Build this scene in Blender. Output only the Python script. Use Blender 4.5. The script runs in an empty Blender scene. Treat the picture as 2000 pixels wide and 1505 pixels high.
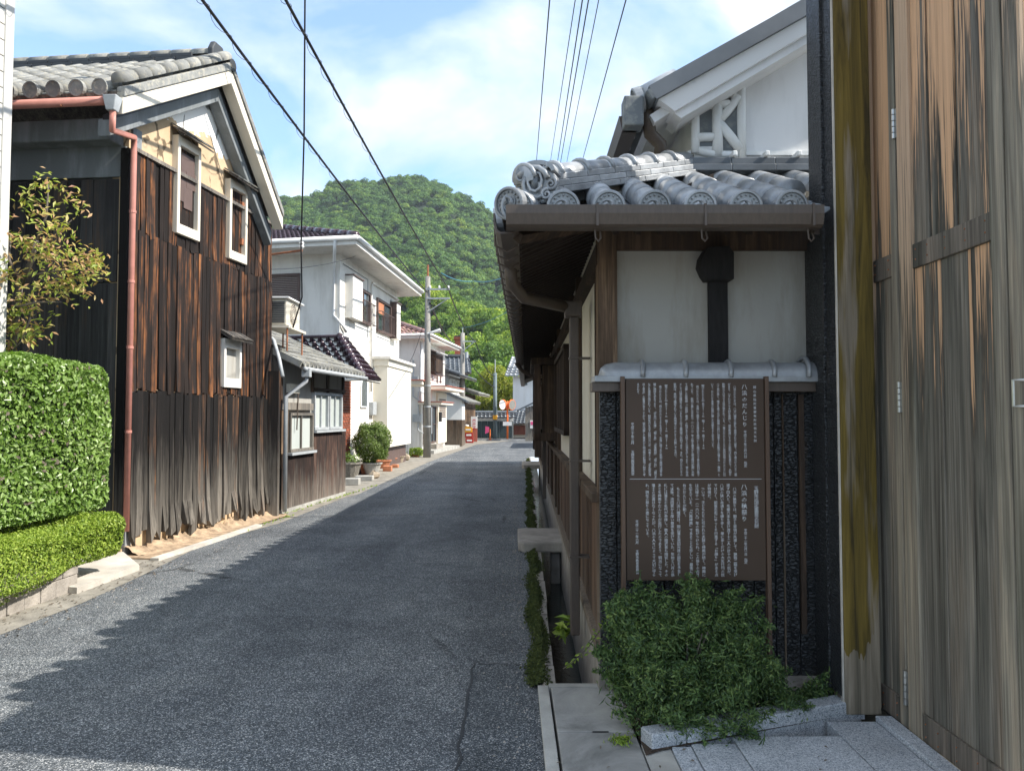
import bpy, math, random
import numpy as np
from mathutils import Vector, Matrix
R = math.radians
rnd = random.Random(7)
nr = np.random.default_rng(7)
SC = bpy.context.scene
# ---------------------------------------------------------------- camera
FX = 1450.0; CH = 1.6; PITCH = math.atan(58/1450)
cam_d = bpy.data.cameras.new('camera'); cam = bpy.data.objects.new('camera', cam_d)
SC.collection.objects.link(cam); SC.camera = cam
cam.location = (0, 0, CH); cam.rotation_euler = (R(90)+PITCH, 0, 0)
cam_d.lens = 36*FX/2000; cam_d.sensor_width = 36; cam_d.clip_end = 3000; cam_d.clip_start = .05
# ---------------------------------------------------------------- light
SUN_EL = 43.8; SUN_AZ = 10.0           # sun to the right (+X), a little behind the camera (-Y)
w = bpy.data.worlds.new('World'); SC.world = w; w.use_nodes = True
nt = w.node_tree; nt.nodes.clear()
def wn(t, **k):
    n = nt.nodes.new(t)
    for a, b in k.items(): setattr(n, a, b)
    return n
sky = wn('ShaderNodeTexSky', sky_type='NISHITA', sun_disc=False)
sky.sun_elevation = R(SUN_EL); sky.sun_rotation = R(90+SUN_AZ); sky.air_density = 1.0; sky.dust_density = .6; sky.ozone_density = 2.0
tc = wn('ShaderNodeTexCoord')
sep = wn('ShaderNodeSeparateXYZ'); nt.links.new(tc.outputs['Generated'], sep.inputs[0])
zz = wn('ShaderNodeMath', operation='ADD'); nt.links.new(sep.outputs[2], zz.inputs[0]); zz.inputs[1].default_value = .32
zm = wn('ShaderNodeMath', operation='MAXIMUM'); nt.links.new(zz.outputs[0], zm.inputs[0]); zm.inputs[1].default_value = .08
dv = wn('ShaderNodeVectorMath', operation='DIVIDE'); cb = wn('ShaderNodeCombineXYZ')
for i in range(3): nt.links.new(zm.outputs[0], cb.inputs[i])
nt.links.new(tc.outputs['Generated'], dv.inputs[0]); nt.links.new(cb.outputs[0], dv.inputs[1])
mp = wn('ShaderNodeMapping'); nt.links.new(dv.outputs[0], mp.inputs[0]); mp.inputs['Location'].default_value = (3.1, 7.45, .4); mp.inputs['Scale'].default_value = (.9, 1.0, 1.0)
cn = wn('ShaderNodeTexNoise'); nt.links.new(mp.outputs[0], cn.inputs[0]); cn.inputs['Scale'].default_value = 1.9; cn.inputs['Detail'].default_value = 9; cn.inputs['Roughness'].default_value = .56; cn.inputs['Distortion'].default_value = .35
cr = wn('ShaderNodeValToRGB'); nt.links.new(cn.outputs['Fac'], cr.inputs[0])
cr.color_ramp.elements[0].position = .40; cr.color_ramp.elements[0].color = (0.12, .12, .12, 1)
cr.color_ramp.elements[1].position = .56; cr.color_ramp.elements[1].color = (1, 1, 1, 1)
cn2 = wn('ShaderNodeTexNoise'); nt.links.new(mp.outputs[0], cn2.inputs[0]); cn2.inputs['Scale'].default_value = 3.3; cn2.inputs['Detail'].default_value = 7
cr2 = wn('ShaderNodeValToRGB'); nt.links.new(cn2.outputs['Fac'], cr2.inputs[0])
cr2.color_ramp.elements[0].position = .35; cr2.color_ramp.elements[0].color = (3.7, 4.5, 5.6, 1)
cr2.color_ramp.elements[1].position = .65; cr2.color_ramp.elements[1].color = (5.6, 5.9, 6.2, 1)
blue = wn('ShaderNodeMixRGB', blend_type='MULTIPLY'); blue.inputs[0].default_value = 1; nt.links.new(sky.outputs[0], blue.inputs[1]); blue.inputs[2].default_value = (1.3, 1.5, 1.6, 1)
mx = wn('ShaderNodeMixRGB'); nt.links.new(cr.outputs[0], mx.inputs[0]); nt.links.new(blue.outputs[0], mx.inputs[1]); nt.links.new(cr2.outputs[0], mx.inputs[2])
bg = wn('ShaderNodeBackground'); nt.links.new(mx.outputs[0], bg.inputs[0]); bg.inputs[1].default_value = .115
wo = wn('ShaderNodeOutputWorld'); nt.links.new(bg.outputs[0], wo.inputs[0])
sd = bpy.data.lights.new('sun', 'SUN'); sd.energy = 4.5; sd.angle = R(.5); sd.color = (1, .945, .86)
sun = bpy.data.objects.new('sun', sd); SC.collection.objects.link(sun)
ce, se, ca, sa = math.cos(R(SUN_EL)), math.sin(R(SUN_EL)), math.cos(R(SUN_AZ)), math.sin(R(SUN_AZ))
sun_dir = Vector((ce*ca, -ce*sa, se)); sun.rotation_euler = sun_dir.to_track_quat('Z', 'Y').to_euler(); sun.location = (20, -5, 30)
SC.view_settings.view_transform = 'Standard'; SC.view_settings.look = 'None'
SC.view_settings.exposure = .96; SC.view_settings.gamma = 1; SC.view_settings.use_curve_mapping = False
# ---------------------------------------------------------------- helpers
cp, sp_ = math.cos(PITCH), math.sin(PITCH)
def ray(px, py):
    v = (752.5-py)/FX
    return Vector(((px-1000)/FX, cp-v*sp_, sp_+v*cp))
def U(px, py, Y):
    d = ray(px, py); t = Y/d.y
    return Vector((d.x*t, Y, CH+d.z*t))
def G(px, py, z=0.0):
    d = ray(px, py); t = (z-CH)/d.z
    return Vector((d.x*t, d.y*t, z))
class MB:
    def __init__(s): s.v = []; s.f = []; s.sm = False
    def add(s, vs, fs):
        b = len(s.v); s.v += [tuple(x) for x in vs]; s.f += [tuple(i+b for i in f) for f in fs]; return s
    def hexa(s, p):      # 8 points: bottom 4 ccw, top 4 ccw
        return s.add(p, [(3,2,1,0),(4,5,6,7),(0,1,5,4),(1,2,6,5),(2,3,7,6),(3,0,4,7)])
    def box(s, x0, x1, y0, y1, z0, z1):
        return s.hexa([(x0,y0,z0),(x1,y0,z0),(x1,y1,z0),(x0,y1,z0),(x0,y0,z1),(x1,y0,z1),(x1,y1,z1),(x0,y1,z1)])
    def slab(s, a, b, c, d, th):   # quad a b c d (ccw seen from outside) thickened inwards
        a, b, c, d = map(Vector, (a, b, c, d)); n = (b-a).cross(d-a).normalized()*th
        return s.hexa([a-n, b-n, c-n, d-n, a, b, c, d])
    def poly(s, pts, off):         # polygon pts extruded by off
        off = Vector(off); n = len(pts); p = [Vector(x) for x in pts]; q = [x+off for x in p]
        s.add(p+q, [tuple(reversed(range(n))), tuple(range(n, 2*n))]+[(i, (i+1) % n, n+(i+1) % n, n+i) for i in range(n)]); return s
    def tube(s, pts, r, n=8, cap=True):
        pts = [Vector(p) for p in pts]; rs = r if isinstance(r, (list, tuple)) else [r]*len(pts)
        ref = Vector((0, 0, 1)); t0 = (pts[1]-pts[0]).normalized()
        if abs(t0.dot(ref)) > .95: ref = Vector((1, 0, 0))
        vs = []; u = t0.cross(ref).normalized()
        for i, p in enumerate(pts):
            t = (pts[min(i+1, len(pts)-1)]-pts[max(i-1, 0)]).normalized()
            u = (u-t*u.dot(t)).normalized(); w_ = t.cross(u)
            for k in range(n):
                a = 2*math.pi*k/n; vs.append(p+(u*math.cos(a)+w_*math.sin(a))*rs[i])
        fs = []
        for i in range(len(pts)-1):
            for k in range(n):
                fs.append((i*n+k, i*n+(k+1) % n, (i+1)*n+(k+1) % n, (i+1)*n+k))
        if cap: fs += [tuple(reversed(range(n))), tuple(range((len(pts)-1)*n, len(pts)*n))]
        return s.add(vs, fs)
    def lathe(s, c, prof, n=16):   # prof list of (r,z)
        vs = []; fs = []
        for r, z in prof:
            for k in range(n):
                a = 2*math.pi*k/n; vs.append((c[0]+r*math.cos(a), c[1]+r*math.sin(a), c[2]+z))
        for i in range(len(prof)-1):
            for k in range(n): fs.append((i*n+k, i*n+(k+1) % n, (i+1)*n+(k+1) % n, (i+1)*n+k))
        return s.add(vs, fs)
    def sphere(s, c, rx, ry=None, rz=None, n=10, m=6, jit=0):
        ry = ry or rx; rz = rz or rx; vs = []; fs = []
        for i in range(m+1):
            th = math.pi*i/m
            for k in range(n):
                a = 2*math.pi*k/n; j = 1+rnd.uniform(-jit, jit)
                vs.append((c[0]+rx*j*math.sin(th)*math.cos(a), c[1]+ry*j*math.sin(th)*math.sin(a), c[2]-rz*j*math.cos(th)))
        for i in range(m):
            for k in range(n): fs.append((i*n+k, i*n+(k+1) % n, (i+1)*n+(k+1) % n, (i+1)*n+k))
        return s.add(vs, fs)
    def mesh(s, name, smooth=False):
        me = bpy.data.meshes.new(name); me.from_pydata(s.v, [], s.f); me.validate()
        if smooth: me.polygons.foreach_set('use_smooth', [True]*len(me.polygons))
        return me
def wloc(o):
    v = Vector((0, 0, 0))
    while o: v += o.location; o = o.parent
    return v
def tag(o, label=None, cat=None, group=None, kind=None):
    if label: o['label'] = label
    if cat: o['category'] = cat
    if group: o['group'] = group
    if kind: o['kind'] = kind
    return o
def thing(name, label, cat, loc=(0, 0, 0), group=None):
    o = bpy.data.objects.new(name, None); SC.collection.objects.link(o); o.location = loc; o.empty_display_size = .1
    return tag(o, label, cat, group)
def part(name, mb, m, parent=None, smooth=False, kind=None, bev=0, label=None):
    """mb is in world coordinates; becomes a child of parent"""
    base = wloc(parent) if parent else Vector((0, 0, 0))
    if base.length > 0 and isinstance(mb, MB): mb.v = [(x-base.x, y-base.y, z-base.z) for x, y, z in mb.v]
    me = mb.mesh(name, smooth) if isinstance(mb, MB) else mb
    o = bpy.data.objects.new(name, me); SC.collection.objects.link(o); me.materials.clear(); me.materials.append(m)
    if parent: o.parent = parent
    if bev:
        b = o.modifiers.new('b', 'BEVEL'); b.width = bev; b.segments = 2; b.limit_method = 'ANGLE'
    if smooth == 'auto' or (smooth and bev): pass
    return tag(o, label=label, kind=kind)
def single(name, mb, m, label, cat, loc=None, smooth=False, group=None, kind=None, bev=0):
    """a thing that is one mesh, origin at loc"""
    if loc is not None: mb.v = [(x-loc[0], y-loc[1], z-loc[2]) for x, y, z in mb.v]
    o = part(name, mb, m, None, smooth, kind, bev)
    if loc is not None: o.location = loc
    return tag(o, label, cat, group)
def struct(name, mb, m, smooth=False):
    return part(name, mb, m, None, smooth, 'structure')
def inst(name, me, m4, parent, m=None):
    """shared-mesh part with world matrix m4 under parent"""
    o = bpy.data.objects.new(name, me); SC.collection.objects.link(o)
    o.parent = parent; o.matrix_local = Matrix.Translation(-wloc(parent)) @ m4
    return o
def frame3(o, x, y, z):
    m = Matrix.Identity(4)
    for i, v in enumerate((x, y, z, o)):
        m[0][i], m[1][i], m[2][i] = v[0], v[1], v[2]
    return m
class F:
    """a facade: origin at ground, s along the wall, o outwards"""
    def __init__(s, O, d, flip=False):
        s.O = Vector((O[0], O[1], 0)); s.d = Vector((d[0], d[1], 0)).normalized()
        s.n = Vector((s.d.y, -s.d.x, 0))*(-1 if flip else 1); s.flip = flip
    def p(s, a, h, o=0): return s.O+s.d*a+s.n*o+Vector((0, 0, h))
    def uv(s, px, py, o=0):
        r = ray(px, py); q = s.O+s.n*o; t = (q-Vector((0, 0, CH))).dot(s.n)/r.dot(s.n)
        P = Vector((0, 0, CH))+r*t
        return (P-s.O).dot(s.d), P.z
    def s_at(s, px, o=0): return s.uv(px, 700, o)[0]
    def box(s, mb, a0, a1, h0, h1, o0, o1):
        P = [s.p(a0,h0,o1), s.p(a1,h0,o1), s.p(a1,h0,o0), s.p(a0,h0,o0), s.p(a0,h1,o1), s.p(a1,h1,o1), s.p(a1,h1,o0), s.p(a0,h1,o0)]
        if s.flip: P = [P[i] for i in (3,2,1,0,7,6,5,4)]
        return mb.hexa(P)
    def B(s, *a): return s.box(MB(), *a)
def leaves(pos, nrm, size, width=.5, jit=.8, seed=1, fold=.15):
    """leaf cards: each a folded 4-point blade (2 triangles)"""
    g = np.random.default_rng(seed); n = len(pos)
    size = np.broadcast_to(size, (n,))*g.uniform(.65, 1.3, n)
    nn = nrm+g.normal(0, jit, (n, 3)); nn /= np.linalg.norm(nn, axis=1, keepdims=True)+1e-9
    t = g.normal(0, 1, (n, 3)); t -= nn*np.sum(t*nn, 1, keepdims=True); t /= np.linalg.norm(t, axis=1, keepdims=True)+1e-9
    b = np.cross(nn, t)
    L = size[:, None]; W = L*width*.5
    a0 = pos-t*L*.5; a2 = pos+t*L*.5; a1 = pos+b*W+nn*L*fold; a3 = pos-b*W+nn*L*fold
    V = np.stack([a0, a1, a2, a3], 1).reshape(-1, 3)
    Fc = np.arange(n)[:, None]*4
    tri = np.concatenate([Fc+np.array([[0, 1, 2]]), Fc+np.array([[0, 2, 3]])], 1).reshape(-1, 3)
    return V, tri
def npmesh(name, V, T, smooth=False):
    me = bpy.data.meshes.new(name); k = T.shape[1]
    me.vertices.add(len(V)); me.vertices.foreach_set('co', V.astype(np.float32).ravel())
    me.loops.add(T.size); me.loops.foreach_set('vertex_index', T.astype(np.int32).ravel())
    me.polygons.add(len(T)); me.polygons.foreach_set('loop_start', np.arange(0, T.size, k, dtype=np.int32))
    me.update(calc_edges=True); return me
# ---------------------------------------------------------------- materials
class Mt:
    def __init__(s, name, rough=.8, spec=.3, metal=0):
        s.m = bpy.data.materials.new(name); s.m.use_nodes = True; s.t = s.m.node_tree; s.P = s.t.nodes['Principled BSDF']
        s.P.inputs['Roughness'].default_value = rough; s.P.inputs['Specular IOR Level'].default_value = spec; s.P.inputs['Metallic'].default_value = metal
    def n(s, ty, **k):
        q = s.t.nodes.new(ty)
        for a, b in k.items(): setattr(q, a, b)
        return q
    def put(s, sock, v):
        if isinstance(v, bpy.types.NodeSocket): s.t.links.new(v, sock)
        elif isinstance(v, (tuple, list)) and len(v) == 3 and sock.type == 'RGBA': sock.default_value = (*v, 1)
        else: sock.default_value = v
    def vec(s, scale=(1, 1, 1), kind='pos', rnd=0, rot=0):
        if kind == 'pos': o = s.n('ShaderNodeNewGeometry').outputs['Position']
        else: o = s.n('ShaderNodeTexCoord').outputs['Object']
        if rnd:
            oi = s.n('ShaderNodeObjectInfo').outputs['Random']; a = s.math('MULTIPLY', oi, rnd); v = s.n('ShaderNodeVectorMath', operation='ADD'); s.put(v.inputs[0], o); s.put(v.inputs[1], a); o = v.outputs[0]
        mp = s.n('ShaderNodeMapping'); s.put(mp.inputs[0], o); mp.inputs['Scale'].default_value = scale; mp.inputs['Rotation'].default_value = (0, 0, rot); return mp.outputs[0]
    def z(s):
        q = s.n('ShaderNodeSeparateXYZ'); s.put(q.inputs[0], s.n('ShaderNodeNewGeometry').outputs['Position']); return q.outputs[2]
    def noise(s, v, sc=5, det=4, ro=.5, dist=0):
        q = s.n('ShaderNodeTexNoise'); s.put(q.inputs['Vector'], v); q.inputs['Scale'].default_value = sc; q.inputs['Detail'].default_value = det; q.inputs['Roughness'].default_value = ro; q.inputs['Distortion'].default_value = dist; return q.outputs['Fac']
    def vor(s, v, sc=5, feat='F1', out='Distance', rn=1):
        q = s.n('ShaderNodeTexVoronoi', feature=feat); s.put(q.inputs['Vector'], v); q.inputs['Scale'].default_value = sc; q.inputs['Randomness'].default_value = rn; return q.outputs[out]
    def ramp(s, f, stops, interp='LINEAR'):
        q = s.n('ShaderNodeValToRGB'); s.put(q.inputs[0], f); e = q.color_ramp.elements; q.color_ramp.interpolation = interp
        while len(e) < len(stops): e.new(.5)
        for i, (p, c) in enumerate(stops):
            e[i].position = p; c = (c, c, c) if not isinstance(c, tuple) else c; e[i].color = (*c, 1)
        return q.outputs[0]
    def mix(s, f, a, b, mode='MIX'):
        q = s.n('ShaderNodeMixRGB', blend_type=mode); s.put(q.inputs[0], f); s.put(q.inputs[1], a); s.put(q.inputs[2], b); return q.outputs[0]
    def math(s, op, a, b=0, c=0, clamp=False):
        q = s.n('ShaderNodeMath', operation=op, use_clamp=clamp); s.put(q.inputs[0], a); s.put(q.inputs[1], b); s.put(q.inputs[2], c); return q.outputs[0]
    def bump(s, h, st=.5, d=.01):
        q = s.n('ShaderNodeBump'); s.put(q.inputs['Height'], h); q.inputs['Strength'].default_value = st; q.inputs['Distance'].default_value = d; s.put(s.P.inputs['Normal'], q.outputs[0])
    def col(s, c): s.put(s.P.inputs['Base Color'], c); return s
    def rough(s, c): s.put(s.P.inputs['Roughness'], c); return s
    def rand(s): return s.n('ShaderNodeObjectInfo').outputs['Random']
    def island(s): return s.n('ShaderNodeNewGeometry').outputs['Random Per Island']
def simple(name, c, rough=.7, var=.12, sc=6, spec=.3, bump=0, metal=0, bsc=40, stretch=(1, 1, 1), objvar=0):
    q = Mt(name, rough, spec, metal); v = q.vec(stretch)
    n = q.noise(v, sc, 5, .6)
    lo = tuple(x*(1-var) for x in c); hi = tuple(min(1, x*(1+var)) for x in c)
    cc = q.ramp(n, [(.3, lo), (.7, hi)])
    if objvar:
        k = q.ramp(q.rand(), [(0, 1-objvar), (1, 1.0)]); cc = q.mix(1, cc, k, 'MULTIPLY')
    q.col(cc)
    if bump: q.bump(q.noise(v, bsc, 4, .6), bump, .01)
    return q.m
def board_mat(name, dark, mid, lite, grey, zr=(.2, 1.8), orange=.5, objvar=.45, sc=1.0, bump=.8, gz=True):
    """weathered / charred vertical boards: streaky along z, silver grey towards the rained-on foot"""
    q = Mt(name, .82, .2)
    v = q.vec((9*sc, 9*sc, .55*sc), rnd=31.0); v2 = q.vec((34*sc, 34*sc, 1.1*sc), rnd=17.0); v3 = q.vec((1.4, 1.4, .8), rnd=9.0)
    a = q.noise(v, 1.6, 7, .68, .6); b = q.noise(v2, 1.5, 5, .7, .3); c = q.noise(v3, 1.7, 4, .6)
    t = q.math('ADD', q.math('MULTIPLY', a, .62), q.math('MULTIPLY', b, .38))
    t2 = q.math('ADD', t, q.math('MULTIPLY', q.math('SUBTRACT', c, .5), .45))
    t2 = q.math('ADD', t2, q.math('MULTIPLY', q.math('SUBTRACT', q.rand(), .5), objvar*.3))
    p = .66-.2*orange
    cc = q.ramp(t2, [(p-.2, dark), (p-.05, tuple(x*1.6 for x in dark)), (p+.04, mid), (p+.14, lite)])
    if gz:
        g = q.math('DIVIDE', q.math('SUBTRACT', q.z(), zr[0]), zr[1]-zr[0])
        g = q.math('ADD', g, q.math('MULTIPLY', q.math('SUBTRACT', a, .5), 2.4))
        gm = q.ramp(g, [(0.0, 1.0), (1.0, 0.0)])
        gr = q.ramp(b, [(.3, tuple(x*.25 for x in grey)), (.5, tuple(x*.7 for x in grey)), (.68, grey)])
        cc = q.mix(gm, cc, gr)
    k = q.ramp(q.rand(), [(0, 1-objvar), (1, 1.1)]); cc = q.mix(1, cc, k, 'MULTIPLY')
    q.col(cc); q.bump(t, bump, .012); return q.m
m = {}
# asphalt
q = Mt('asphalt', .86, .3); v = q.vec()
sp = q.vor(v, 170, out='Color'); spn = q.n('ShaderNodeSeparateColor'); q.put(spn.inputs[0], sp)
n1 = q.noise(v, .8, 6, .65); n2 = q.noise(v, 90, 3, .7); n3 = q.noise(v, 7, 5, .6)
c1 = q.ramp(spn.outputs[0], [(0, (.032, .038, .043)), (.5, (.078, .087, .095)), (.82, (.17, .182, .194)), (1, (.46, .46, .45))])
c1 = q.mix(.8, c1, q.ramp(n1, [(.3, (.6, .6, .62)), (.5, (1, 1, 1)), (.7, (1.4, 1.36, 1.3))]), 'MULTIPLY')
wt = q.noise(q.vec((1.6, .12, 1)), 1.0, 3, .5); c1 = q.mix(.6, c1, q.ramp(wt, [(.35, (.72, .73, .75)), (.62, (1.25, 1.24, 1.22))]), 'MULTIPLY')
c1 = q.mix(.5, c1, q.ramp(n3, [(.35, (.75, .75, .75)), (.65, (1.2, 1.2, 1.2))]), 'MULTIPLY')
ck = q.vor(q.vec((1, .55, 1)), .42, 'DISTANCE_TO_EDGE'); ckn = q.math('ADD', ck, q.math('MULTIPLY', q.math('SUBTRACT', n3, .5), .05))
ckm = q.ramp(ckn, [(.0, .35), (.006, .55), (.012, 1.0)]); ckw = q.ramp(q.noise(v, .33, 2), [(.52, 0.0), (.62, 1.0)])
c1 = q.mix(ckw, c1, q.mix(1, c1, ckm, 'MULTIPLY'))
q.col(c1); q.bump(q.math('ADD', q.vor(v, 170), q.math('MULTIPLY', n2, .5)), .7, .006); m['asphalt'] = q.m
# dusty strip along the left kerb
m['dust'] = simple('dusty_asphalt', (.24, .22, .185), .92, .35, 5, bump=.6, bsc=60)
m['dirt'] = simple('dirt', (.13, .105, .08), .95, .45, 9, bump=.9, bsc=50)
m['ground'] = simple('ground', (.16, .15, .12), .95, .3, 1.5, bump=.4)
m['earth_wall'] = simple('earth', (.36, .26, .17), .95, .45, 9, bump=1, bsc=30)
m['concrete'] = simple('concrete', (.36, .35, .32), .88, .3, 4, bump=.5, bsc=70)
m['concrete_lite'] = simple('concrete_pale', (.5, .46, .4), .88, .25, 3, bump=.4, bsc=60)
q = Mt('granite', .7, .4); v = q.vec(rnd=5); s1 = q.vor(v, 210, out='Color'); sn = q.n('ShaderNodeSeparateColor'); q.put(sn.inputs[0], s1)
c = q.ramp(sn.outputs[0], [(0, (.16, .18, .2)), (.3, (.36, .39, .42)), (.75, (.5, .52, .55)), (1, (.66, .67, .68))])
c = q.mix(.6, c, q.ramp(q.noise(v, 3, 5, .6), [(.3, .6), (.7, 1.1)]), 'MULTIPLY'); q.col(c); q.bump(q.noise(v, 150, 3), .25, .004); m['granite'] = q.m
q = Mt('drain_cover', .85, .3); v = q.vec(rnd=5); c = q.ramp(q.noise(v, 2.2, 6, .65, .5), [(.3, (.12, .12, .11)), (.5, (.27, .265, .25)), (.7, (.4, .39, .36))])
c = q.mix(1, c, q.ramp(q.vor(v, 34), [(.03, .25), (.07, 1.0)]), 'MULTIPLY'); q.col(c); q.bump(q.noise(v, 70, 4), .4, .006); m['slabc'] = q.m
# charred crocodile boards
q = Mt('charred_board', .42, .5); v = q.vec((1, 1, 2.6), rnd=13.0); vv = q.vec((16, 16, 1.2), rnd=13.0)
dn = q.noise(v, 16, 3, .6); v2 = q.n('ShaderNodeVectorMath', operation='ADD'); q.put(v2.inputs[0], v); q.put(v2.inputs[1], q.math('MULTIPLY', dn, .06))
h = q.vor(v2.outputs[0], 26, 'SMOOTH_F1'); h2 = q.vor(v2.outputs[0], 27, 'DISTANCE_TO_EDGE'); hh = q.math('ADD', q.ramp(h2, [(0, 0.0), (.16, 1.0)]), q.math('MULTIPLY', q.noise(v, 60, 3), .35))
c = q.ramp(hh, [(.1, (.006, .006, .006)), (.8, (.022, .024, .026)), (1.3, (.04, .043, .046))])
st = q.ramp(q.noise(vv, 1, 5, .6), [(.62, 0.0), (.72, 1.0)]); c = q.mix(q.math('MULTIPLY', st, .5), c, (.085, .06, .045)); q.col(c); q.bump(hh, .9, .009); m['char'] = q.m
m['char_wall'] = board_mat('charred_old_boards', (.012, .010, .009), (.085, .045, .026), (.34, .155, .06), (.28, .25, .21), (.0, 1.25), .24, .55, 1, 1)
m['char_wall_up'] = board_mat('charred_orange_boards', (.017, .012, .01), (.17, .068, .028), (.46, .2, .075), (.2, .16, .12), (.2, 1.5), .42, .45, 1, 1, gz=False)
m['board_shade'] = board_mat('dark_grey_boards', (.03, .028, .027), (.085, .06, .045), (.16, .1, .065), (.13, .13, .125), (1.0, 4.4), .35, .5, 1, .8)
m['dado'] = board_mat('brown_boards', (.05, .03, .021), (.1, .058, .036), (.16, .1, .065), (.2, .18, .15), (-.2, .5), .9, .3, 1, .5)
m['timber'] = board_mat('dark_timber', (.03, .021, .016), (.07, .045, .03), (.12, .08, .055), (.12, .1, .08), (-.3, .6), .8, .25, 1, .7)
m['timber_old'] = board_mat('worn_timber', (.045, .03, .02), (.13, .085, .055), (.24, .16, .1), (.25, .2, .15), (.2, 1.2), .75, .3, 1.2, 1)
m['grey_wood'] = board_mat('grey_wood', (.06, .055, .05), (.16, .14, .12), (.27, .24, .2), (.3, .28, .24), (0, 2), .8, .3, 1, .7)
m['eave_wood'] = simple('eave_wood', (.035, .024, .018), .7, .3, 8, bump=.3, stretch=(4, 1, 4))
def door_mat(name, zsplit, soft, warm, warm2, greyc, darkc, amt=2.0, seed=3.0):
    q = Mt(name, .68, .3)
    v = q.vec((16, 16, .5), rnd=seed*7); v2 = q.vec((60, 60, .9), rnd=seed*3); v3 = q.vec((8, 8, .2), rnd=seed*5); v4 = q.vec((5, 5, .35), rnd=seed*11)
    gr = q.noise(v, 1.5, 5, .6, 1.1); fi = q.noise(v2, 1.4, 4, .7, .5); big = q.noise(v3, 1.1, 5, .62, .5)
    lw = q.mix(gr, warm, warm2); lw = q.mix(1, lw, q.ramp(fi, [(.3, .55), (.45, .92), (.7, 1.1)]), 'MULTIPLY')
    g = q.ramp(q.math('ADD', q.math('MULTIPLY', fi, .6), q.math('MULTIPLY', gr, .4)), [(.34, darkc), (.52, greyc), (.68, tuple(min(1, x*1.7) for x in greyc))])
    g = q.mix(1, g, q.ramp(q.noise(v4, 1.2, 4, .6, .6), [(.32, (.42, .46, .44)), (.5, (.95, .95, .93)), (.68, (1.45, 1.3, 1.15))]), 'MULTIPLY')
    t = q.math('DIVIDE', q.math('SUBTRACT', q.z(), zsplit), soft)
    t = q.math('ADD', t, q.math('MULTIPLY', q.math('SUBTRACT', big, .5), amt*2))
    t = q.math('ADD', t, q.math('MULTIPLY', q.math('SUBTRACT', fi, .5), amt*1.3))
    t = q.math('ADD', t, q.math('MULTIPLY', q.math('SUBTRACT', q.rand(), .5), 1.0))
    mk = q.ramp(t, [(.35, 0.0), (.6, 1.0)]); edge = q.ramp(t, [(.2, 1.0), (.38, .42), (.52, 1.0)])
    c = q.mix(mk, g, lw); c = q.mix(1, c, edge, 'MULTIPLY'); q.col(c)
    q.bump(q.math('ADD', fi, gr), .7, .004); return q.m
WARM = (.72, .46, .28); WARM2 = (.5, .28, .14); GR = (.175, .16, .135); DK = (.055, .045, .036)
m['door_board'] = door_mat('door_boards', 2.1, 1.35, WARM, WARM2, GR, DK, 1.7, 3)
m['door_stile'] = door_mat('door_stiles', 2.1, 2.4, (.58, .43, .3), (.45, .29, .18), (.25, .225, .18), (.12, .1, .08), .9, 5)
m['door_rail'] = door_mat('door_rails', 9, 1, WARM, WARM2, (.17, .145, .12), (.07, .055, .045), .6, 5)
# gate post with ochre stain
q = Mt('post_wood', .7, .3); v = q.vec((14, 14, .7)); v3 = q.vec((7, 7, .5)); gr = q.noise(v, 1.6, 5, .65, .9); b = q.noise(v3, 1.3, 4, .6)
wd = q.ramp(gr, [(.3, (.1, .085, .06)), (.55, (.23, .19, .14)), (.75, (.33, .28, .21))]); oc = q.ramp(gr, [(.3, (.035, .026, .008)), (.5, (.115, .08, .015)), (.75, (.2, .14, .03))])
up = q.ramp(q.math('ADD', q.z(), q.math('MULTIPLY', q.math('SUBTRACT', b, .5), .5)), [(0, 0.0), (1, 1.0)])
zf = q.math('ADD', q.z(), q.math('MULTIPLY', q.math('SUBTRACT', b, .5), .7))
lowm = q.math('MULTIPLY', q.math('GREATER_THAN', zf, .38), q.math('LESS_THAN', zf, 5.6)); xm = q.ramp(b, [(.37, 0.0), (.45, 1.0)])
c = q.mix(q.math('MULTIPLY', lowm, xm), wd, oc); q.col(c); q.bump(gr, .5, .004); m['post'] = q.m
# plaster
def plaster(name, c, rough=.85, stain=(.5, .48, .42), st=.25, sc=1.3, bump=.15):
    q = Mt(name, rough, .2); v = q.vec(); vs = q.vec((2.5, 2.5, .5))
    n = q.noise(v, sc, 6, .6); s = q.noise(vs, 1.7, 6, .65)
    cc = q.mix(q.math('MULTIPLY', q.ramp(s, [(.48, 0.0), (.75, 1.0)]), st), c, stain)
    cc = q.mix(1, cc, q.ramp(n, [(.3, .93), (.7, 1.03)]), 'MULTIPLY'); q.col(cc); q.bump(q.noise(v, 45, 5, .6), bump, .006); return q.m
m['white'] = plaster('white_plaster', (.74, .75, .74), st=.3)
m['shikkui'] = plaster('lime_plaster', (.72, .72, .72), stain=(.3, .3, .3), st=.3, bump=.05)
m['old_plaster'] = plaster('dull_plaster', (.37, .36, .33), stain=(.2, .17, .12), st=.75, sc=1.2)
m['cream'] = plaster('cream_render', (.72, .66, .55), stain=(.5, .42, .32), st=.4)
m['house_white'] = plaster('white_render', (.74, .715, .66), stain=(.42, .39, .33), st=.5)
m['pale_box'] = plaster('cream_porch_render', (.72, .68, .58), st=.1)
m['grey_plaster'] = plaster('grey_lime_plaster', (.17, .185, .19), stain=(.36, .38, .4), st=.7, sc=1.6)
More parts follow.
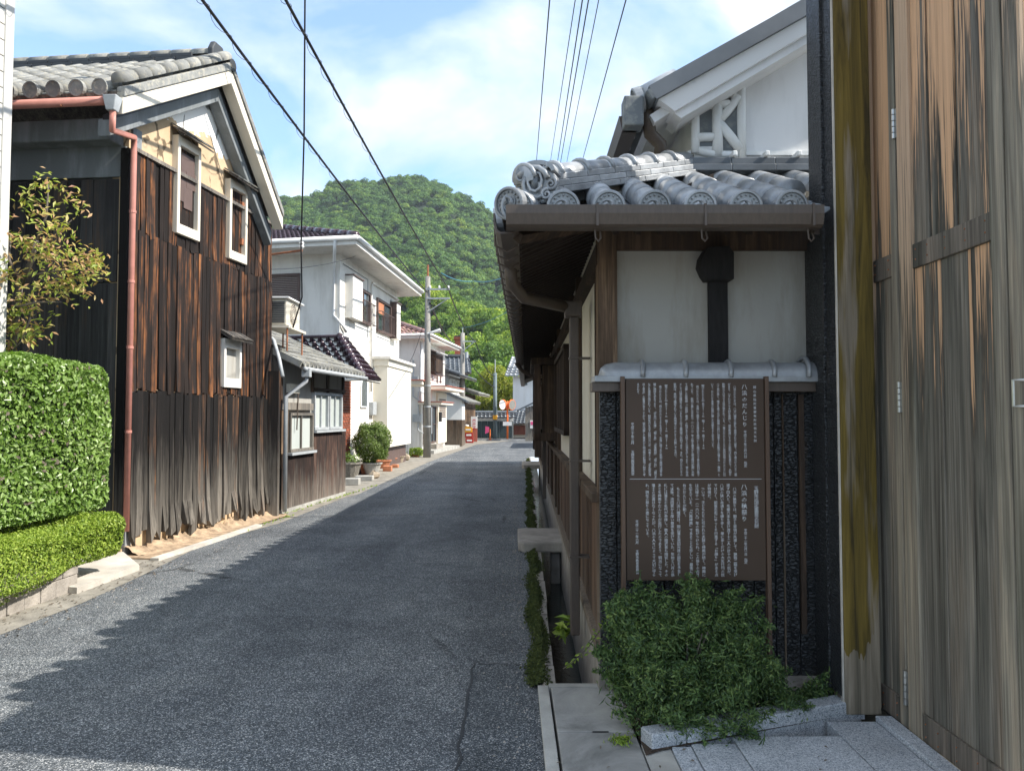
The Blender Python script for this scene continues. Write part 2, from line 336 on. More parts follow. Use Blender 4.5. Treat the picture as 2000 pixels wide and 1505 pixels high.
# clay wall with peeling white plaster
q = Mt('clay_gable', .92, .15); v = q.vec(); n = q.noise(v, 2.2, 7, .6); n2 = q.noise(v, 1.1, 5, .65, .4)
clay = q.ramp(n, [(.3, (.43, .31, .19)), (.7, (.58, .44, .29))]); wh = q.math('ADD', q.math('MULTIPLY', q.math('SUBTRACT', q.z(), 4.92), 1.5), q.math('MULTIPLY', q.math('SUBTRACT', n2, .5), 2.6))
c = q.mix(q.ramp(wh, [(.5, 0.0), (.52, 1.0)]), clay, (.8, .78, .74)); ck = q.math('ADD', q.vor(q.vec((1.2, 1.2, .9)), 1.3, 'DISTANCE_TO_EDGE'), q.math('MULTIPLY', q.math('SUBTRACT', q.noise(v, 9, 4), .5), .16))
c = q.mix(1, c, q.ramp(ck, [(0, .3), (.012, .5), (.02, 1.0)]), 'MULTIPLY'); q.col(c); q.bump(q.math('ADD', n, q.ramp(wh, [(.5, 0.0), (.53, .6)])), .5, .02); m['clay'] = q.m
# black mould on white verge
q = Mt('mouldy_plaster', .8, .25); v = q.vec(); sep_ = q.n('ShaderNodeSeparateXYZ'); q.put(sep_.inputs[0], v)
dd = q.math('SUBTRACT', sep_.outputs[2], q.math('MULTIPLY', sep_.outputs[0], .53)); dd = q.math('MULTIPLY', q.math('SUBTRACT', dd, 3.10), 3.6)   # distance up the board
a = q.math('ADD', dd, q.math('ADD', q.math('MULTIPLY', q.math('SUBTRACT', q.noise(v, 1.9, 5, .6), .5), 2.0), q.math('MULTIPLY', q.noise(v, 22, 3), .12)))
c = q.ramp(a, [(.3, (.76, .77, .78)), (.5, (.45, .47, .49)), (.62, (.05, .052, .055))]); q.col(c); m['mould'] = q.m
# tiles
def tile(name, c, rough=.42, var=.25, spec=.5, metal=0, sc=3, objvar=.25, bump=.12, moss=None):
    q = Mt(name, rough, spec, metal); v = q.vec(); n = q.noise(v, sc, 6, .62)
    cc = q.ramp(n, [(.28, tuple(x*(1-var) for x in c)), (.72, tuple(x*(1+var) for x in c))])
    if moss: cc = q.mix(q.ramp(q.noise(v, 14, 5, .7), [(.5, 0.0), (.62, 1.0)]), cc, moss)
    cc = q.mix(1, cc, q.ramp(q.rand(), [(0, 1-objvar), (1, 1.05)]), 'MULTIPLY'); q.col(cc)
    q.rough(q.ramp(n, [(.3, rough*.8), (.7, rough*1.25)])); q.bump(q.noise(v, 60, 4), bump, .004); return q.m
m['tile_silver'] = tile('silver_grey_tile', (.34, .355, .37), .38, .3, .6, .25, sc=9, objvar=.34, bump=.25)
m['tile_dark'] = tile('dark_grey_tile', (.13, .145, .16), .4, .2, .6, .2)
m['tile_old'] = tile('old_lichen_tile', (.25, .25, .235), .75, .35, .3, 0, 6, .35, .5, (.36, .34, .28))
m['tile_ridge'] = tile('blackish_ridge_tile', (.05, .055, .06), .6, .3, .4, 0, 4, .3, .4)
m['tile_purple'] = tile('glazed_aubergine_tile', (.055, .03, .042), .2, .2, .7, 0, 4, .25, .03)
m['tile_leanto'] = tile('grey_flat_tile', (.26, .26, .245), .6, .25, .4, 0, 5, .4, .3, (.32, .31, .25))
m['tile_pink'] = tile('salmon_tile', (.42, .24, .2), .45, .2, .5, 0, 4, .3, .1)
m['verge_grey'] = tile('verge_grey', (.13, .145, .155), .6, .25, .4, 0, 2, .1, .3, (.2, .21, .2))
# metals, paints
m['gutter'] = simple('brown_gutter', (.085, .065, .052), .45, .15, 12, spec=.4, stretch=(6, 6, 1))
m['gutter_red'] = simple('faded_red_pvc', (.46, .2, .16), .5, .15, 8)
m['gutter_grey'] = simple('grey_pvc', (.36, .38, .39), .5, .15, 8)
m['gutter_white'] = simple('white_pvc', (.72, .72, .7), .45, .06, 8)
m['steel'] = simple('steel', (.45, .45, .43), .35, .15, 20, metal=.9)
m['sign_brown'] = simple('brown_sign_metal', (.06, .038, .025), .55, .08, 3, spec=.35)
m['sign_frame'] = simple('brown_sign_frame', (.1, .062, .042), .5, .08, 3, spec=.35)
m['letter'] = simple('white_print', (.6, .62, .64), .6, .02)
m['pole'] = simple('pole_concrete', (.25, .235, .21), .85, .15, 3, bump=.2)
m['pole_teal'] = simple('teal_painted_pole', (.12, .155, .165), .6, .15, 3)
m['cable'] = simple('cable_black', (.02, .02, .022), .5, .1)
m['cable_teal'] = simple('cable_teal', (.05, .2, .25), .5, .1)
m['red_rust'] = simple('rusty_metal', (.3, .12, .06), .85, .4, 20, bump=.3)
m['corr'] = board_mat('brown_corrugated', (.025, .018, .016), (.075, .045, .035), (.14, .09, .07), (.3, .26, .22), (-.1, .7), .7, .2, 1, .2)
m['shutter'] = simple('brown_shutter', (.11, .075, .065), .6, .12, 5)
m['ac'] = simple('ac_cream', (.62, .57, .47), .5, .08, 3)
m['ac_dark'] = simple('ac_grille', (.1, .1, .1), .5, .1)
m['orange_paint'] = simple('orange_paint', (.75, .16, .03), .5, .1)
m['red_plastic'] = simple('red_plastic', (.4, .03, .02), .4, .1)
m['yellow_plastic'] = simple('yellow_plastic', (.8, .38, .02), .4, .1)
m['pink'] = simple('pink_cloth', (.75, .1, .25), .8, .1)
m['white_paint'] = simple('white_paint', (.8, .8, .78), .5, .05)
m['red_paint'] = simple('red_paint', (.6, .02, .03), .5, .05)
m['black_paint'] = simple('black_paint', (.02, .02, .022), .5, .05)
m['terracotta'] = simple('terracotta', (.42, .17, .09), .85, .25, 8, bump=.2)
m['rock'] = simple('rock', (.33, .27, .2), .9, .35, 6, bump=.8, bsc=18)
m['soil'] = simple('soil', (.05, .035, .025), .95, .4, 20, bump=.9)
m['stone'] = simple('old_stone', (.3, .27, .235), .9, .3, 5, bump=.9, bsc=40)
m['water'] = simple('ditch_water', (.025, .032, .03), .12, .4, 3, spec=.5, bump=.25, bsc=12)
m['siding'] = simple('pale_siding', (.5, .485, .45), .6, .05, 4)
m['red_trim'] = simple('red_trim', (.42, .13, .09), .6, .2, 6)
m['teal_wall'] = simple('dark_teal_metal', (.035, .055, .06), .6, .15, 3)
q = Mt('window_glass', .06, .6); q.col((.05, .07, .08)); q.bump(q.noise(q.vec(), 1.4, 2), .05, .02); m['glass'] = q.m
q = Mt('frosted_glass', .35, .5); q.col(q.ramp(q.noise(q.vec((1, 1, .4)), 1.2, 4), [(.3, (.38, .42, .4)), (.7, (.52, .55, .52))])); m['frost'] = q.m
q = Mt('mirror_glass', .04, .5, 1); q.col((.8, .8, .8)); m['mirror'] = q.m
q = Mt('brick', .85, .2); q.col(q.mix(1, q.ramp(q.noise(q.vec(), 12, 4), [(.3, (.2, .06, .035)), (.7, (.36, .11, .06))]), q.ramp(q.rand(), [(0, .6), (1, 1.1)]), 'MULTIPLY')); q.bump(q.noise(q.vec(), 60, 3), .3, .005); m['brick'] = q.m
m['mortar'] = simple('mortar', (.3, .27, .24), .9, .15)
def leafmat(name, cols, rough=.5, trans=.25, zsc=1.5, rv=0):
    q = Mt(name, rough, .35); v = q.vec()
    t = q.math('ADD', q.math('MULTIPLY', q.island(), .65), q.math('MULTIPLY', q.noise(v, zsc, 3), .5))
    k = len(cols)-1; c = q.ramp(t, [(.1+.85*i/k, cc) for i, cc in enumerate(cols)])
    if rv: c = q.mix(1, c, q.ramp(q.rand(), [(0, (.5, .62, .6)), (.5, (.95, 1, .9)), (.9, (1.35, 1.25, .95)), (1, (1.7, 1.35, .7))]), 'MULTIPLY')
    q.col(c)
    tr = q.n('ShaderNodeBsdfTranslucent'); q.put(tr.inputs[0], q.mix(1, c, (1.3, 1.5, .6), 'MULTIPLY')); ms = q.n('ShaderNodeMixShader'); ms.inputs[0].default_value = trans
    out = q.t.nodes['Material Output']; q.t.links.new(q.P.outputs[0], ms.inputs[1]); q.t.links.new(tr.outputs[0], ms.inputs[2]); q.t.links.new(ms.outputs[0], out.inputs[0]); return q.m
m['leaf_hedge'] = leafmat('glossy_hedge_leaves', [(.06, .11, .02), (.13, .22, .04), (.22, .33, .08), (.36, .46, .2)], .3)
m['leaf_low'] = leafmat('yellow_green_leaves', [(.08, .13, .015), (.16, .24, .028), (.25, .34, .045), (.36, .43, .08)], .5)
m['leaf_bush'] = leafmat('feathery_green_leaves', [(.02, .042, .018), (.05, .095, .034), (.105, .175, .055), (.22, .29, .09)], .5, .25, 9)
m['leaf_nandina'] = leafmat('nandina_leaves', [(.14, .2, .035), (.27, .34, .06), (.4, .4, .1), (.44, .27, .13), (.36, .19, .12)], .45, .35, 4)
m['leaf_pot'] = leafmat('pot_bush_leaves', [(.06, .1, .02), (.13, .19, .04), (.2, .27, .07)], .5)
m['leaf_forest'] = leafmat('forest_leaves', [(.028, .07, .018), (.06, .135, .028), (.1, .19, .036), (.19, .26, .05)], .7, .15, .05, 1)
m['leaf_forest_near'] = leafmat('bamboo_grove_leaves', [(.06, .12, .02), (.12, .2, .035), (.19, .28, .045), (.28, .35, .06)], .7, .25, .07, 1)
m['leaf_yellow'] = leafmat('yellowing_leaves', [(.13, .17, .025), (.24, .27, .035), (.36, .34, .05)], .6, .35)
m['moss'] = leafmat('moss', [(.018, .03, .01), (.045, .06, .014), (.085, .1, .022)], .9, .1, 6)
m['bark'] = simple('bark', (.13, .11, .09), .95, .35, 12, bump=.8)
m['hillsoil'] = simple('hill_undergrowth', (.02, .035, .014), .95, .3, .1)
m['blackwood'] = simple('blackened_wood', (.016, .015, .015), .8, .4, 8, bump=.3, stretch=(6, 6, 1))
q = Mt('asphalt_patch', .88, .3); v = q.vec(); sp = q.vor(v, 190, out='Color'); spn = q.n('ShaderNodeSeparateColor'); q.put(spn.inputs[0], sp)
c1 = q.ramp(spn.outputs[0], [(0, (.024, .03, .034)), (.5, (.058, .066, .073)), (.82, (.13, .14, .15)), (1, (.4, .4, .39))]); c1 = q.mix(.7, c1, q.ramp(q.noise(v, 2.5, 5, .6), [(.3, .7), (.7, 1.3)]), 'MULTIPLY')
q.col(c1); q.bump(q.vor(v, 190), .6, .005); m['asphalt_patch'] = q.m
m['tar'] = simple('tar', (.02, .02, .021), .55, .2)
# ---------------------------------------------------------------- shared tile meshes (x along eave, y up the slope, z out of the roof)
def cover_mesh(r=.075, L=.27, n=12, t=.94):
    b = MB(); vs = []; fs = []
    for j, (y, rr) in enumerate(((0, r), (L*.86, r*.985), (L*.87, r*t), (L, r*t))):
        for k in range(n+1):
            a = math.pi*(k/n)*1.16-math.pi*.08; vs.append((rr*math.cos(a), y, rr*math.sin(a)))
    for j in range(3):
        for k in range(n): fs.append((j*(n+1)+k, j*(n+1)+k+1, (j+1)*(n+1)+k+1, (j+1)*(n+1)+k))
    fs.append(tuple(reversed(range(n+1)))); b.add(vs, fs); return b.mesh('cover_tile', True)
def pan_mesh(W=.2, L=.2, dep=.045, th=.014, n=6):
    b = MB(); vs = []; fs = []
    for y, lift in ((0, th), (L, 0)):
        for k in range(n+1):
            u = k/n*2-1; vs.append((u*W/2, y, dep*u*u-dep+lift))
        for k in range(n+1):
            u = k/n*2-1; vs.append((u*W/2, y, dep*u*u-dep+lift-th))
    N = n+1
    for k in range(n):
        fs += [(k, k+1, 2*N+k+1, 2*N+k), (N+k, N+k+1, k+1, k)]
    b.add(vs, fs); return b.mesh('pan_tile', True)
def end_mesh(r=.082, d=.05):
    b = MB(); n = 24      # disc faces -y
    ring = [(r, 0), (r, -d), (r*.93, -d-.004), (r*.84, -d-.004), (r*.8, -d+.008), (0.001, -d+.008)]
    vs = []; fs = []
    for rr, y in ring:
        for k in range(n):
            a = 2*math.pi*k/n; vs.append((rr*math.cos(a), y, rr*math.sin(a)))
    for i in range(len(ring)-1):
        for k in range(n): fs.append((i*n+k, i*n+(k+1) % n, (i+1)*n+(k+1) % n, (i+1)*n+k))
    b.add(vs, fs)
    for k in range(16):
        a = 2*math.pi*k/16; b.sphere((r*.68*math.cos(a), -d+.004, r*.68*math.sin(a)), r*.075, n=6, m=4)
    for k in range(3):      # three comma swirl
        a0 = 2*math.pi*k/3; pts = []; rs = []
        for j in range(9):
            t = j/8; rr = r*(.18+.36*t); a = a0+t*3.0; pts.append((rr*math.cos(a), -d+.004, rr*math.sin(a))); rs.append(r*(.15*(1-t)+.02))
        b.tube(pts, rs, 6)
    return b.mesh('end_tile', False)
def plain_end_mesh(r=.082, d=.04):
    b = MB(); n = 16; ring = [(r, 0), (r, -d), (r*.86, -d), (r*.82, -d+.008), (.001, -d+.01)]; vs = []; fs = []
    for rr, y in ring:
        for k in range(n):
            a = 2*math.pi*k/n; vs.append((rr*math.cos(a), y, rr*math.sin(a)))
    for i in range(len(ring)-1):
        for k in range(n): fs.append((i*n+k, i*n+(k+1) % n, (i+1)*n+(k+1) % n, (i+1)*n+k))
    return b.add(vs, fs).mesh('end_tile')
def run_tiles(parent, O, ex, up, mat, cover, pan, end, cols, spacing, exp=.25, pexp=.125, pitch=None, tiltend=True):
    """cols: list of (x, length_of_cover, pan_from, pan_to)"""
    ex = Vector(ex).normalized(); up = Vector(up).normalized(); nz = ex.cross(up).normalized()
    for (x, L0, L, pl) in cols:
        k = L0
        while k < L-.04:
            o = inst('cover_tile', cover, frame3(Vector(O)+ex*(x+rnd.uniform(-.003, .003))+up*k+nz*rnd.uniform(-.003, .002), (ex+up*rnd.uniform(-.02, .02)).normalized(), (up-ex*rnd.uniform(-.02, .02)).normalized(), nz), parent); k += exp
            if not o.data.materials: o.data.materials.append(mat)
        if end and L0 == 0:
            e_y = Vector((up.x, up.y, up.z*.25)).normalized(); e_z = ex.cross(e_y)
            o = inst('end_tile', end, frame3(Vector(O)+ex*x+up*.01-nz*.004, ex, e_y, e_z), parent)
            if not o.data.materials: o.data.materials.append(mat)
        k = L0
        while pan and k < pl-.02:
            o = inst('pan_tile', pan, frame3(Vector(O)+ex*(x+spacing/2)+up*(k+.01)-nz*.012, ex, up, nz), parent); k += pexp
            if not o.data.materials: o.data.materials.append(mat)
# ================================================================= SETTING: ground
FR = F((.52, 4.4), (.0186, 1), flip=True)       # street wall of the old house on the right
FF = F((.52, 4.4), (1, 0))                      # its front, facing the viewer
DL = 24.0                                      # ditch length
g = MB(); z0 = -.06
def quad(b, x0, x1, y0, y1, z): b.add([(x0,y0,z),(x1,y0,z),(x1,y1,z),(x0,y1,z)], [(0,1,2,3)])
quad(g, -900, .1, -300, 1200, z0); quad(g, 1.2, 900, -300, 1200, z0); quad(g, .1, 1.2, -300, 4.3, z0); quad(g, .1, 1.2, 30, 1200, z0)
g.add([(.1,30,z0),(.1,4.3,z0),(1.2,4.3,z0),(1.2,30,z0)], [])
struct('ground', g, m['ground'])
def gl(o, a): P = FR.p(a, 0, o); return (P.x, P.y)
b = MB(); XL = -14
# asphalt: as strips so that its sheet stays fine grained
ed = [(.17, -14), (.17, 4.4)]+[gl(.34, a) for a in (0.02, 6, 12, 18, DL)]+[(1.1, 30), (2.2, 44), (30, 45)]
pts = [(-14, -14, 0)]+[(x, y, 0) for x, y in ed]+[(30, 50.5, 0), (-30, 50.5, 0), (-30, 44, 0), (-14, 44, 0)]
b.add(pts, [tuple(range(len(pts)))]); struct('road', b, m['asphalt'])
# ditch
b = MB(); d1 = [FR.p(0, 0, .3), FR.p(DL, 0, .3)]; d2 = [FR.p(0, 0, .02), FR.p(DL, 0, .02)]; dz = Vector((0, 0, -.45))
b.add([d1[0]+dz, d2[0]+dz, d2[1]+dz, d1[1]+dz], [(0,1,2,3)]); b.add([d1[0]+dz, d1[1]+dz, d1[1], d1[0]], [(3,2,1,0)])
b.add([d1[0]+dz, d2[0]+dz, d2[0], d1[0]], [(0,1,2,3)]); struct('ditch', b, m['concrete'])
b = MB(); dz = Vector((0, 0, -.40)); b.add([d1[0]+dz, d2[0]+dz, d2[1]+dz, d1[1]+dz], [(0,1,2,3)]); struct('ditch_water', b, m['water'])
b = MB()    # rough concrete lip of the ditch
for k in range(60):
    a0 = k*DL/60; w1 = rnd.uniform(.035, .06); FR.box(b, a0, a0+DL/60-.004, -.45, rnd.uniform(.004, .02), .27-rnd.uniform(0, .012), .27+w1)
struct('ditch_edge', b, m['stone'])
# dusty left margin of the road
b = MB(); LE = [G(-400, 1420), G(0, 1240), G(160, 1178), G(275, 1125), G(400, 1062), G(545, 1022), G(672, 972), G(700, 965), G(835, 903), G(930, 868), G(1000, 860)]
LI = [Vector((p.x-2.2, p.y+.4, 0)) for p in LE]
for i in range(len(LE)-1):
    a, c, d, e = LE[i], LE[i+1], LI[i+1], LI[i]
    b.add([(p.x, p.y, .004) for p in (a, c, d, e)], [(0,1,2,3)])
struct('road_margin', b, m['dust'])
# scattered leaves/dirt at the planter foot
P = np.array([[rnd.uniform(-4.05, -3.6)+rnd.gauss(0, .07), rnd.uniform(4.5, 8.2), .012] for _ in range(260)]); N = np.tile([0, 0, 1.0], (260, 1))
V, T = leaves(P, N, .03, .5, .25, 3); me = npmesh('fallen_leaves', V, T); o = part('fallen_leaves', me, m['dirt'], kind='stuff'); tag(o, 'dry fallen leaves scattered at the foot of the planter', 'leaves')
# ================================================================= bottom right: covers, kerb, paving
dc = thing('drain_cover', 'grey concrete drain covers between the road and the shrub bed', 'drain cover', (.4, 3.6, 0))
for (y0, y1) in ((2.2, 3.0), (3.005, 3.75), (3.756, 4.36)):
    b = MB(); b.box(.225, .61, y0, y1, -.3, .03); part('slab', b, m['slabc'], dc, bev=.006)
b = MB(); b.box(.15, .212, 2.2, 4.40, -.3, .028); part('border_strip', b, m['concrete'], dc, bev=.004)
b = MB(); b.box(.214, .5, 4.365, 4.42, -.3, .032); part('border_strip', b, m['concrete'], dc, bev=.004)
b = MB(); b.box(.40, .48, 3.745, 3.76, .0302, .0315); part('hand_slot', b, m['black_paint'], dc)
b = MB(); b.box(.618, .75, 2.2, 3.62, -.3, .024); struct('concrete_strip', b, m['concrete'])
gp = thing('granite_paving', 'pale speckled granite slabs paving the ground before the gate door', 'paving', (1.3, 3.2, 0))
for x0, x1 in ((.756, .85), (.856, 1.07), (1.076, 1.61), (1.616, 1.87)):
    yb = 3.55+(x0-.65)*.37 if x0 < 1.5 else 3.88
    for y0, y1 in ((1.6, 2.5), (2.506, yb)):
        b = MB(); b.box(x0, x1, y0, y1, -.2, .03+rnd.uniform(-.001, .001)); part('paving_slab', b, m['granite'], gp, bev=.004)
b = MB(); b.box(1.876, 1.96, 1.5, 3.9, -.2, .052); part('threshold_stone', b, m['granite'], gp, bev=.005)
kb = thing('granite_kerb', 'low rough granite kerb edging the shrub bed', 'kerb', (1.2, 3.8, 0))
K0 = Vector((.66, 3.56, 0)); K1 = Vector((1.86, 4.0, 0)); kd = (K1-K0).normalized(); kn = Vector((-kd.y, kd.x, 0))
for t0, t1 in ((0, .19), (.195, 1.27)):
    b = MB(); A = K0+kd*t0; C = K0+kd*t1; w_ = kn*.11
    b.hexa([A+Vector((0,0,-.2)), C+Vector((0,0,-.2)), C+w_+Vector((0,0,-.2)), A+w_+Vector((0,0,-.2)), A+Vector((0,0,.095)), C+Vector((0,0,.095)), C+w_+Vector((0,0,.095)), A+w_+Vector((0,0,.095))])
    part('kerb_stone', b, m['granite'], kb, bev=.008)
b = MB(); b.add([(.62,3.5,.03),(.7,3.55,.03),(1.9,4.02,.03),(1.9,4.45,.03),(.5,4.45,.03),(.62,4.3,.03)], [(0,1,2,3,4,5)]); struct('shrub_bed_soil', b, m['soil'])
# ================================================================= right: old merchant house
H = thing('merchant_house', 'old Japanese house on the right with silver grey tiles, white plaster and brown boards', 'house', (.52, 4.4, 0))
HL = 20.0
# --- main volume behind the pent roof
WX = -.73                                       # main wall, o in FR
P0, P1 = FR.p(.7, 0, WX), FR.p(HL, 0, WX)
b = MB(); FR.box(b, .7, HL, 0, 4.05, WX-.2, WX); part('street_wall', b, m['shikkui'], H)
GY = FR.p(.7, 0, 0).y                           # 5.1
gx0 = P0.x; gx1 = 9.0; zc = 3.72; sl = .56
b = MB(); b.poly([(gx0+.002, GY, 0), (gx1, GY, 0), (gx1, GY, zc), ((gx0+gx1)/2, GY, zc+sl*(gx1-gx0)/2+.1), (gx0+.002, GY, zc+.1)], (0, .18, 0)); part('gable_wall', b, m['shikkui'], H)
b = MB(); b.box(gx0+.3, gx1-.2, HL+4.0, HL+4.2, 0, 4); part('back_wall', b, m['shikkui'], H)
# main roof slab: both slopes
VY = 4.76
ez = zc-.22; ex0 = gx0-.36
rx = (gx0+gx1)/2; rz = ez+.28+sl*(rx-ex0)
e1 = FR.p(HL+.4, 0, WX+.36)
b = MB(); b.slab((ex0-.01, VY, ez+.245), (rx, VY, rz), (rx+.4, e1.y, rz), (e1.x-.01, e1.y, ez+.245), .1)
b.slab((rx, VY, rz), (gx1+.4, VY, ez+.2), (gx1+.7, e1.y, ez+.2), (rx+.4, e1.y, rz), .1); part('main_roof', b, m['tile_dark'], H)
# verge: tile band + white plastered bargeboard
tA, tB = U(1261, 176, VY), U(1562, 0, VY); tv = (tB-tA).normalized(); tB = tA+tv*(rx-tA.x)/tv.x
bA = U(1286, 189, VY); up = bA-tA; up = up-tv*up.dot(tv); 
q0 = tA; q1 = tB; q2 = tB+up*1.0; q3 = tA+up
b = MB(); b.poly([q0, q1, q2, q3], (0, .3, 0)); part('verge_tiles', b, m['verge_grey'], H, bev=.012)
w3 = U(1305, 222, VY+.04); up2 = w3-tA; up2 = up2-tv*up2.dot(tv)
q0, q1, q2, q3 = tA+up+tv*.05, tB+up, tB+up2, tA+up2+tv*.12
b = MB(); b.poly([q+Vector((0, .03, 0)) for q in (q0, q1, q2, q3)], (0, .22, 0)); part('bargeboard', b, m['mould'], H)
b = MB(); c0 = tA+up2*1.0+tv*.12; c1 = tB+up2; b.poly([c0+Vector((0, .06, .0)), c1+Vector((0, .06, 0)), c1+Vector((0, .06, -.035)), c0+Vector((.05, .06, -.035))], (0, GY-VY-.06, 0)); part('verge_soffit', b, m['shikkui'], H)
b = MB(); o1 = FR.p(-.1, 0, WX+.3); b.slab((ex0+.05, VY+.12, ez+.05), (gx0+.02, VY+.12, zc+.05), (FR.p(HL, 0, WX).x, e1.y, zc+.02), (e1.x+.05, e1.y, ez-.02), -.06); part('eave_soffit', b, m['shikkui'], H)
# eave tiles of the main roof along the street + box gutter
cov = cover_mesh(.08); pan = pan_mesh(); end = end_mesh(.087); pend = plain_end_mesh(.087)
cov.materials.append(m['tile_silver']); pan.materials.append(m['tile_dark']); end.materials.append(m['tile_silver'])  # pans darker than covers: shade of the gaps put into their colour
E = Vector((ex0-.03, VY+.15, ez+.22)); exd = (e1-Vector((ex0, VY, 0))); exd.z = 0; exd.normalize()
for k in range(26):
    O_ = E+exd*(k*.24); inst('end_tile', end, frame3(O_, -exd, Vector((.95, -.02, .3)).normalized(), Vector((-.3, 0, .95)).normalized()), H)
    inst('cover_tile', cov, frame3(O_, -exd, Vector((.87, 0, .49)).normalized(), Vector((-.49, 0, .87)).normalized()), H)
# gutter end box and swan neck pipe
b = MB(); a = U(1249, 215, VY+.05); b.box(a.x-.10, a.x+.03, a.y, a.y+.14, a.z-.10, a.z+.10); part('gutter_box', b, m['verge_grey'], H, bev=.01)
b = MB(); dl = Vector((exd.x, exd.y, 0))*14; p = Vector((a.x-.1, a.y+.1, a.z-.1)); b.hexa([p, p+Vector((.1,0,0)), p+Vector((.1,0,0))+dl, p+dl, p+Vector((-.02,0,.1)), p+Vector((.12,0,.1)), p+Vector((.12,0,.1))+dl, p+Vector((-.02,0,.1))+dl]); part('upper_gutter', b, m['gutter'], H)
b = MB(); sw = [U(1262, 205, VY+.2), U(1266, 235, VY+.2), U(1270, 262, VY+.25), U(1290, 282, VY+.3), U(1290, 310, VY+.3)]
b.tube(sw, .045, 10); part('swan_neck_pipe', b, m['gutter'], H, smooth=True)
# plaster brackets of the gable corner: white tubes over grey tiles
FG = F((gx0, GY-.001), (1, 0))
def gp_(px, py, o=0): return FG.p(*FG.uv(px, py, o), o)
b = MB()
for quadp in (((1363, 213), (1393, 210), (1392, 262), (1366, 262)), ((1366, 277), (1393, 276), (1394, 287), (1364, 287)), ((1410, 242), (1442, 208), (1443, 272)), ((1408, 258), (1440, 291), (1432, 298), (1409, 298)), ((1407, 212), (1420, 210), (1408, 225)), ((1424, 187), (1435, 195), (1425, 205)), ((1432, 172), (1441, 168), (1442, 180))):
    b.poly([gp_(x, y, .004) for x, y in quadp], (0, -.012, 0))
part('grey_tile_inlay', b, m['verge_grey'], H)
def tb(pts, r=.03, o=.025): return MB().tube([gp_(x, y, o) for x, y in pts], r, 10)
for pts, r in (([(1401, 208), (1401, 250), (1402, 305)], .036), ([(1447, 160), (1448, 230), (1449, 312)], .03), ([(1402, 238), (1420, 218), (1442, 190)], .032), ([(1403, 240), (1422, 262), (1446, 292)], .034), ([(1426, 182), (1438, 190), (1446, 192)], .026),
               ([(1355, 270), (1375, 268), (1394, 268)], .03), ([(1357, 212), (1358, 250), (1358, 300)], .03), ([(1362, 208), (1380, 206), (1402, 205), (1424, 203)], .028), ([(1360, 294), (1400, 303), (1440, 303)], .026)):
    part('plaster_moulding', tb(pts, r), m['white'], H, smooth=True)
b = MB(); x = [gp_(1395, 176, .16), gp_(1429, 160, .16), gp_(1428, 176, .16), gp_(1394, 194, .16)]; b.poly(x[::-1], (0, .17, 0)); part('bracket_block', b, m['white'], H, bev=.02)
# --- pent roof
PS = .43; OH = .57; EZ = 2.665
def rid(px, py): return U(px, py, GY-.02)
y_e = 4.4-OH                                    # front eave
slope = Vector((0, 1, PS)).normalized(); upS = Vector((1, 0, PS)).normalized()
xe = .52-OH-.0
fw = (GY-y_e)                                   # horizontal run 1.27
ztop = EZ+PS*fw
Cn = Vector((xe, y_e, EZ)); Ct = Vector((xe+fw, GY, ztop))
b = MB()   # under-boards
b.slab((xe, y_e, EZ-.035), (1.56, y_e, EZ-.035), (1.56, GY, ztop-.035), (xe+fw, GY, ztop-.035), .03); b.slab((1.562, 4.34, EZ-.035+.51*PS), (2.4, 4.34, EZ-.035+.51*PS), (2.4, GY, ztop-.035), (1.562, GY, ztop-.035), .03)
c3 = FR.p(HL, 0, .55); c4 = FR.p(HL, 0, WX)
b.slab((xe, y_e, EZ-.035), (xe+fw, GY, ztop-.035), (c4.x, c4.y, ztop-.035), (c3.x, c3.y, EZ-.035), .03)
part('roof_boards', b, m['eave_wood'], H)
cols = []; x = .315
while x < 2.35:
    L = min(fw, x-.04)/math.cos(math.atan(PS)); cols.append((x, 0 if x+xe < 1.53 else .62, L, min(fw, x+.12)/math.cos(math.atan(PS)))); x += .236
cols = [(.0+.236*.33, 0, .0, .2)]+cols
run_tiles(H, (xe, y_e, EZ+.015), (1, 0, 0), slope, m['tile_silver'], cov, pan, end, cols, .236)
# street slope of the pent roof
sd_ = (FR.d); cols = []; y = .3; ex_ = -sd_
k = 0
for k in range(80):
    y = .3+k*.236
    L = min(fw, y-.04)/math.cos(math.atan(PS))
    cols.append((-y, 0, L, 0))
for (x, _, L, _) in cols:
    O_ = Vector((xe, y_e, EZ+.015))+ex_*x; upv = Vector((1, -.0186, PS)).normalized(); nz = ex_.cross(upv).normalized()
    bm = MB()
    if not hasattr(run_tiles, 'long'): run_tiles.long = {}
    key = round(L, 2)
    if key not in run_tiles.long: me = cover_mesh(.075, max(L, .08), 7, 1.0); me.materials.append(m['tile_silver']); run_tiles.long[key] = me
    inst('cover_tile', run_tiles.long[key], frame3(O_, ex_, upv, nz), H)
    e_y = Vector((upv.x, upv.y, upv.z*.25)).normalized(); inst('end_tile', pend if -x > 2 else end, frame3(O_, ex_, e_y, ex_.cross(e_y)), H)
pend.materials.append(m['tile_silver'])
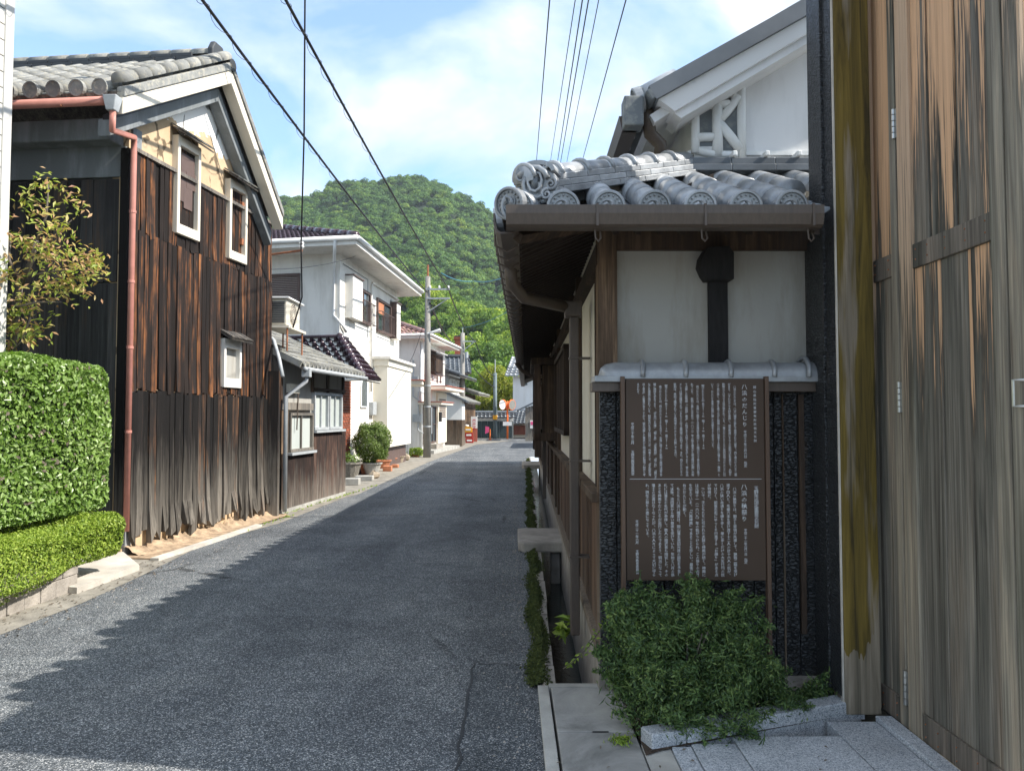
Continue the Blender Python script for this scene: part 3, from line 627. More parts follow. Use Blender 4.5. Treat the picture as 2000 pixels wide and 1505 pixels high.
# hip ridge: noshi courses + caps
hv = (Ct-Cn); hl = hv.length; hd = hv.normalized(); hs = Vector((hd.y, -hd.x, 0)).normalized(); hn = hs.cross(hd).normalized()
base = Cn+hn*.02
for c in range(3):
    z_ = .02+c*.037; wd = .105-c*.012; L = .26+(c*.13) % .26; k = .2-(c*.12)
    s0 = .22
    while s0 < hl+.05:
        s1 = min(s0+(.27 if s0 > .25 else L*.7), hl+.08)
        for sg in (-1, 1):
            b = MB(); A = base+hd*s0; C = base+hd*(s1-.003)
            x0, x1 = (sg*.004, sg*wd) if sg > 0 else (sg*wd, sg*.004)
            b.hexa([A+hs*x1+hn*z_, A+hs*x0+hn*z_, C+hs*x0+hn*z_, C+hs*x1+hn*z_][::-1]+[A+hs*x1+hn*(z_+.034), A+hs*x0+hn*(z_+.034), C+hs*x0+hn*(z_+.034), C+hs*x1+hn*(z_+.034)][::-1])
            part('ridge_course_tile', b, m['tile_silver'], H, bev=.004)
        s0 = s1
s0 = .2
capm = cover_mesh(.07, .27, 10, .88); capm.materials.append(m['tile_silver'])
while s0 < hl:
    inst('ridge_cap_tile', capm, frame3(base+hd*s0+hn*.125, hs, hd, hn), H)
    b = MB(); ar = [base+hd*(s0+.02)+hn*.125+(hs*math.cos(a)+hn*math.sin(a))*.076 for a in [math.pi*i/10 for i in range(11)]]; b.tube(ar, .013, 6); part('cap_rim', b, m['tile_silver'], H, smooth=True)
    s0 += .24
# flashing courses along the main wall
for c in range(2):
    x0 = Ct.x-.02
    while x0 < 2.5:
        b = MB(); b.box(x0, min(x0+.3, 2.5)-.003, GY-.12+c*.02, GY-.002, ztop+.05+c*.05, ztop+.096+c*.05); part('ridge_course_tile', b, m['tile_dark'], H, bev=.004); x0 += .3
for k in range(5):
    b = MB(); b.box(1.5+k*.22, 1.53+k*.22, GY-.13, GY-.003, ztop+.149, ztop+.185); part('plaster_knob', b, m['white'], H, bev=.006)
b = MB(); b.box(Ct.x, 2.5, GY-.02, GY+.01, ztop+.19, ztop+.22); part('plaster_fillet', b, m['white'], H)
# onigawara (ornate end tile) at the corner
oc = U(1047, 362, y_e+.09); of = -Vector((hd.x, hd.y, 0)).normalized(); of = (of*.55+Vector((0, -1, 0))*.75).normalized(); ox = Vector((-of.y, of.x, 0)); oz = Vector((0, 0, 1))
def op(x, z, y=0): return oc+ox*(x*.0026)+oz*(z*.0026)+of*y
out = [(-34, 8), (-40, 22), (-28, 30), (-20, 40), (-4, 46), (14, 44), (26, 32), (36, 24), (44, 14), (40, 2), (46, -10), (44, -28), (30, -36), (12, -38), (-6, -30), (-16, -26), (-28, -14), (-26, 0)]
b = MB(); b.poly([op(x, z) for x, z in out][::-1], of*-.09); ogo = part('demon_face_tile', b, m['tile_silver'], H, bev=.01)
def spiral(cx, cz, r0, turns, sgn=1, r=.011):
    pts = []; rs = []
    for i in range(18):
        t = i/17; a = sgn*t*turns*2*math.pi+1.2; rr = r0*(1-.86*t); pts.append(op(cx+rr*math.cos(a), cz+rr*math.sin(a), .012)); rs.append(r*(1-.5*t))
    return MB().tube(pts, rs, 7)
for a_ in ((-31, 18, 10, 1.4, 1), (33, -2, 13, 1.6, -1), (24, -22, 12, 1.5, 1), (36, -26, 7, 1.2, -1), (20, 36, 6, 1, -1)):
    part('scroll', spiral(*a_), m['tile_silver'], H, smooth=True)
for pts, r in (([(-36, 20), (-24, 30), (-8, 36), (8, 34), (20, 24), (26, 12)], .017), ([(-22, 18), (-26, 4), (-24, -10), (-12, -22), (4, -28), (14, -24)], .012), ([(-14, 22), (-2, 26), (10, 22), (14, 8), (10, -8), (0, -14), (-10, -10), (-16, 4), (-14, 22)], .009)):
    part('scroll', MB().tube([op(x, z, .014) for x, z in pts], r, 8), m['tile_silver'], H, smooth=True)
b = MB(); b.sphere(tuple(op(-1, 5, .01)), .022, .022, .034, 12, 8); part('medallion', b, m['tile_dark'], H, smooth=True)
b = MB(); b.sphere((0, 0, 0), .001, n=4, m=2)
b = MB(); ar = [op(42*math.cos(a), 26+24*math.sin(a)) for a in [math.pi*i/12 for i in range(13)]]; ar2 = [p-of*.13 for p in ar]
ar3 = [op(34*math.cos(a), 24+17*math.sin(a)) for a in [math.pi*i/12 for i in range(13)]]
for i in range(12): b.hexa([ar[i]-of*.11, ar[i+1]-of*.11, ar3[i+1]-of*.11, ar3[i]-of*.11, ar[i]+of*.02, ar[i+1]+of*.02, ar3[i+1]+of*.02, ar3[i]+of*.02])
part('hood_tile', b, m['tile_silver'], H)
inst('end_tile', end, frame3(Cn+Vector((.055, -.01, .03)), Vector((.85, -.5, 0)).normalized(), Vector((.5, .85, .15)).normalized(), Vector((-.1, -.1, 1)).normalized()) @ Matrix.Scale(.98, 4), H)
inst('cover_tile', cov, frame3(Cn+Vector((.055, -.01, .03)), Vector((.85, -.5, 0)).normalized(), Vector((.5, .85, .15)).normalized(), Vector((-.1, -.1, 1)).normalized()) @ Matrix.Scale(.96, 4), H)
# fascia, rafters, gutters
b = MB(); FR.box(b, -.5, HL, EZ-.09, EZ-.01, .46, .48); part('eave_board', b, m['eave_wood'], H)
b = MB(); b.box(xe+.04, 1.55, y_e+.03, y_e+.06, EZ-.09, EZ-.04); part('eave_board', b, m['eave_wood'], H)
raf = MB(); L = 1.25; raf.hexa([(0,-.014,0),(L,-.014,L*PS),(L,.014,L*PS),(0,.014,0),(0,-.014,.04),(L,-.014,L*PS+.04),(L,.014,L*PS+.04),(0,.014,.04)]); rme = raf.mesh('rafter'); rme.materials.append(m['eave_wood'])
for k in range(140):
    P = FR.p(-.35+k*.118, EZ-.115, .5); 
    if k*.118-.35 < .15: continue
    inst('rafter', rme, Matrix.Translation(P), H)
for k in range(6):
    ln = .1+k*.118; b = MB(); P = FR.p(-.42+k*.118, EZ-.115, .5); b.hexa([P+Vector((0,-.014,0)), P+Vector((ln,-.014,ln*PS)), P+Vector((ln,.014,ln*PS)), P+Vector((0,.014,0))]+[q_+Vector((0,0,.04)) for q_ in (P+Vector((0,-.014,0)), P+Vector((ln,-.014,ln*PS)), P+Vector((ln,.014,ln*PS)), P+Vector((0,.014,0)))]); part('rafter', b, m['eave_wood'], H)
rf2 = MB(); L = 1.2; rf2.hexa([(-.014,0,0),(.014,0,0),(.014,L,L*PS),(-.014,L,L*PS),(-.014,0,.04),(.014,0,.04),(.014,L,L*PS+.04),(-.014,L,L*PS+.04)]); rme2 = rf2.mesh('rafter'); rme2.materials.append(m['eave_wood'])
for k in range(10): inst('rafter', rme2, Matrix.Translation((.55+k*.118, y_e+.06, EZ-.112)), H)
b = MB(); pts = [Vector((xe+.08, y_e+.07, EZ-.12)), Vector((.56, 4.44, EZ-.12+.5*PS))]; b.tube(pts, .04, 4); part('hip_rafter', b, m['timber'], H)
def gutter(A, B, side, hgt=.085, wid=.1):     # open trough with lip
    A = Vector(A); B = Vector(B); s_ = Vector(side); z = Vector((0, 0, 1)); b = MB(); prof = [(0, hgt), (0, 0), (wid*.15, -.012), (wid*.85, -.012), (wid, .0), (wid+.012, hgt*.55), (wid+.012, hgt), (wid+.022, hgt), (wid+.022, hgt*.5), (wid+.008, -.01), (wid*.85, -.022), (wid*.15, -.022), (-.01, -.008), (-.01, hgt)]
    n = len(prof); vs = [A+s_*x+z*y for x, y in prof]+[B+s_*x+z*y for x, y in prof]
    b.add(vs, [(i, (i+1) % n, n+(i+1) % n, n+i) for i in range(n)]+[tuple(range(n))[::-1], tuple(range(n, 2*n))]); return b
gz = EZ-.1
ga = Vector((xe+.02, y_e-.04, gz)); gb = Vector((1.56, y_e-.04, gz))
part('front_gutter', gutter(gb, ga, (0, -1, 0)), m['gutter'], H)
pa = FR.p(-.58, gz, .485); pb = FR.p(HL, gz, .485)
part('side_gutter', gutter(pa, pb, (-1, 0, 0)), m['gutter'], H)
for x in (.42, .96, 1.5):
    b = MB(); b.box(x, x+.012, y_e-.165, y_e-.02, gz+.086, gz+.09); b.box(x, x+.012, y_e-.168, y_e-.163, gz-.02, gz+.09)
    b.tube([(x, y_e-.1, gz-.02), (x+.004, y_e-.1, gz-.07), (x+.018, y_e-.1, gz-.085), (x+.03, y_e-.1, gz-.07), (x+.03, y_e-.06, gz-.01)], .005, 6); part('gutter_hook', b, m['gutter'], H)
for k in range(42):
    a0 = -.3+k*.24; b = MB(); pts = [FR.p(a0, gz+.08, .61), FR.p(a0, gz-.02, .61), FR.p(a0, gz-.055, .54), FR.p(a0, gz-.02, .48)]; b.tube(pts, .006, 5); part('gutter_hook', b, m['gutter'], H)
# near downpipe with its arm
FDp = 5.3
b = MB(); A = FR.p(.55, gz-.0, .62); B = FR.p(.72, gz-.14, .52); C = FR.p(.9, 2.36, .1); 
b.tube([FR.p(.35, gz, .54), FR.p(.45, gz-.1, .53), FR.p(.6, gz-.17, .45), FR.p(.9, 2.37, .12)], .042, 10); part('gutter_arm', b, m['gutter'], H, smooth=True)
b = MB(); FR.box(b, .83, .97, 2.30, 2.41, .04, .16); part('rain_head', b, m['gutter'], H, bev=.01)
b = MB(); FR.box(b, .86, .94, .06, 2.3, .06, .125); part('downpipe', b, m['gutter'], H, bev=.008)
for z_ in (.6, 1.27, 2.0):
    b = MB(); FR.box(b, .85, .95, z_, z_+.012, -.02, .13); part('pipe_bracket', b, m['gutter'], H)
b = MB(); FR.box(b, 9.4, 9.48, .06, 2.2, .06, .125); b.tube([FR.p(9.2, gz, .62), FR.p(9.3, gz-.15, .5), FR.p(9.44, 2.22, .1)], .04, 8); part('downpipe', b, m['gutter'], H)
# --- street wall below the pent roof
b = MB(); FR.box(b, -.02, HL, -.45, .24, -.25, .02); part('foundation', b, m['stone'], H)
b = MB(); FR.box(b, .1, HL, .2, 3.0, -.2, -.03); part('plaster_wall', b, m['cream'], H)
for k in range(108):
    a0 = .1+k*.18; b = MB(); FR.box(b, a0+.002, a0+.176, .27, 1.085, -.03, -.008+rnd.uniform(-.003, .003)); part('dado_board', b, m['dado'], H)
b = MB(); FR.box(b, .0, HL, .235, .285, -.03, .035); part('base_rail', b, m['timber_old'], H, bev=.004)
b = MB(); FR.box(b, .0, HL, 1.085, 1.14, -.03, .05); part('sill_rail', b, m['timber_old'], H, bev=.006)
b = MB(); FR.box(b, .0, HL, 2.5, 2.62, -.03, .02); part('lintel', b, m['timber'], H)
for a0 in (1.75, 2.7, 5.5, 6.3, 8.0, 9.9, 11.7, 13.5, 15.3, 17.1, 19.5):
    b = MB(); FR.box(b, a0, a0+.11, .2, 2.75, -.03, .018); part('post', b, m['timber'], H)
for a0 in (.42,):
    b = MB(); FR.box(b, a0, a0+.03, 1.14, 2.5, -.03, -.012); part('thin_post', b, m['timber'], H)
def lattice(a0, a1, h0, h1, o, n, par, name='lattice_window'):
    b = MB(); FR.box(b, a0, a1, h0, h0+.05, o-.04, o+.03); FR.box(b, a0, a1, h1-.05, h1, o-.04, o+.03); FR.box(b, a0, a0+.05, h0, h1, o-.04, o+.028); FR.box(b, a1-.05, a1, h0, h1, o-.04, o+.028)
    f = part(name, b, m['timber'], par)
    b = MB(); FR.box(b, a0+.05, a1-.05, h0+.05, h1-.05, o-.05, o-.045); part('pane', b, m['black_paint'], f)
    for i in range(n):
        t = a0+.05+(a1-a0-.1)*(i+.5)/n; b = MB(); FR.box(b, t-.012, t+.012, h0+.05, h1-.05, o-.03, o+.005); part('slat', b, m['timber'], f)
lattice(2.85, 5.2, 1.4, 2.3, .04, 26, H)
# projecting bay with lattice
b = MB(); FR.box(b, 6.42, 9.3, 2.34, 2.44, -.02, .36); part('bay_cap', b, m['timber'], H, bev=.005)
b = MB(); FR.box(b, 6.5, 9.2, 1.22, 1.34, -.02, .32); part('bay_sill', b, m['timber'], H, bev=.005)
for a0 in (6.5, 9.1):
    b = MB(); FR.box(b, a0, a0+.09, .98, 2.34, .22, .31); part('bay_post', b, m['timber'], H)
b = MB(); FR.box(b, 6.55, 6.57, 1.34, 2.34, .0, .2); part('bay_side', b, m['timber_old'], H)
lattice(6.6, 9.1, 1.34, 2.34, .27, 24, H, 'bay_lattice')
lattice(10.3, 11.6, 1.3, 2.3, .04, 10, H); lattice(13.8, 15.1, 1.3, 2.3, .04, 10, H)
# --- front wall under the eave
b = MB(); FF.box(b, .05, 1.5, 0, 2.95, -.2, -.03); part('front_plaster', b, m['old_plaster'], H)
b = MB(); FF.box(b, -.01, .105, .1, 2.75, -.1, .02); part('corner_post', b, m['timber_old'], H, bev=.006)
b = MB(); FF.box(b, .1, 1.5, 2.585, 2.75, -.05, .01); part('head_beam', b, m['timber'], H)
a0, z1 = FF.uv(1384, 545); a1, _ = FF.uv(1421, 545)
b = MB(); FF.box(b, a0, a1, 1.8, 2.59, -.05, -.0); part('wall_post', b, m['blackwood'], H)
pl = [(1371, 500), (1382, 482), (1424, 480), (1434, 492), (1434, 545), (1383, 545), (1376, 535), (1368, 517)]
b = MB(); b.poly([FF.p(*FF.uv(x, y, .09), .09) for x, y in pl], (0, .2, 0)); part('beam_end', b, m['blackwood'], H, bev=.004)
# ================================================================= fence of charred boards below the tile coping
fe = thing('board_fence', 'low wall of charred black boards under a grey tile coping, behind the brown sign', 'fence', (1.2, 4.34, 0))
x = .51; FY = 4.34
ws = [.1]+[.132]*20
for w_ in ws:
    if x > 1.84: break
    w2 = w_*rnd.uniform(.93, 1.07); b = MB(); x1 = x+w2-.006; dz_ = rnd.uniform(0, .006)
    b.box(x, x1, FY-.02-dz_, FY+.02, .1, 1.74); part('charred_board', b, m['char'], fe, bev=.003)
    x += w2
for x in (1.565,):
    b = MB(); b.box(x, x+.008, FY-.035, FY-.02, .12, 1.72); part('batten', b, m['timber_old'], fe)
b = MB(); b.box(1.66, 1.69, FY-.04, FY-.02, .35, 1.72); part('batten', b, m['timber'], fe)
b = MB(); b.box(.46, 1.84, FY-.09, FY+.05, 1.735, 1.79); part('coping_beam', b, m['gutter'], fe, bev=.004)
b = MB(); b.box(.47, 1.84, FY-.12, FY+.05, 1.79, 1.825); part('coping_course', b, m['tile_silver'], fe, bev=.004)
b = MB(); vs = []; n = 10
X0, X1 = .52, 1.86
for x, sc_ in ((.50, .05), (.515, .6), (.54, .86), (.6, 1), (1.72, 1), (1.86, 1.25)):
    for k in range(n+1):
        a = math.pi*k/n; vs.append((x, FY-.03-.088*sc_*math.cos(a), 1.822+.085*sc_*math.sin(a)))
b.add(vs, [(i*(n+1)+k, i*(n+1)+k+1, (i+1)*(n+1)+k+1, (i+1)*(n+1)+k) for i in range(5) for k in range(n)]); part('coping_cap', b, m['tile_silver'], fe, smooth=True)
for px in (1252, 1335, 1422, 1506, 1570, 1600):
    x = (px-1000)/FX*4.28; b = MB(); sc_ = 1 if px < 1560 else 1.22
    b.tube([(x+.01*math.sin(a), FY-.03-.095*sc_*math.cos(a), 1.818+.094*sc_*math.sin(a)) for a in [math.pi*k/10 for k in range(11)]], .014, 7); part('coping_rim', b, m['tile_silver'], fe, smooth=True)
# stone footing below
b = MB(); b.box(.5, 1.86, FY-.03, FY+.06, -.1, .11); part('footing', b, m['stone'], fe)
# ================================================================= storage hall corner, gate post and folding door
FD = F((1.97, 3.98), (0, -1))
xa = (1641-1000)/FX*3.96
hall = thing('storage_hall', 'tall dark hall side of scale-charred boards, narrow strip left of the ochre post', 'hall', (1.8, 4.15, 0))
for x0, x1, z0_, z1_, dy in ((1.722, 1.752, 1.95, 4.3, .02), (1.755, xa-.013, .12, 4.3, .125), (1.725, 1.752, .12, 1.94, .0)):
    b = MB(); b.box(x0, x1, 4.1-dy, 4.14, z0_, z1_); part('charred_board', b, m['char'], hall, bev=.003)
b = MB(); b.box(1.74, 2.3, 4.14, 4.30, 0, 4.25); part('side_wall', b, m['char'], hall)
b = MB(); b.box(2.013, 2.3, 3.7, 4.138, 0, 4.25); part('light_block_return', b, m['char'], hall)  # added block behind the post, closes a slit of sunlight onto the road
b = MB(); b.box(1.76, 2.3, 4.302, 4.46, 0, 2.62); part('light_block_infill', b, m['char'], hall)  # added block, keeps a sun patch off the front plaster
b = MB(); b.box(1.80, 1.86, 3.98, 4.1, 0, .22); part('foot_block', b, m['granite'], hall)
pt = thing('gate_post', 'square wooden gate post stained ochre yellow down its middle', 'post', (1.87, 4.0, 0))
xa, xb = (1641-1000)/FX*3.96, 1.94
b = MB(); b.box(xa, xb, 3.96, 4.098, .03, 4.6); part('post_shaft', b, m['post'], pt, bev=.006)
b = MB(); b.box(xa-.011, xa-.002, 3.966, 3.99, .03, 4.6); part('edge_strip', b, m['concrete_lite'], pt)
def s_(px): return FD.s_at(px)
door = thing('folding_door', 'tall weathered wooden folding door on the right, orange above and grey below', 'door', (1.97, 3.3, 0))
def dbox(a0, a1, z0_, z1_, o0, o1, mat, name, bev=.004, par=None):
    b = MB(); FD.box(b, a0, a1, z0_, z1_, o0, o1); return part(name, b, m[mat], par or door, bev=bev)
TOP = 4.6
# jamb strip next to the post
dbox(.0, 1.15, .04, TOP-.02, -.06, -.05, 'blackwood', 'light_stop_sheet', 0)  # sheet added behind the door so no sun slits pass between boards
dbox(s_(1692)-.0, s_(1701), .04, TOP, -.05, .012, 'door_stile', 'stile')
l1a, l1b = s_(1702), s_(1756)
dbox(l1a, l1a+.03, .04, TOP, -.04, .0, 'door_stile', 'stile')
dbox(s_(1744), l1b, .04, TOP, -.04, .0, 'door_stile', 'stile')
def boards(a0, a1, n, z0_, z1_):
    w_ = (a1-a0)/n
    for i in range(n): dbox(a0+i*w_+.001, a0+(i+1)*w_-.005, z0_, z1_, -.035, -.016+rnd.uniform(-.002, .002), 'door_board', 'board', .003)
for z0_, z1_ in ((.17, 2.32), (2.44, 4.5)): boards(l1a+.03, s_(1744), 2, z0_, z1_)
dbox(l1a+.03, s_(1744), 2.32, 2.44, -.04, -.004, 'door_rail', 'rail'); dbox(l1a+.03, s_(1744), .04, .17, -.04, -.003, 'door_rail', 'rail')
l2a, l2b = s_(1760), s_(1970)
dbox(l2a, s_(1785), .04, TOP, -.04, .002, 'door_stile', 'stile'); dbox(s_(1941), l2b, .04, TOP, -.04, .002, 'door_stile', 'stile')
ip, jp = s_(1785), s_(1941)
for z0_, z1_ in ((.17, 2.32), (2.44, 4.5)):
    cuts = [0, .22, .25, .58, .62, 1.0] if z0_ > 1 else [0, .36, .7, 1.0]
    for i in range(len(cuts)-1):
        if cuts[i+1]-cuts[i] < .05:
            dbox(ip+(jp-ip)*cuts[i], ip+(jp-ip)*cuts[i+1], z0_, z1_, -.035, -.026, 'door_stile', 'cover_strip', .001); continue
        dbox(ip+(jp-ip)*cuts[i]+.001, ip+(jp-ip)*cuts[i+1]-.004, z0_, z1_, -.035, -.014+rnd.uniform(-.003, .002), 'door_board', 'board', .003)
dbox(ip, jp, 2.32, 2.44, -.04, -.002, 'door_rail', 'rail'); dbox(ip, jp, .04, .17, -.04, -.002, 'door_rail', 'rail')
l3a = s_(1974); l3b = 1.15
dbox(l3a, l3a+.1, .04, TOP, -.04, .002, 'door_stile', 'stile'); boards(l3a+.1, l3b, 3, .04, TOP)
for px, y0, y1 in ((1754, 205, 265), (1771, 745, 806), (1783, 1300, 1366)):
    a_ = s_(1757); zt = FD.uv(1757, y0 if px > 0 else y0)[1]; zb = FD.uv(1757, y1)[1]
    Y_ = 3.98-a_; b = MB(); X = 1.97-.008
    n = 5
    for i in range(n):
        z_0 = zb+(zt-zb)*i/n; b.tube([(X, Y_, z_0+.002), (X, Y_, z_0+(zt-zb)/n-.002)], .008, 8)
    FD.box(b, a_-.02, a_+.02, zb+.003, zt-.003, .0, .003); part('hinge', b, m['steel'], door)
a_ = s_(1994); b = MB(); zt = FD.uv(1994, 742)[1]; zb = FD.uv(1994, 793)[1]
b.tube([FD.p(a_+.02, zt, .0), FD.p(a_-.005, zt, .03), FD.p(a_-.005, zb, .03), FD.p(a_+.02, zb, .0)], .006, 6); part('handle', b, m['steel'], door)
# ================================================================= information board
sb = thing('information_board', 'brown metal information board with two blocks of white vertical writing, standing before the charred fence', 'sign', (1.02, 4.2, 0))
SY = 4.2
def sx(px): return (px-1000)/FX*SY
def sz(py): return U(1350, py, SY).z
bx0, bx1 = sx(1222), sx(1492); bz0, bz1 = sz(1133), sz(739)
b = MB(); b.box(bx0, bx1, SY, SY+.02, bz0, bz1); part('panel', b, m['sign_brown'], sb, bev=.002)
for x in (sx(1211), sx(1492)):
    b = MB(); b.box(x+.004, x+.026, SY-.012, SY+.03, .05, bz1+.012); part('support_post', b, m['sign_frame'], sb, bev=.002)
b = MB(); b.box(sx(1229), sx(1485), SY-.0025, SY-.0005, sz(935.2), sz(934.5)); part('divider_line', b, m['letter'], sb)
UP = [(1474, 752, 5.45, 5.3, '岡山県指定重要有形民俗文化財', 8.0), (1454, 749, 9.5, 9.0, '八浜のだんじり', 12.2), (1454.5, 840, 5.6, 5.2, '平成三十年三月六日　指定', 6.0)]
body1 = [(1435, '　八浜のだんじりは、八浜八幡宮の祭礼で使用される山車で、西と南のだんじり二基'), (1424.3, 'がある。いずれもケヤキ材を使用し、歴史物語にちなんだ彫刻は彩色豊かで、人物や'), (1413.4, '動物などはガラス目が使われている。二基のだんじりともに県内各地のだんじりに比'),
 (1402.5, 'べて背が高く、囃子を奏でながら神輿の巡行に供奉する移動式の囃子台（・舞尻）と'), (1391.3, 'いう、だんじり本来の役割に徹した古態をよく伝えている。'), (1373, '【西のだんじり】長さ3・2m　幅1・9m　高さ3・8m'),
 (1362.4, '　西のだんじりは、全体に三国志と日本神話を題材にした精巧かつ丁寧な彫刻が施さ'), (1351.7, 'れている。　彫刻の裏には文化七（一八一〇）年の銘や幕末から明治時代初期に大阪'), (1340.5, 'て活躍した彫物師「二前田」義次」の銘があり大阪との交流を示しており、彼の作品'),
 (1329.6, 'としては現在確認されているものの中で最西端の作例である。また、西のだんじりの'), (1318.5, '彫刻は、県内で確認されている他地域のだんじりと比較しても古い。'), (1301, '【南のだんじり】長さ3・7m　幅2・2m　高さ3・8m'),
 (1289.8, '　南のだんじりは、西のだんじりよりも大きく、全体に施された彫刻の題材は源平合'), (1279, '戦に題材を求めており、「宇治川の先陣」「鵯の鳥」「逆落鵯越」「扇の的」「錣引き」'), (1268, 'など名場面が描かれている。制作年代を示す記録はないが、作者として「邑久郡尻海'),
 (1257.3, '井上幸治」の墨書があることから、彼が活躍した幕末から明治時代初期頃の制作と考'), (1246.5, 'えられる。')]
UP += [(x, 748, 4.9, 4.75, t, 4.75) for x, t in body1]+[(1235, 825, 6.0, 5.4, '平成三十年三月　　玉野市教育委員会', 6.0)]
UP += [(1474.5, 949, 8.2, 7.6, '玉野市指定重要文化財', 8.05), (1451, 944, 10.5, 10.5, '八浜の秋祭り', 12.3), (1452.8, 1032, 5.6, 5.6, '平成二十一年六月一日　指定', 5.15)]
body2 = [(1432.5, '　八浜の秋祭りは、獅子と宰領が先導して、鋏箱二箱を受け'), (1420, '渡す四人と、毛槍六本を受け渡す十二人の計十六人の奴が、'), (1407.8, '八浜の狭い本通りを練り歩く。単に歩くだけの大名行列の奴'), (1395.6, 'ではなく、前後左右にゆっくり行進する「お練り」がある点'), (1383.5, 'が特徴だ。'),
 (1371.3, '　ついで、子どもたちに引かれた太鼓と神輿が続く。神輿に'), (1359.4, 'は元禄十一（一六八九）年の銘がつけられ、この祭りの古さ'), (1347.1, 'を伝えている。「六角神輿」であることも珍しい。最後に二'), (1335, '台のだんじりが動く。'), (1323.2, '　もともと八浜八幡宮は、岡山藩主池田光政の誕生を予言し'),
 (1311, 'て以後、池田家から厚い尊崇を受けていた。年始と八月の祭'), (1298.7, '礼には藩主の名代が参拝し、数人の鎧武者も随従した。その'), (1286.8, 'あとを神輿やだんじりが巡行したのであろう。明治になって'), (1274.9, '藩士の派遣はなくなったが、八浜の人々によって大切に守ら'), (1262.7, 'れ、現在の祭りの姿になっている。')]
UP += [(x, 944, 6.4, 6.4, t, 6.62) for x, t in body2]+[(1242.5, 1015, 5.6, 5.6, '平成二十一年六月　　玉野市教育委員会', 5.75)]
chars = sorted(set(''.join(u[4] for u in UP))-{'　'})
tmp = []
for ch in chars:
    cu = bpy.data.curves.new('glyph', 'FONT'); cu.body = ch; cu.resolution_u = 1; cu.align_x = 'CENTER'; cu.offset = .0
    o = bpy.data.objects.new('glyph', cu); SC.collection.objects.link(o); tmp.append(o)
bpy.context.view_layer.update(); dg = bpy.context.evaluated_depsgraph_get(); GL = {}
for ch, o in zip(chars, tmp):
    me = o.evaluated_get(dg).to_mesh(); vs = [(v.co.x, v.co.y) for v in me.vertices]; fs = [tuple(p.vertices) for p in me.polygons]; GL[ch] = (vs, fs); o.evaluated_get(dg).to_mesh_clear()
for o in tmp:
    cu = o.data; bpy.data.objects.remove(o); bpy.data.curves.remove(cu)
lm = MB(); kx = SY/FX
for px, py, w_, h_, txt, pitch in UP:
    X = sx(px+ (py-745)*.0); z = sz(py); 
    for i, ch in enumerate(txt):
        if ch == '　': z -= pitch*kx; continue
        vs, fs = GL[ch]; S = w_*1.12*kx; cz = z-pitch*kx*.5; xs = [v[0] for v in vs]; ys = [v[1] for v in vs]
        out_ = []
        for (x, y) in vs:
            x_, y_ = x*S, (y-.38)*S
            if ch in '（）【】「」ー': x_, y_ = y_, -x_
            if ch in '、。': x_ += .55*S; y_ += .45*S
            out_.append((X+x_, SY-.0015, cz+y_))
        lm.add(out_, fs); z -= pitch*kx
part('lettering', lm, m['letter'], sb)
# ================================================================= generic helpers for the left side
def board_obj(f, a0, a1, h0, h1, o, mat, par, warp=.006, rag=0, name='plank', seg=4):
    """one weathered plank on facade f with wavy edges, bowed face and ragged foot"""
    th = rnd.uniform(.012, .02); vs = []; w0 = rnd.uniform(-1, 1)*warp; ph = rnd.uniform(0, 6)
    for j in range(seg+1):
        t = j/seg; h = h0+(h1-h0)*t; e = math.sin(ph+t*5)*warp*.5; bow = math.sin(ph*2+t*3)*warp*.6
        ex = rnd.uniform(-rag, rag)*.22 if j == 0 else 0
        flare = (1-t)**4*rag*rnd.uniform(0, .35)
        l0 = a0+e+(ex if j == 0 else 0); l1 = a1+e*.7-(abs(ex) if j == 0 else 0)
        hh0 = h+(rnd.uniform(0, rag) if j == 0 else 0); hh1 = h+(rnd.uniform(0, rag) if j == 0 else 0)
        vs += [f.p(l0, hh0, o+bow+flare+th), f.p(l1, hh1, o+bow+flare+th*rnd.uniform(.7, 1)), f.p(l1, hh1, o-.01), f.p(l0, hh0, o-.01)]
    b = MB(); fs = [(3, 2, 1, 0), tuple(range(4*seg, 4*seg+4))]
    for j in range(seg):
        for k in range(4): fs.append((4*j+k, 4*j+(k+1) % 4, 4*j+4+(k+1) % 4, 4*j+4+k))
    b.add(vs, fs); return part(name, b, mat, par)
def window(f, a0, a1, h0, h1, par, fw=.05, o=0.0, frame='white_paint', glass='glass', mull=1, rec=.05, pr=.02, name='window', rows=0):
    b = MB(); f.box(b, a0, a1, h1-fw, h1, o-rec, o+pr); f.box(b, a0, a1, h0, h0+fw, o-rec, o+pr+.01); f.box(b, a0, a0+fw, h0+fw, h1-fw, o-rec, o+pr); f.box(b, a1-fw, a1, h0+fw, h1-fw, o-rec, o+pr)
    fr = part(name, b, m[frame], par)
    n = mull+1
    for i in range(n):
        c0 = a0+fw+(a1-a0-2*fw)*i/n; c1 = a0+fw+(a1-a0-2*fw)*(i+1)/n; b = MB(); f.box(b, c0+.002, c1-.002, h0+fw, h1-fw, o-rec*.7-.006*(i % 2), o-rec*.55-.006*(i % 2)); part('pane', b, m[glass], fr)
        if i: b = MB(); f.box(b, c0-fw*.3, c0+fw*.3, h0+fw, h1-fw, o-rec*.9, o+pr*.4); part('mullion', b, m[frame], fr)
    for r_ in range(rows):
        hh = h0+(h1-h0)*(r_+1)/(rows+1); b = MB(); f.box(b, a0+fw, a1-fw, hh-.012, hh+.012, o-rec*.9, o+pr*.3); part('muntin', b, m[frame], fr)
    return fr
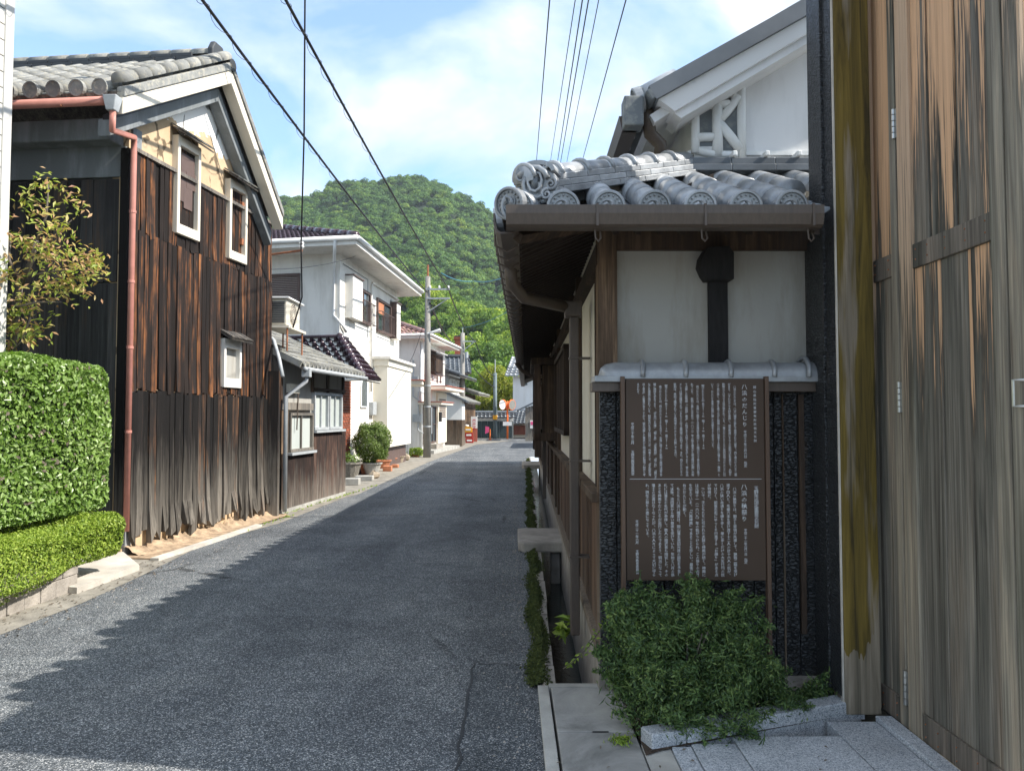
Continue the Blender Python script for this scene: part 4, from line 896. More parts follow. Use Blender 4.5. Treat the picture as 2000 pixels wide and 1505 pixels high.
def stile_mesh(kind):
    """unit roof tile: x 0..1 across, y 0..1 up, z height in metres"""
    b = MB(); n = 8; vs = []
    for y, lift in ((-.04, .022), (1.0, .0)):
        for k in range(n+1):
            u = k/n
            z = (.045*max(0, math.sin(math.pi*min(1, u/.42)))**.8 if u < .42 else -.012*math.sin(math.pi*(u-.42)/.58)) if kind == 's' else (.012*math.cos(2*math.pi*u))
            vs.append((u, y, z+lift))
    for k in range(n+1): vs.append((vs[k][0], -.04, vs[k][2]-.03))
    N = n+1; b.add(vs, [(k, k+1, N+k+1, N+k) for k in range(n)]+[(2*N+k, 2*N+k+1, k+1, k) for k in range(n)]); return b.mesh('roof_tile', kind == 's')
def tile_roof(par, A, B, C, D, nu, nv, kind, mat, lim=300, clip=None):
    """roof plane A-B along the eave, D-C along the top; individual tiles, the nearest as parts"""
    A, B, C, D = map(Vector, (A, B, C, D)); me = stile_mesh(kind); me.materials.append(m[mat]); cells = []
    for j in range(nv):
        for i in range(nu):
            u0, u1, v0, v1 = i/nu, (i+1)/nu, j/nv, (j+1)/nv
            if clip and not clip((u0+u1)/2, (v0+v1)/2): continue
            f_ = lambda u, v: (A*(1-u)+B*u)*(1-v)+(D*(1-u)+C*u)*v
            p = f_(u0, v0); ex = f_(u1, v0)-p; ey = f_(u0, v1)-p; nz = ex.cross(ey).normalized(); cells.append((((p+ex*.5)-Vector((0, 0, 1.6))).length, p, ex, ey, nz))
    cells.sort(key=lambda c: c[0])
    for c in cells[:lim]:
        inst('roof_tile', me, frame3(c[1], c[2], c[3], c[4]), par)
    rest = cells[lim:]
    if rest:
        V = np.array([v.co[:] for v in me.vertices]); T = np.array([p.vertices[:] for p in me.polygons]); VV = []; TT = []
        bs = np.array(wloc(par))
        for i, c in enumerate(rest):
            Mx = np.array([c[2], c[3], c[4]]); VV.append(V@Mx+np.array(c[1])-bs); TT.append(T+i*len(V))
        me2 = npmesh('roof_tiles', np.concatenate(VV), np.concatenate(TT)); part('roof_tiles', me2, m[mat], par, kind='stuff')
def gutter_tube(par, A, B, r, mat, name='gutter'):
    part(name, MB().tube([A, B], r, 8), m[mat], par, smooth=True)
# ================================================================= leftmost pale sided house
FS = F(G(37, 1105).xy-Vector((0, .0)), (.14, 1)); 
corner = Vector((-4.80, 7.0, 0)); FS = F((corner.x-.14*6, corner.y-6), (.14, 1)); LS = 6/FS.d.y
sh = thing('sided_house', 'pale house clad in horizontal siding at the left picture edge', 'house', tuple(FS.p(LS, 0)))
b = MB(); FS.box(b, 0, LS-.12, .0, 6.5, -3, -.02); part('wall', b, m['siding'], sh)
for k in range(34):
    b = MB(); h = 1.2+k*.152; FS.box(b, 1.5, LS-.1, h, h+.14, -.02, .0); part('siding_board', b, m['siding'], sh)
b = MB(); FS.box(b, LS-.1, LS, 0, 6.5, -.3, .015); part('corner_trim', b, m['siding'], sh, bev=.005)
b = MB(); FS.box(b, LS-3, LS-.0, 0, 6.5, -3.0, -2.9); part('back_wall', b, m['siding'], sh)
# ================================================================= kura with charred boards
O = G(240, 1088); KL = 3.62
FK = F((O.x, O.y), (.150, 1)); KL = FK.s_at(527)
kd = FK.d; side_d = Vector((-1, .10, 0)).normalized()     # side wall runs away to the left
kura = thing('storehouse', 'tall old storehouse with charred weathered planks, clay gable and tiled roof', 'building', tuple(FK.p(0, 0)))
FKS = F(FK.p(0, 0)+side_d*6.0, -side_d)                   # side wall facing the viewer; s from left end to the corner at 6.0
zE = U(232, 195, 8.2).z; zP = 6.5
hsN = 4.72
def zroof(s): return None
sP = FK.s_at(440, .0)                                     # ridge position along the facade
zP = FK.uv(440, 165)[1]
zN = FK.uv(240, 235)[1]; zF = FK.uv(520, 478)[1]
b = MB(); b.poly([FK.p(0, 0, -.03), FK.p(KL, 0, -.03), FK.p(KL, zF, -.03), FK.p(sP, zP, -.03), FK.p(0, zN, -.03)], -FK.n*.2); part('gable_wall', b, m['clay'], kura)
b = MB(); FKS.box(b, 0, 6.0, 0, zN, -.2, -.03); part('side_wall', b, m['grey_plaster'], kura)
b = MB(); Q = FK.p(KL, 0, -.03); W_ = side_d*6; b.poly([Q, Q+Vector((0, 0, zF)), Q+W_+Vector((0, 0, zF)), Q+W_], -FK.d*.2); part('far_wall', b, m['grey_plaster'], kura)
# planks on the street gable, three courses broken by window openings
wins = []
for (x0, y0, x1, y1) in ((333, 264, 379, 462), (438, 347, 473, 510), (431, 655, 465, 757)):
    a0 = FK.s_at(x0); a1 = FK.s_at(x1); xm = (x0+x1)/2; zt = FK.uv(xm, y0+8)[1]; zb = FK.uv(xm, y1)[1]; wins.append((a0, a1, zb, zt))
z1_, z2_, z3_ = FK.uv(246, 763)[1], FK.uv(250, 449)[1], FK.uv(252, 290)[1]
def plank_course(h0, h1, mat, o, rag, wmin=.1, wmax=.15):
    a = .035
    while a < KL-.02:
        w_ = rnd.uniform(wmin, wmax); a1 = min(a+w_, KL); segs = [(h0, h1)]
        for (wa, wb, zb, zt) in wins:
            if a1 > wa+.02 and a < wb-.02:
                ns = []
                for (p, q_) in segs:
                    if q_ <= zb or p >= zt: ns.append((p, q_))
                    else:
                        if p < zb: ns.append((p, zb+.01))
                        if q_ > zt+.02: ns.append((zt+.01, q_))
                segs = ns
        for (p, q_) in segs:
            if q_-p < .05: continue
            board_obj(FK, a+.003, a1-.003, p+(rnd.uniform(-.02, .03) if p > h0-.001 else 0), q_+(rnd.uniform(-.015, .02) if q_ == h1 else 0), o+rnd.uniform(-.006, .008), mat, kura, .008, rag if p == h0 else 0)
        a = a1
plank_course(z2_-.02, z3_, m['char_wall_up'], .0, .04, .08, .125)
plank_course(z1_-.03, z2_+.02, m['char_wall_up'], .012, .05, .075, .12)
plank_course(.05, z1_+.0, m['char_wall'], .024, .2, .08, .145)
b = MB(); FK.box(b, .03, KL, z3_-.005, z3_+.04, -.02, .045); part('top_batten', b, m['grey_wood'], kura)
# cracked clay showing near the corner
b = MB(); FK.box(b, -.03, .035, .3, z3_, -.12, .01); part('corner_clay', b, m['clay'], kura)
b = MB(); FK.box(b, -.07, -.035, .2, z3_, -.08, .02); part('corner_board', b, m['char_wall'], kura)
# side wall planks
a = 2.0
for h0, h1, mt in ((1.2, FK.uv(240, 455)[1]-.55, m['board_shade']), (FK.uv(240, 455)[1]-.55, zN-.62, m['board_shade'])):
    a = 1.6
    while a < 5.98:
        w_ = rnd.uniform(.14, .22); a1 = min(a+w_, 5.98); board_obj(FKS, a+.003, a1-.003, h0, h1, rnd.uniform(-.004, .008), mt, kura, .004, .03); a = a1
b = MB(); FKS.box(b, 1.6, 5.98, .1, 1.25, -.03, .015); part('lower_boarding', b, m['board_shade'], kura)
b = MB(); FKS.box(b, 1.0, 5.95, zN-.6, zN-.25, -.03, .03); part('plaster_band', b, m['grey_plaster'], kura)
b = MB(); FKS.box(b, 1.0, 5.9, zN-.25, zN+.0, -.03, .25); part('plaster_band', b, m['grey_plaster'], kura, bev=.02)
# roof: verge lines from the picture on a plane 0.33 m out
OV = .33
def kp(px, py, o=OV): s__, h = FK.uv(px, py, o); return FK.p(s__, h, o)
vN, vP, vF = kp(241, 178), kp(453, 128), kp(553, 418)
vt = .10
b = MB(); L_ = side_d*6.2
b.slab(vN, vP, vP+L_, vN+L_, .06); b.slab(vP, vF, vF+L_, vP+L_, .06); part('roof_deck', b, m['grey_wood'], kura)
dN = (vP-vN).normalized(); dF = (vF-vP).normalized()
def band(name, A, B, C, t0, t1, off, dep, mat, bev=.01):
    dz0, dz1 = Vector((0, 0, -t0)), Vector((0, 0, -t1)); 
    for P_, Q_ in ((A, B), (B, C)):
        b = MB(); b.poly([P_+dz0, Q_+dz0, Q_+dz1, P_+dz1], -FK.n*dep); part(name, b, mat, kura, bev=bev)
band('verge_tile_row', vN+FK.n*.02, vP+FK.n*.02, vF+FK.n*.02, -.05, .06, 0, .1, m['tile_old'])
band('cream_bargeboard', vN, vP, vF, .06, .25, 0, .16, m['cream'])
iN, iP, iF = [FK.p((p-FK.O).dot(FK.d), p.z, .14) for p in (vN+dN*.08, vP, vF)]
band('grey_bargeboard', iN, iP, iF, .30, .49, 0, .16, m['grey_plaster'])
band('painted_shadow_strip', iN, iP, iF, .25, .31, 0, .1, m['black_paint'], 0)  # solid black strip standing in for the shade between the two bargeboards
# tiles on the near slope
upN = dN; eax = -side_d
nz = eax.cross(upN).normalized(); SL = (vP-vN).length
covK = cover_mesh(.085, .3, 9, .88); covK.materials.append(m['tile_old']); panK = pan_mesh(.2, .26, .05, .02); panK.materials.append(m['tile_old']); endK = plain_end_mesh(.09, .05); endK.materials.append(m['tile_old'])
cols = [(-.12-.265*i, 0, SL-.1, SL-.1) for i in range(12)]
run_tiles(kura, vN+Vector((0, 0, .05)), eax, upN, m['tile_old'], covK, panK, endK, [(x-.13, a_, b_, c_) for x, a_, b_, c_ in cols], .265, exp=.27, pexp=.24)
for i in range(9):
    P_ = vN+dN*(i*.28)+Vector((0, 0, .12))-FK.n*.06; inst('cover_tile', covK, frame3(P_, eax, upN, nz), kura)
# ridge
rg = vP+Vector((0, 0, .0)); rA = rg+side_d*.25; rB = rg+side_d*6
for c in range(3):
    k = .1
    while k < 5.8:
        b = MB(); A = rg+side_d*(.28+k+c*.07)+Vector((0, 0, .0+c*.055)); C = A+side_d*.29; n_ = FK.d*(.13-c*.012)
        b.hexa([A-n_, A+n_, C+n_, C-n_]+[p+Vector((0, 0, .05)) for p in (A-n_, A+n_, C+n_, C-n_)]); part('ridge_tile', b, m['tile_ridge'], kura, bev=.006); k += .3
for k in range(19):
    A = rg+side_d*(.28+k*.3)+Vector((0, 0, .17)); inst('ridge_cap', covK, frame3(A, FK.d, side_d, Vector((0, 0, 1))), kura).data
b = MB(); A = rg+side_d*.26+Vector((0, 0, -.06)); b.poly([A+FK.d*-.16, A+FK.d*.16, A+FK.d*.17+Vector((0,0,.24)), A+FK.d*.1+Vector((0,0,.36)), A+FK.d*-.1+Vector((0,0,.36)), A+FK.d*-.17+Vector((0,0,.24))], FK.n*.08); part('ridge_end_tile', b, m['tile_ridge'], kura, bev=.02)
b = MB(); b.sphere(tuple(A+FK.n*.1+Vector((0,0,.12))), .06, n=10, m=6); part('ridge_end_boss', b, m['tile_ridge'], kura, smooth=True)
b = MB(); b.tube([vP+FK.n*.02+Vector((0,0,.0)), vP-FK.n*.1+Vector((0,0,.0))], .085, 12); part('verge_apex_tile', b, m['tile_ridge'], kura)
# windows
for i, (a0, a1, zb, zt) in enumerate(wins):
    if i < 2:
        b = MB(); fw = .055
        FK.box(b, a0, a0+fw, zb, zt, -.12, .06); FK.box(b, a1-fw, a1, zb, zt, -.12, .06); FK.box(b, a0+fw, a1-fw, zb, zb+.13, -.12, .06); FK.box(b, a0+fw, a1-fw, zt-.12, zt, -.12, .06)
        wf = part('window_surround', b, m['cream'], kura, bev=.01)
        n = 4; ww = (a1-a0-2*fw)/n
        for k in range(n): board_obj(FK, a0+fw+k*ww, a0+fw+(k+1)*ww-.004, zb+.13, zt-.12, -.02, m['char_wall_up'], wf, .003, 0, 'shutter_board')
        if i == 0:
            for (u0, u1, v0, v1) in ((.2, .95, .68, .86), (.0, .5, .5, .68), (.5, 1.0, .52, .7), (.05, .4, .36, .5), (.38, .85, .3, .53)):
                b = MB(); FK.box(b, a0+fw+(a1-a0-2*fw)*u0, a0+fw+(a1-a0-2*fw)*u1, zb+(zt-zb)*v0, zb+(zt-zb)*v1, -.0+u0*.006+v0*.004, .006+u0*.006+v0*.004); part('metal_patch', b, m['shutter'], wf)
        else:
            for v0 in (.25, .72): b = MB(); FK.box(b, a1-fw-.06, a1-fw, zb+(zt-zb)*v0, zb+(zt-zb)*v0+.09, .0, .03); part('hinge', b, m['red_rust'], wf)
    else:
        b = MB(); fw = .05
        FK.box(b, a0, a0+fw, zb, zt, -.1, .06); FK.box(b, a1-fw, a1, zb, zt, -.1, .06); FK.box(b, a0+fw, a1-fw, zb, zb+.13, -.1, .062); FK.box(b, a0+fw, a1-fw, zt-.13, zt, -.1, .058)
        wf = part('window_surround', b, m['house_white'], kura, bev=.006); b = MB(); FK.box(b, a0+fw, a1-fw, zb+.13, zt-.13, -.03, -.01); part('reveal', b, m['old_plaster'], wf)
    # little pent hood
    hx0, hx1 = a0-.05, a1+.07; hb = zt+.01
    b = MB(); b.slab(FK.p(hx0, hb-.02, .2), FK.p(hx1, hb-.04, .2), FK.p(hx1, hb+.1, -.01), FK.p(hx0, hb+.1, -.01), .02); hd_ = part('window_hood', b, m['grey_wood'], kura)
    for k in range(4):
        c0 = hx0+(hx1-hx0)*k/4; b = MB(); b.slab(FK.p(c0, hb+.005, .21), FK.p(c0+(hx1-hx0)/4-.006, hb-.0, .21), FK.p(c0+(hx1-hx0)/4-.006, hb+.13, -.01), FK.p(c0, hb+.13, -.01), .018); part('hood_tile', b, m['tile_old'] if i < 2 else m['grey_wood'], hd_)
# red gutter and downpipe
gA = FKS.p(.8, zN+.02, .42); gB = vN-FK.n*.12+Vector((0, 0, -.13)); gB = gB-kd*.08; gA = gB+side_d*5
part('gutter', MB().tube([gA, gB], .05, 8), m['gutter_red'], kura, smooth=True)
for k in (.5, 1.1): part('gutter_strap', MB().tube([gB+side_d*k+Vector((0, .1, .1)), gB+side_d*k+Vector((0, -.05, -.06))], .01, 5), m['red_rust'], kura)
hdp = gB+FK.n*.06
b = MB(); b.hexa([hdp+Vector(v) for v in ((-.05,-.05,-.12),(.04,-.05,-.12),(.04,.05,-.12),(-.05,.05,-.12),(-.08,-.07,.04),(.07,-.07,.04),(.07,.07,.04),(-.08,.07,.04))]); part('rain_head', b, m['gutter_grey'], kura, bev=.01)
pp = [hdp+Vector((0, 0, -.12)), hdp+Vector((0, 0, -.32)), FK.p(-.05, FK.uv(243, 275)[1]+.06, .07), FK.p(-.05, FK.uv(243, 275)[1]-.1, .07), FK.p(-.05, .3, .07)]
part('downpipe', MB().tube(pp, .033, 12), m['gutter_red'], kura, smooth=True)
for z_ in (1.4, 2.35, 3.1, 3.9): part('pipe_collar', MB().tube([FK.p(-.05, z_, -.0+.07), FK.p(-.05, z_+.03, .07)], .038, 12), m['gutter_red'], kura)
# rubble foot
b = MB(); 
NS, NO = 90, 9; vs = []
for i in range(NS+1):
    for j in range(NO+1):
        o_ = -.02+.36*j/NO; w_ = .27-.1*i/NS; hh = .09*max(0, 1-o_/w_)**1.1*(1+.3*math.sin(i*.55)+.25*math.sin(i*1.7+j))+rnd.uniform(-.02, .02); vs.append(FK.p(.02+(KL+.03)*i/NS, max(hh, .022), o_))
b.add(vs, [(i*(NO+1)+j, i*(NO+1)+j+1, (i+1)*(NO+1)+j+1, (i+1)*(NO+1)+j) for i in range(NS) for j in range(NO)])
part('clay_footing', b, m['earth_wall'], kura, smooth=True)
b = MB(); b.poly([FK.p(-.1, 0, 0), FK.p(-.1, 0, .42), FK.p(1.2, 0, .36), FK.p(KL+.2, 0, .22), FK.p(KL+.2, 0, 0)][::-1], (0, 0, .02)); struct('sandy_verge', b, m['earth_wall'])
b = MB(); A_ = [FK.p(-.15, 0, .44), FK.p(1.0, 0, .40), FK.p(2.4, 0, .34)]; 
for i in range(2): 
    A, C = A_[i], A_[i+1]; b.poly([A, C, C+FK.n*.1, A+FK.n*.1], (0, 0, .035))
struct('kerb', b, m['concrete_lite'])
# concrete pad between planter and storehouse
b = MB(); pd = [G(150, 1160), G(272, 1114), G(262, 1080), G(140, 1100)]; b.poly([pd[0], pd[1], Vector((-4.5, 8.6, 0)), Vector((-5.4, 7.2, 0))], (0, 0, .06)); struct('concrete_pad', b, m['concrete_lite'])
# ================================================================= planter + hedges
pw = [G(-60, 1232), G(152, 1151)]; pdv = (pw[1]-pw[0]).normalized(); FP = F((pw[0].x, pw[0].y), (pdv.x, pdv.y)); PL = (pw[1]-pw[0]).length
planter = thing('planter_wall', 'low grey block planter wall below the yellow green hedge', 'planter', tuple(FP.p(PL, 0)))
k = -1.6
while k < PL:
    for r_ in range(2):
        kk = k+(.1 if r_ else 0); b = MB(); FP.box(b, kk, min(kk+.195, PL), .0+r_*.15, .145+r_*.15, -.12, rnd.uniform(-.008, .004)); part('block', b, m['stone'], planter, bev=.006)
    k += .2
b = MB(); FP.box(b, -1.6, PL-.01, 0, .27, -1.6, -.121); part('soil_fill', b, m['soil'], planter)
def hedge(name, label, cx, mat, box, n, size, seed, wid, bul=.06, loc=None, rough=.06, tops=None):
    """clipped hedge: leaf cards through the outer shell of a box given by frame F"""
    f, a0, a1, h0, h1, o0, o1 = box; g_ = np.random.default_rng(seed)
    P = []; N = []
    areas = {'front': (a1-a0)*(h1-h0), 'top': (a1-a0)*(o1-o0), 'end': (o1-o0)*(h1-h0), 'end0': (o1-o0)*(h1-h0)*.3, 'bot': (a1-a0)*(o1-o0)*.3}; tot = sum(areas.values())
    d_, n_ = np.array(f.d), np.array(f.n); O_ = np.array(f.O); zv = np.array([0, 0, 1.0])
    for kk, ar in areas.items():
        c = int(n*ar/tot); s1, s2 = g_.uniform(0, 1, c), g_.uniform(0, 1, c); dp = np.abs(g_.normal(0, rough, c))
        if kk == 'front': a, h, o = a0+(a1-a0)*s1, h0+(h1-h0)*s2, o1-dp; nn = n_
        elif kk == 'top': a, h, o = a0+(a1-a0)*s1, h1-dp, o0+(o1-o0)*s2; nn = zv
        elif kk == 'end': a, h, o = a1-dp, h0+(h1-h0)*s1, o0+(o1-o0)*s2; nn = d_
        elif kk == 'end0': a, h, o = a0+dp, h0+(h1-h0)*s1, o0+(o1-o0)*s2; nn = -d_
        else: a, h, o = a0+(a1-a0)*s1, h0+dp*1.5, o0+(o1-o0)*s2; nn = -zv
        # round the edges
        ca_, ch_, co_ = (a0+a1)/2, (h0+h1)/2, (o0+o1)/2; R_ = .14
        qa, qh, qo = np.abs(a-ca_)-((a1-a0)/2-R_), np.abs(h-ch_)-((h1-h0)/2-R_), np.abs(o-co_)-((o1-o0)/2-R_)
        qa, qh, qo = [np.maximum(x_, 0) for x_ in (qa, qh, qo)]; ln = np.sqrt(qa**2+qh**2+qo**2)+1e-6; sc_ = np.minimum(1, R_/ln)
        a = np.where(qa > 0, ca_+np.sign(a-ca_)*((a1-a0)/2-R_+qa*sc_), a); h = np.where(qh > 0, ch_+np.sign(h-ch_)*((h1-h0)/2-R_+qh*sc_), h); o = np.where(qo > 0, co_+np.sign(o-co_)*((o1-o0)/2-R_+qo*sc_), o)
        wv = bul*(np.sin(a*3.1+h*2)+np.sin(h*5.3+a*1.7+o*4)*.7+np.sin(a*9+o*7)*.3)
        p = O_+a[:, None]*d_+h[:, None]*zv+o[:, None]*n_+wv[:, None]*nn; P.append(p); N.append(np.tile(nn, (c, 1)))
    P = np.concatenate(P); N = np.concatenate(N); V, T = leaves(P, N, size, wid, .65, seed)
    t = thing(name, label, cx, loc)
    me = npmesh('foliage', V-np.array(loc), T); part('foliage', me, mat, t)
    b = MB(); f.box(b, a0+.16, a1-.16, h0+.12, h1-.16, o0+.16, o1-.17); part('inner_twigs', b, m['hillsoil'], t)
    return t
FH = F((-4.15-.09, 7.9), (.06, 1))       # hedge front line
h1t = hedge('tall_hedge', 'large clipped hedge with small glossy leaves, in front of the dark storehouse', 'hedge', m['leaf_hedge'], (FH, -4.0, .0, .62, 2.13, -1.3, .0), 44000, .058, 11, .52, .03, loc=(-4.6, 7.0, 0), rough=.05)
for (a, o) in ((-.5, -.5), (-1.3, -.6), (-2.1, -.5), (-2.9, -.6)):
    b = MB(); b.tube([FH.p(a, .1, o), FH.p(a+.05, .5, o+.04), FH.p(a-.04, .9, o)], [.035, .028, .02], 7); part('stem', b, m['bark'], h1t, smooth=True)
FH2 = F(FP.p(0, 0), FP.d)
hedge('low_hedge', 'low bright yellow green hedge growing over the block planter', 'hedge', m['leaf_low'], (FH2, -2.0, PL+.62, .2, .63, -.75, .13), 60000, .027, 12, .55, .05, loc=(-4.1, 6.4, 0), rough=.055)
# nandina-like shrub against the sided house
tr = thing('reddish_shrub', 'leggy shrub with green and bronze leaf sprays rising behind the tall hedge', 'shrub', (-4.75, 7.35, 0))
b = MB(); limbs = []
def limb(px0, py0, px1, py1, Y, r0, r1):
    A, C = U(px0, py0, Y), U(px1, py1, Y-.1); Mi = (A+C)/2+Vector((rnd.uniform(-.05, .05), rnd.uniform(-.1, .1), rnd.uniform(-.03, .03))); b.tube([A, Mi, C], [r0, (r0+r1)/2, r1], 7); return C
for l in ((5, 760, 38, 560, 7.3, .035, .03), (38, 560, 72, 470, 7.25, .03, .02), (72, 470, 95, 360, 7.2, .015, .006), (38, 560, 20, 460, 7.3, .02, .01), (60, 500, 140, 430, 7.2, .012, .005), (45, 540, 170, 520, 7.15, .012, .006), (30, 600, 120, 590, 7.1, .012, .005), (10, 700, 60, 620, 7.1, .012, .006)): limb(*l)
part('branches', b, m['bark'], tr, smooth=True)
cl = []
for (px, py, rr, n) in ((95, 358, 22, 40), (140, 395, 22, 40), (60, 400, 28, 60), (105, 440, 30, 80), (40, 470, 30, 80), (80, 500, 32, 90), (130, 500, 28, 80), (175, 520, 24, 80), (150, 560, 26, 90), (100, 560, 30, 90), (50, 600, 30, 90), (20, 640, 30, 90), (60, 650, 26, 80), (20, 540, 26, 60), (15, 690, 20, 60), (185, 500, 14, 40)):
    c = U(px, py, 7.15+rnd.uniform(-.2, .2)); s__ = rr*7.15/FX
    for _ in range(n): cl.append((c.x+rnd.gauss(0, s__*.55), c.y+rnd.gauss(0, s__*.8), c.z+rnd.gauss(0, s__*.5)))
P = np.array(cl); P = np.concatenate([P, (P+np.random.default_rng(4).normal(0, .05, P.shape))[::3]]); V, T = leaves(P, np.tile([.2, -.5, .6], (len(P), 1)), .072, .34, .6, 21, .12); me = npmesh('foliage', V-np.array(tr.location), T); part('foliage', me, m['leaf_nandina'], tr)
# ================================================================= bush in front of the sign
bu = thing('feathery_bush', 'dense green feathery bush in the bed below the brown information board', 'bush', (1.15, 3.95, 0))
g_ = np.random.default_rng(5); Ps = []; Ns = []
for (cx, cy, cz, rx_, ry_, rz_, n) in ((.88, 3.95, .35, .37, .27, .31, 38000), (.70, 3.9, .45, .22, .22, .22, 15000), (1.1, 3.95, .31, .24, .24, .24, 17000), (1.3, 4.0, .14, .2, .2, .11, 8000), (.74, 3.78, .2, .21, .18, .17, 10000), (1.0, 3.78, .15, .3, .18, .15, 12000), (1.56, 4.14, .08, .14, .12, .06, 1400), (1.02, 3.98, .62, .12, .12, .08, 1500), (.62, 3.92, .58, .08, .08, .07, 800), (1.2, 3.95, .56, .09, .09, .07, 1000)):
    nc = max(10, int(n/330)); dc = g_.normal(0, 1, (nc, 3)); dc /= np.linalg.norm(dc, axis=1, keepdims=True); rc = g_.uniform(.72, 1.06, nc)
    cc = np.array([cx, cy, cz])+dc*rc[:, None]*np.array([rx_*.95, ry_*.9, rz_*.88])-np.array([0, 0, .015]); ax = dc*np.array([1, 1, .6])+np.array([0, 0, .55])+g_.normal(0, .3, (nc, 3)); ax /= np.linalg.norm(ax, axis=1, keepdims=True)
    for q_ in range(nc):
        kk = int(g_.uniform(170, 300)); l = g_.uniform(.06, .13); t_ = g_.uniform(-.5, 1, kk)**1; e = g_.normal(0, 1, (kk, 3))*(.028*(1.15-np.clip(t_, 0, 1)))[:, None]
        P = cc[q_]+ax[q_]*(t_*l)[:, None]+e; k = P[:, 2] > .03; Ps.append(P[k]); Ns.append((e/.03+ax[q_]*.5)[k])
P = np.concatenate(Ps); N = np.concatenate(Ns); V, T = leaves(P, N*.5+np.array([0, -.3, .6])*.5, .024, .34, .9, 6, .1)
me = npmesh('foliage', V-np.array(bu.location), T); part('foliage', me, m['leaf_bush'], bu)
# spiky sprays poking out
g_ = np.random.default_rng(8); k = g_.choice(len(P), 1500); P2 = P[k]+N[k]*.03; V, T = leaves(P2, g_.normal(0, 1, (1500, 3)), .065, .1, 1, 9, .1); me = npmesh('sprays', V-np.array(bu.location), T); part('sprays', me, m['leaf_bush'], bu)
b = MB()
for _ in range(14):
    a = rnd.uniform(0, 6.28); x, y = .9+rnd.uniform(-.15, .15), 3.93+rnd.uniform(-.08, .08); b.tube([(x, y, .02), (x+.1*math.cos(a), y+.06*math.sin(a), .25), (x+.22*math.cos(a), y+.14*math.sin(a), .5)], [.01, .007, .004], 5)
part('stems', b, m['bark'], bu)
def tuft(name, label, x, y, z, r, n, mat, size, seed, w_=.25, up=.5):
    g = np.random.default_rng(seed); d = g.normal(0, 1, (n, 3)); d[:, 2] = np.abs(d[:, 2])*up; P = d*np.array([r, r, r])*.5; V, T = leaves(P, d+np.array([0, 0, .4]), size, w_, .6, seed)
    me = npmesh(name, V, T); o = part(name, me, m[mat]); o.location = (x, y, z); tag(o, label, 'plant'); return o
p = G(1213, 1462); tuft('weed', 'small bright green weed sprouting from a joint of the concrete drain cover', p.x, p.y, .035, .045, 220, 'leaf_low', .02, 31)
p = FR.p(1.0, 0, .12); tuft('weed', 'pale broad leaved weed growing in the ditch beside the brown downpipe', p.x-.03, p.y+.25, -.05, .06, 26, 'leaf_low', .12, 32, .3, 2)
# trailing vine out of the bush over the ditch
b = MB(); vp = [U(1215, 1180, 4.1), U(1175, 1225, 4.2), U(1150, 1262, 4.25), U(1120, 1290, 4.3), U(1100, 1305, 4.35)]; b.tube(vp, .003, 5)
vt_ = thing('vine', 'thin trailing vine hanging from the bush across the ditch', 'vine', tuple(vp[2])); part('stem', b, m['bark'], vt_)
P = np.array([tuple(vp[i]*(1-t)+vp[i+1]*t) for i in range(4) for t in (0, .2, .4, .6, .8) for _ in range(3)]); P += np.random.default_rng(3).normal(0, .012, P.shape); V, T = leaves(P, np.tile([0, -.6, .6], (len(P), 1)), .028, .45, .5, 4); part('leaf_spray', npmesh('leaf_spray', V-np.array(vt_.location), T), m['leaf_low'], vt_)
# moss along the ditch
g_ = np.random.default_rng(15); n = 42000; a = g_.uniform(.05, DL-.5, n)**1.0; a = a*(g_.uniform(0, 1, n)**.6); o = .36+g_.normal(0, .028, n)-.01*np.sin(a*2.2)+.02*np.sin(a*5); keep = (np.sin(a*1.3)+np.sin(a*3.7+1)+g_.uniform(-1, 2.2, n)) > -.3
a, o = a[keep], o[keep]; P = np.array(FR.O)+a[:, None]*np.array(FR.d)+o[:, None]*np.array(FR.n); P[:, 2] = .012+.05*np.exp(-((o-.345)/.035)**2)*g_.uniform(.3, 1, len(a)); V, T = leaves(P, np.tile([-.3, -.2, 1], (len(P), 1)), .024+.0015*a, .5, .7, 16); me = npmesh('moss', V, T); o_ = part('moss', me, m['moss'], kind='stuff'); tag(o_, 'dark green moss growing along the ditch edge', 'moss')
# stone slabs bridging the ditch
for i, (a0, a1, o0, o1, lab) in enumerate(((4.3, 5.45, -.0, .53, 'rough granite slab bridging the ditch beside the brown dado'), (17.8, 19.6, .0, .55, 'far stone slab bridging the ditch beyond the lattice bay'))):
    b = MB(); pts = [FR.p(a0+.03, .0, o0), FR.p(a0, .0, o1-.06), FR.p(a0+.1, .0, o1), FR.p(a1-.06, 0, o1+.02), FR.p(a1, 0, o1-.1), FR.p(a1-.02, 0, o0)]
    b.poly([p+Vector((0, 0, .0)) for p in pts], (0, 0, .12)); o = single('stone_slab', b, m['stone'], lab, 'stone', tuple(FR.p((a0+a1)/2, 0, .2)), bev=.018)
b = MB(); FR.box(b, 4.5, 4.7, -.4, -.002, .03, .14); single('support_stone', b, m['stone'], 'upright stone in the ditch under the granite slab', 'stone', tuple(FR.p(4.6, -.4, .08)), bev=.01)
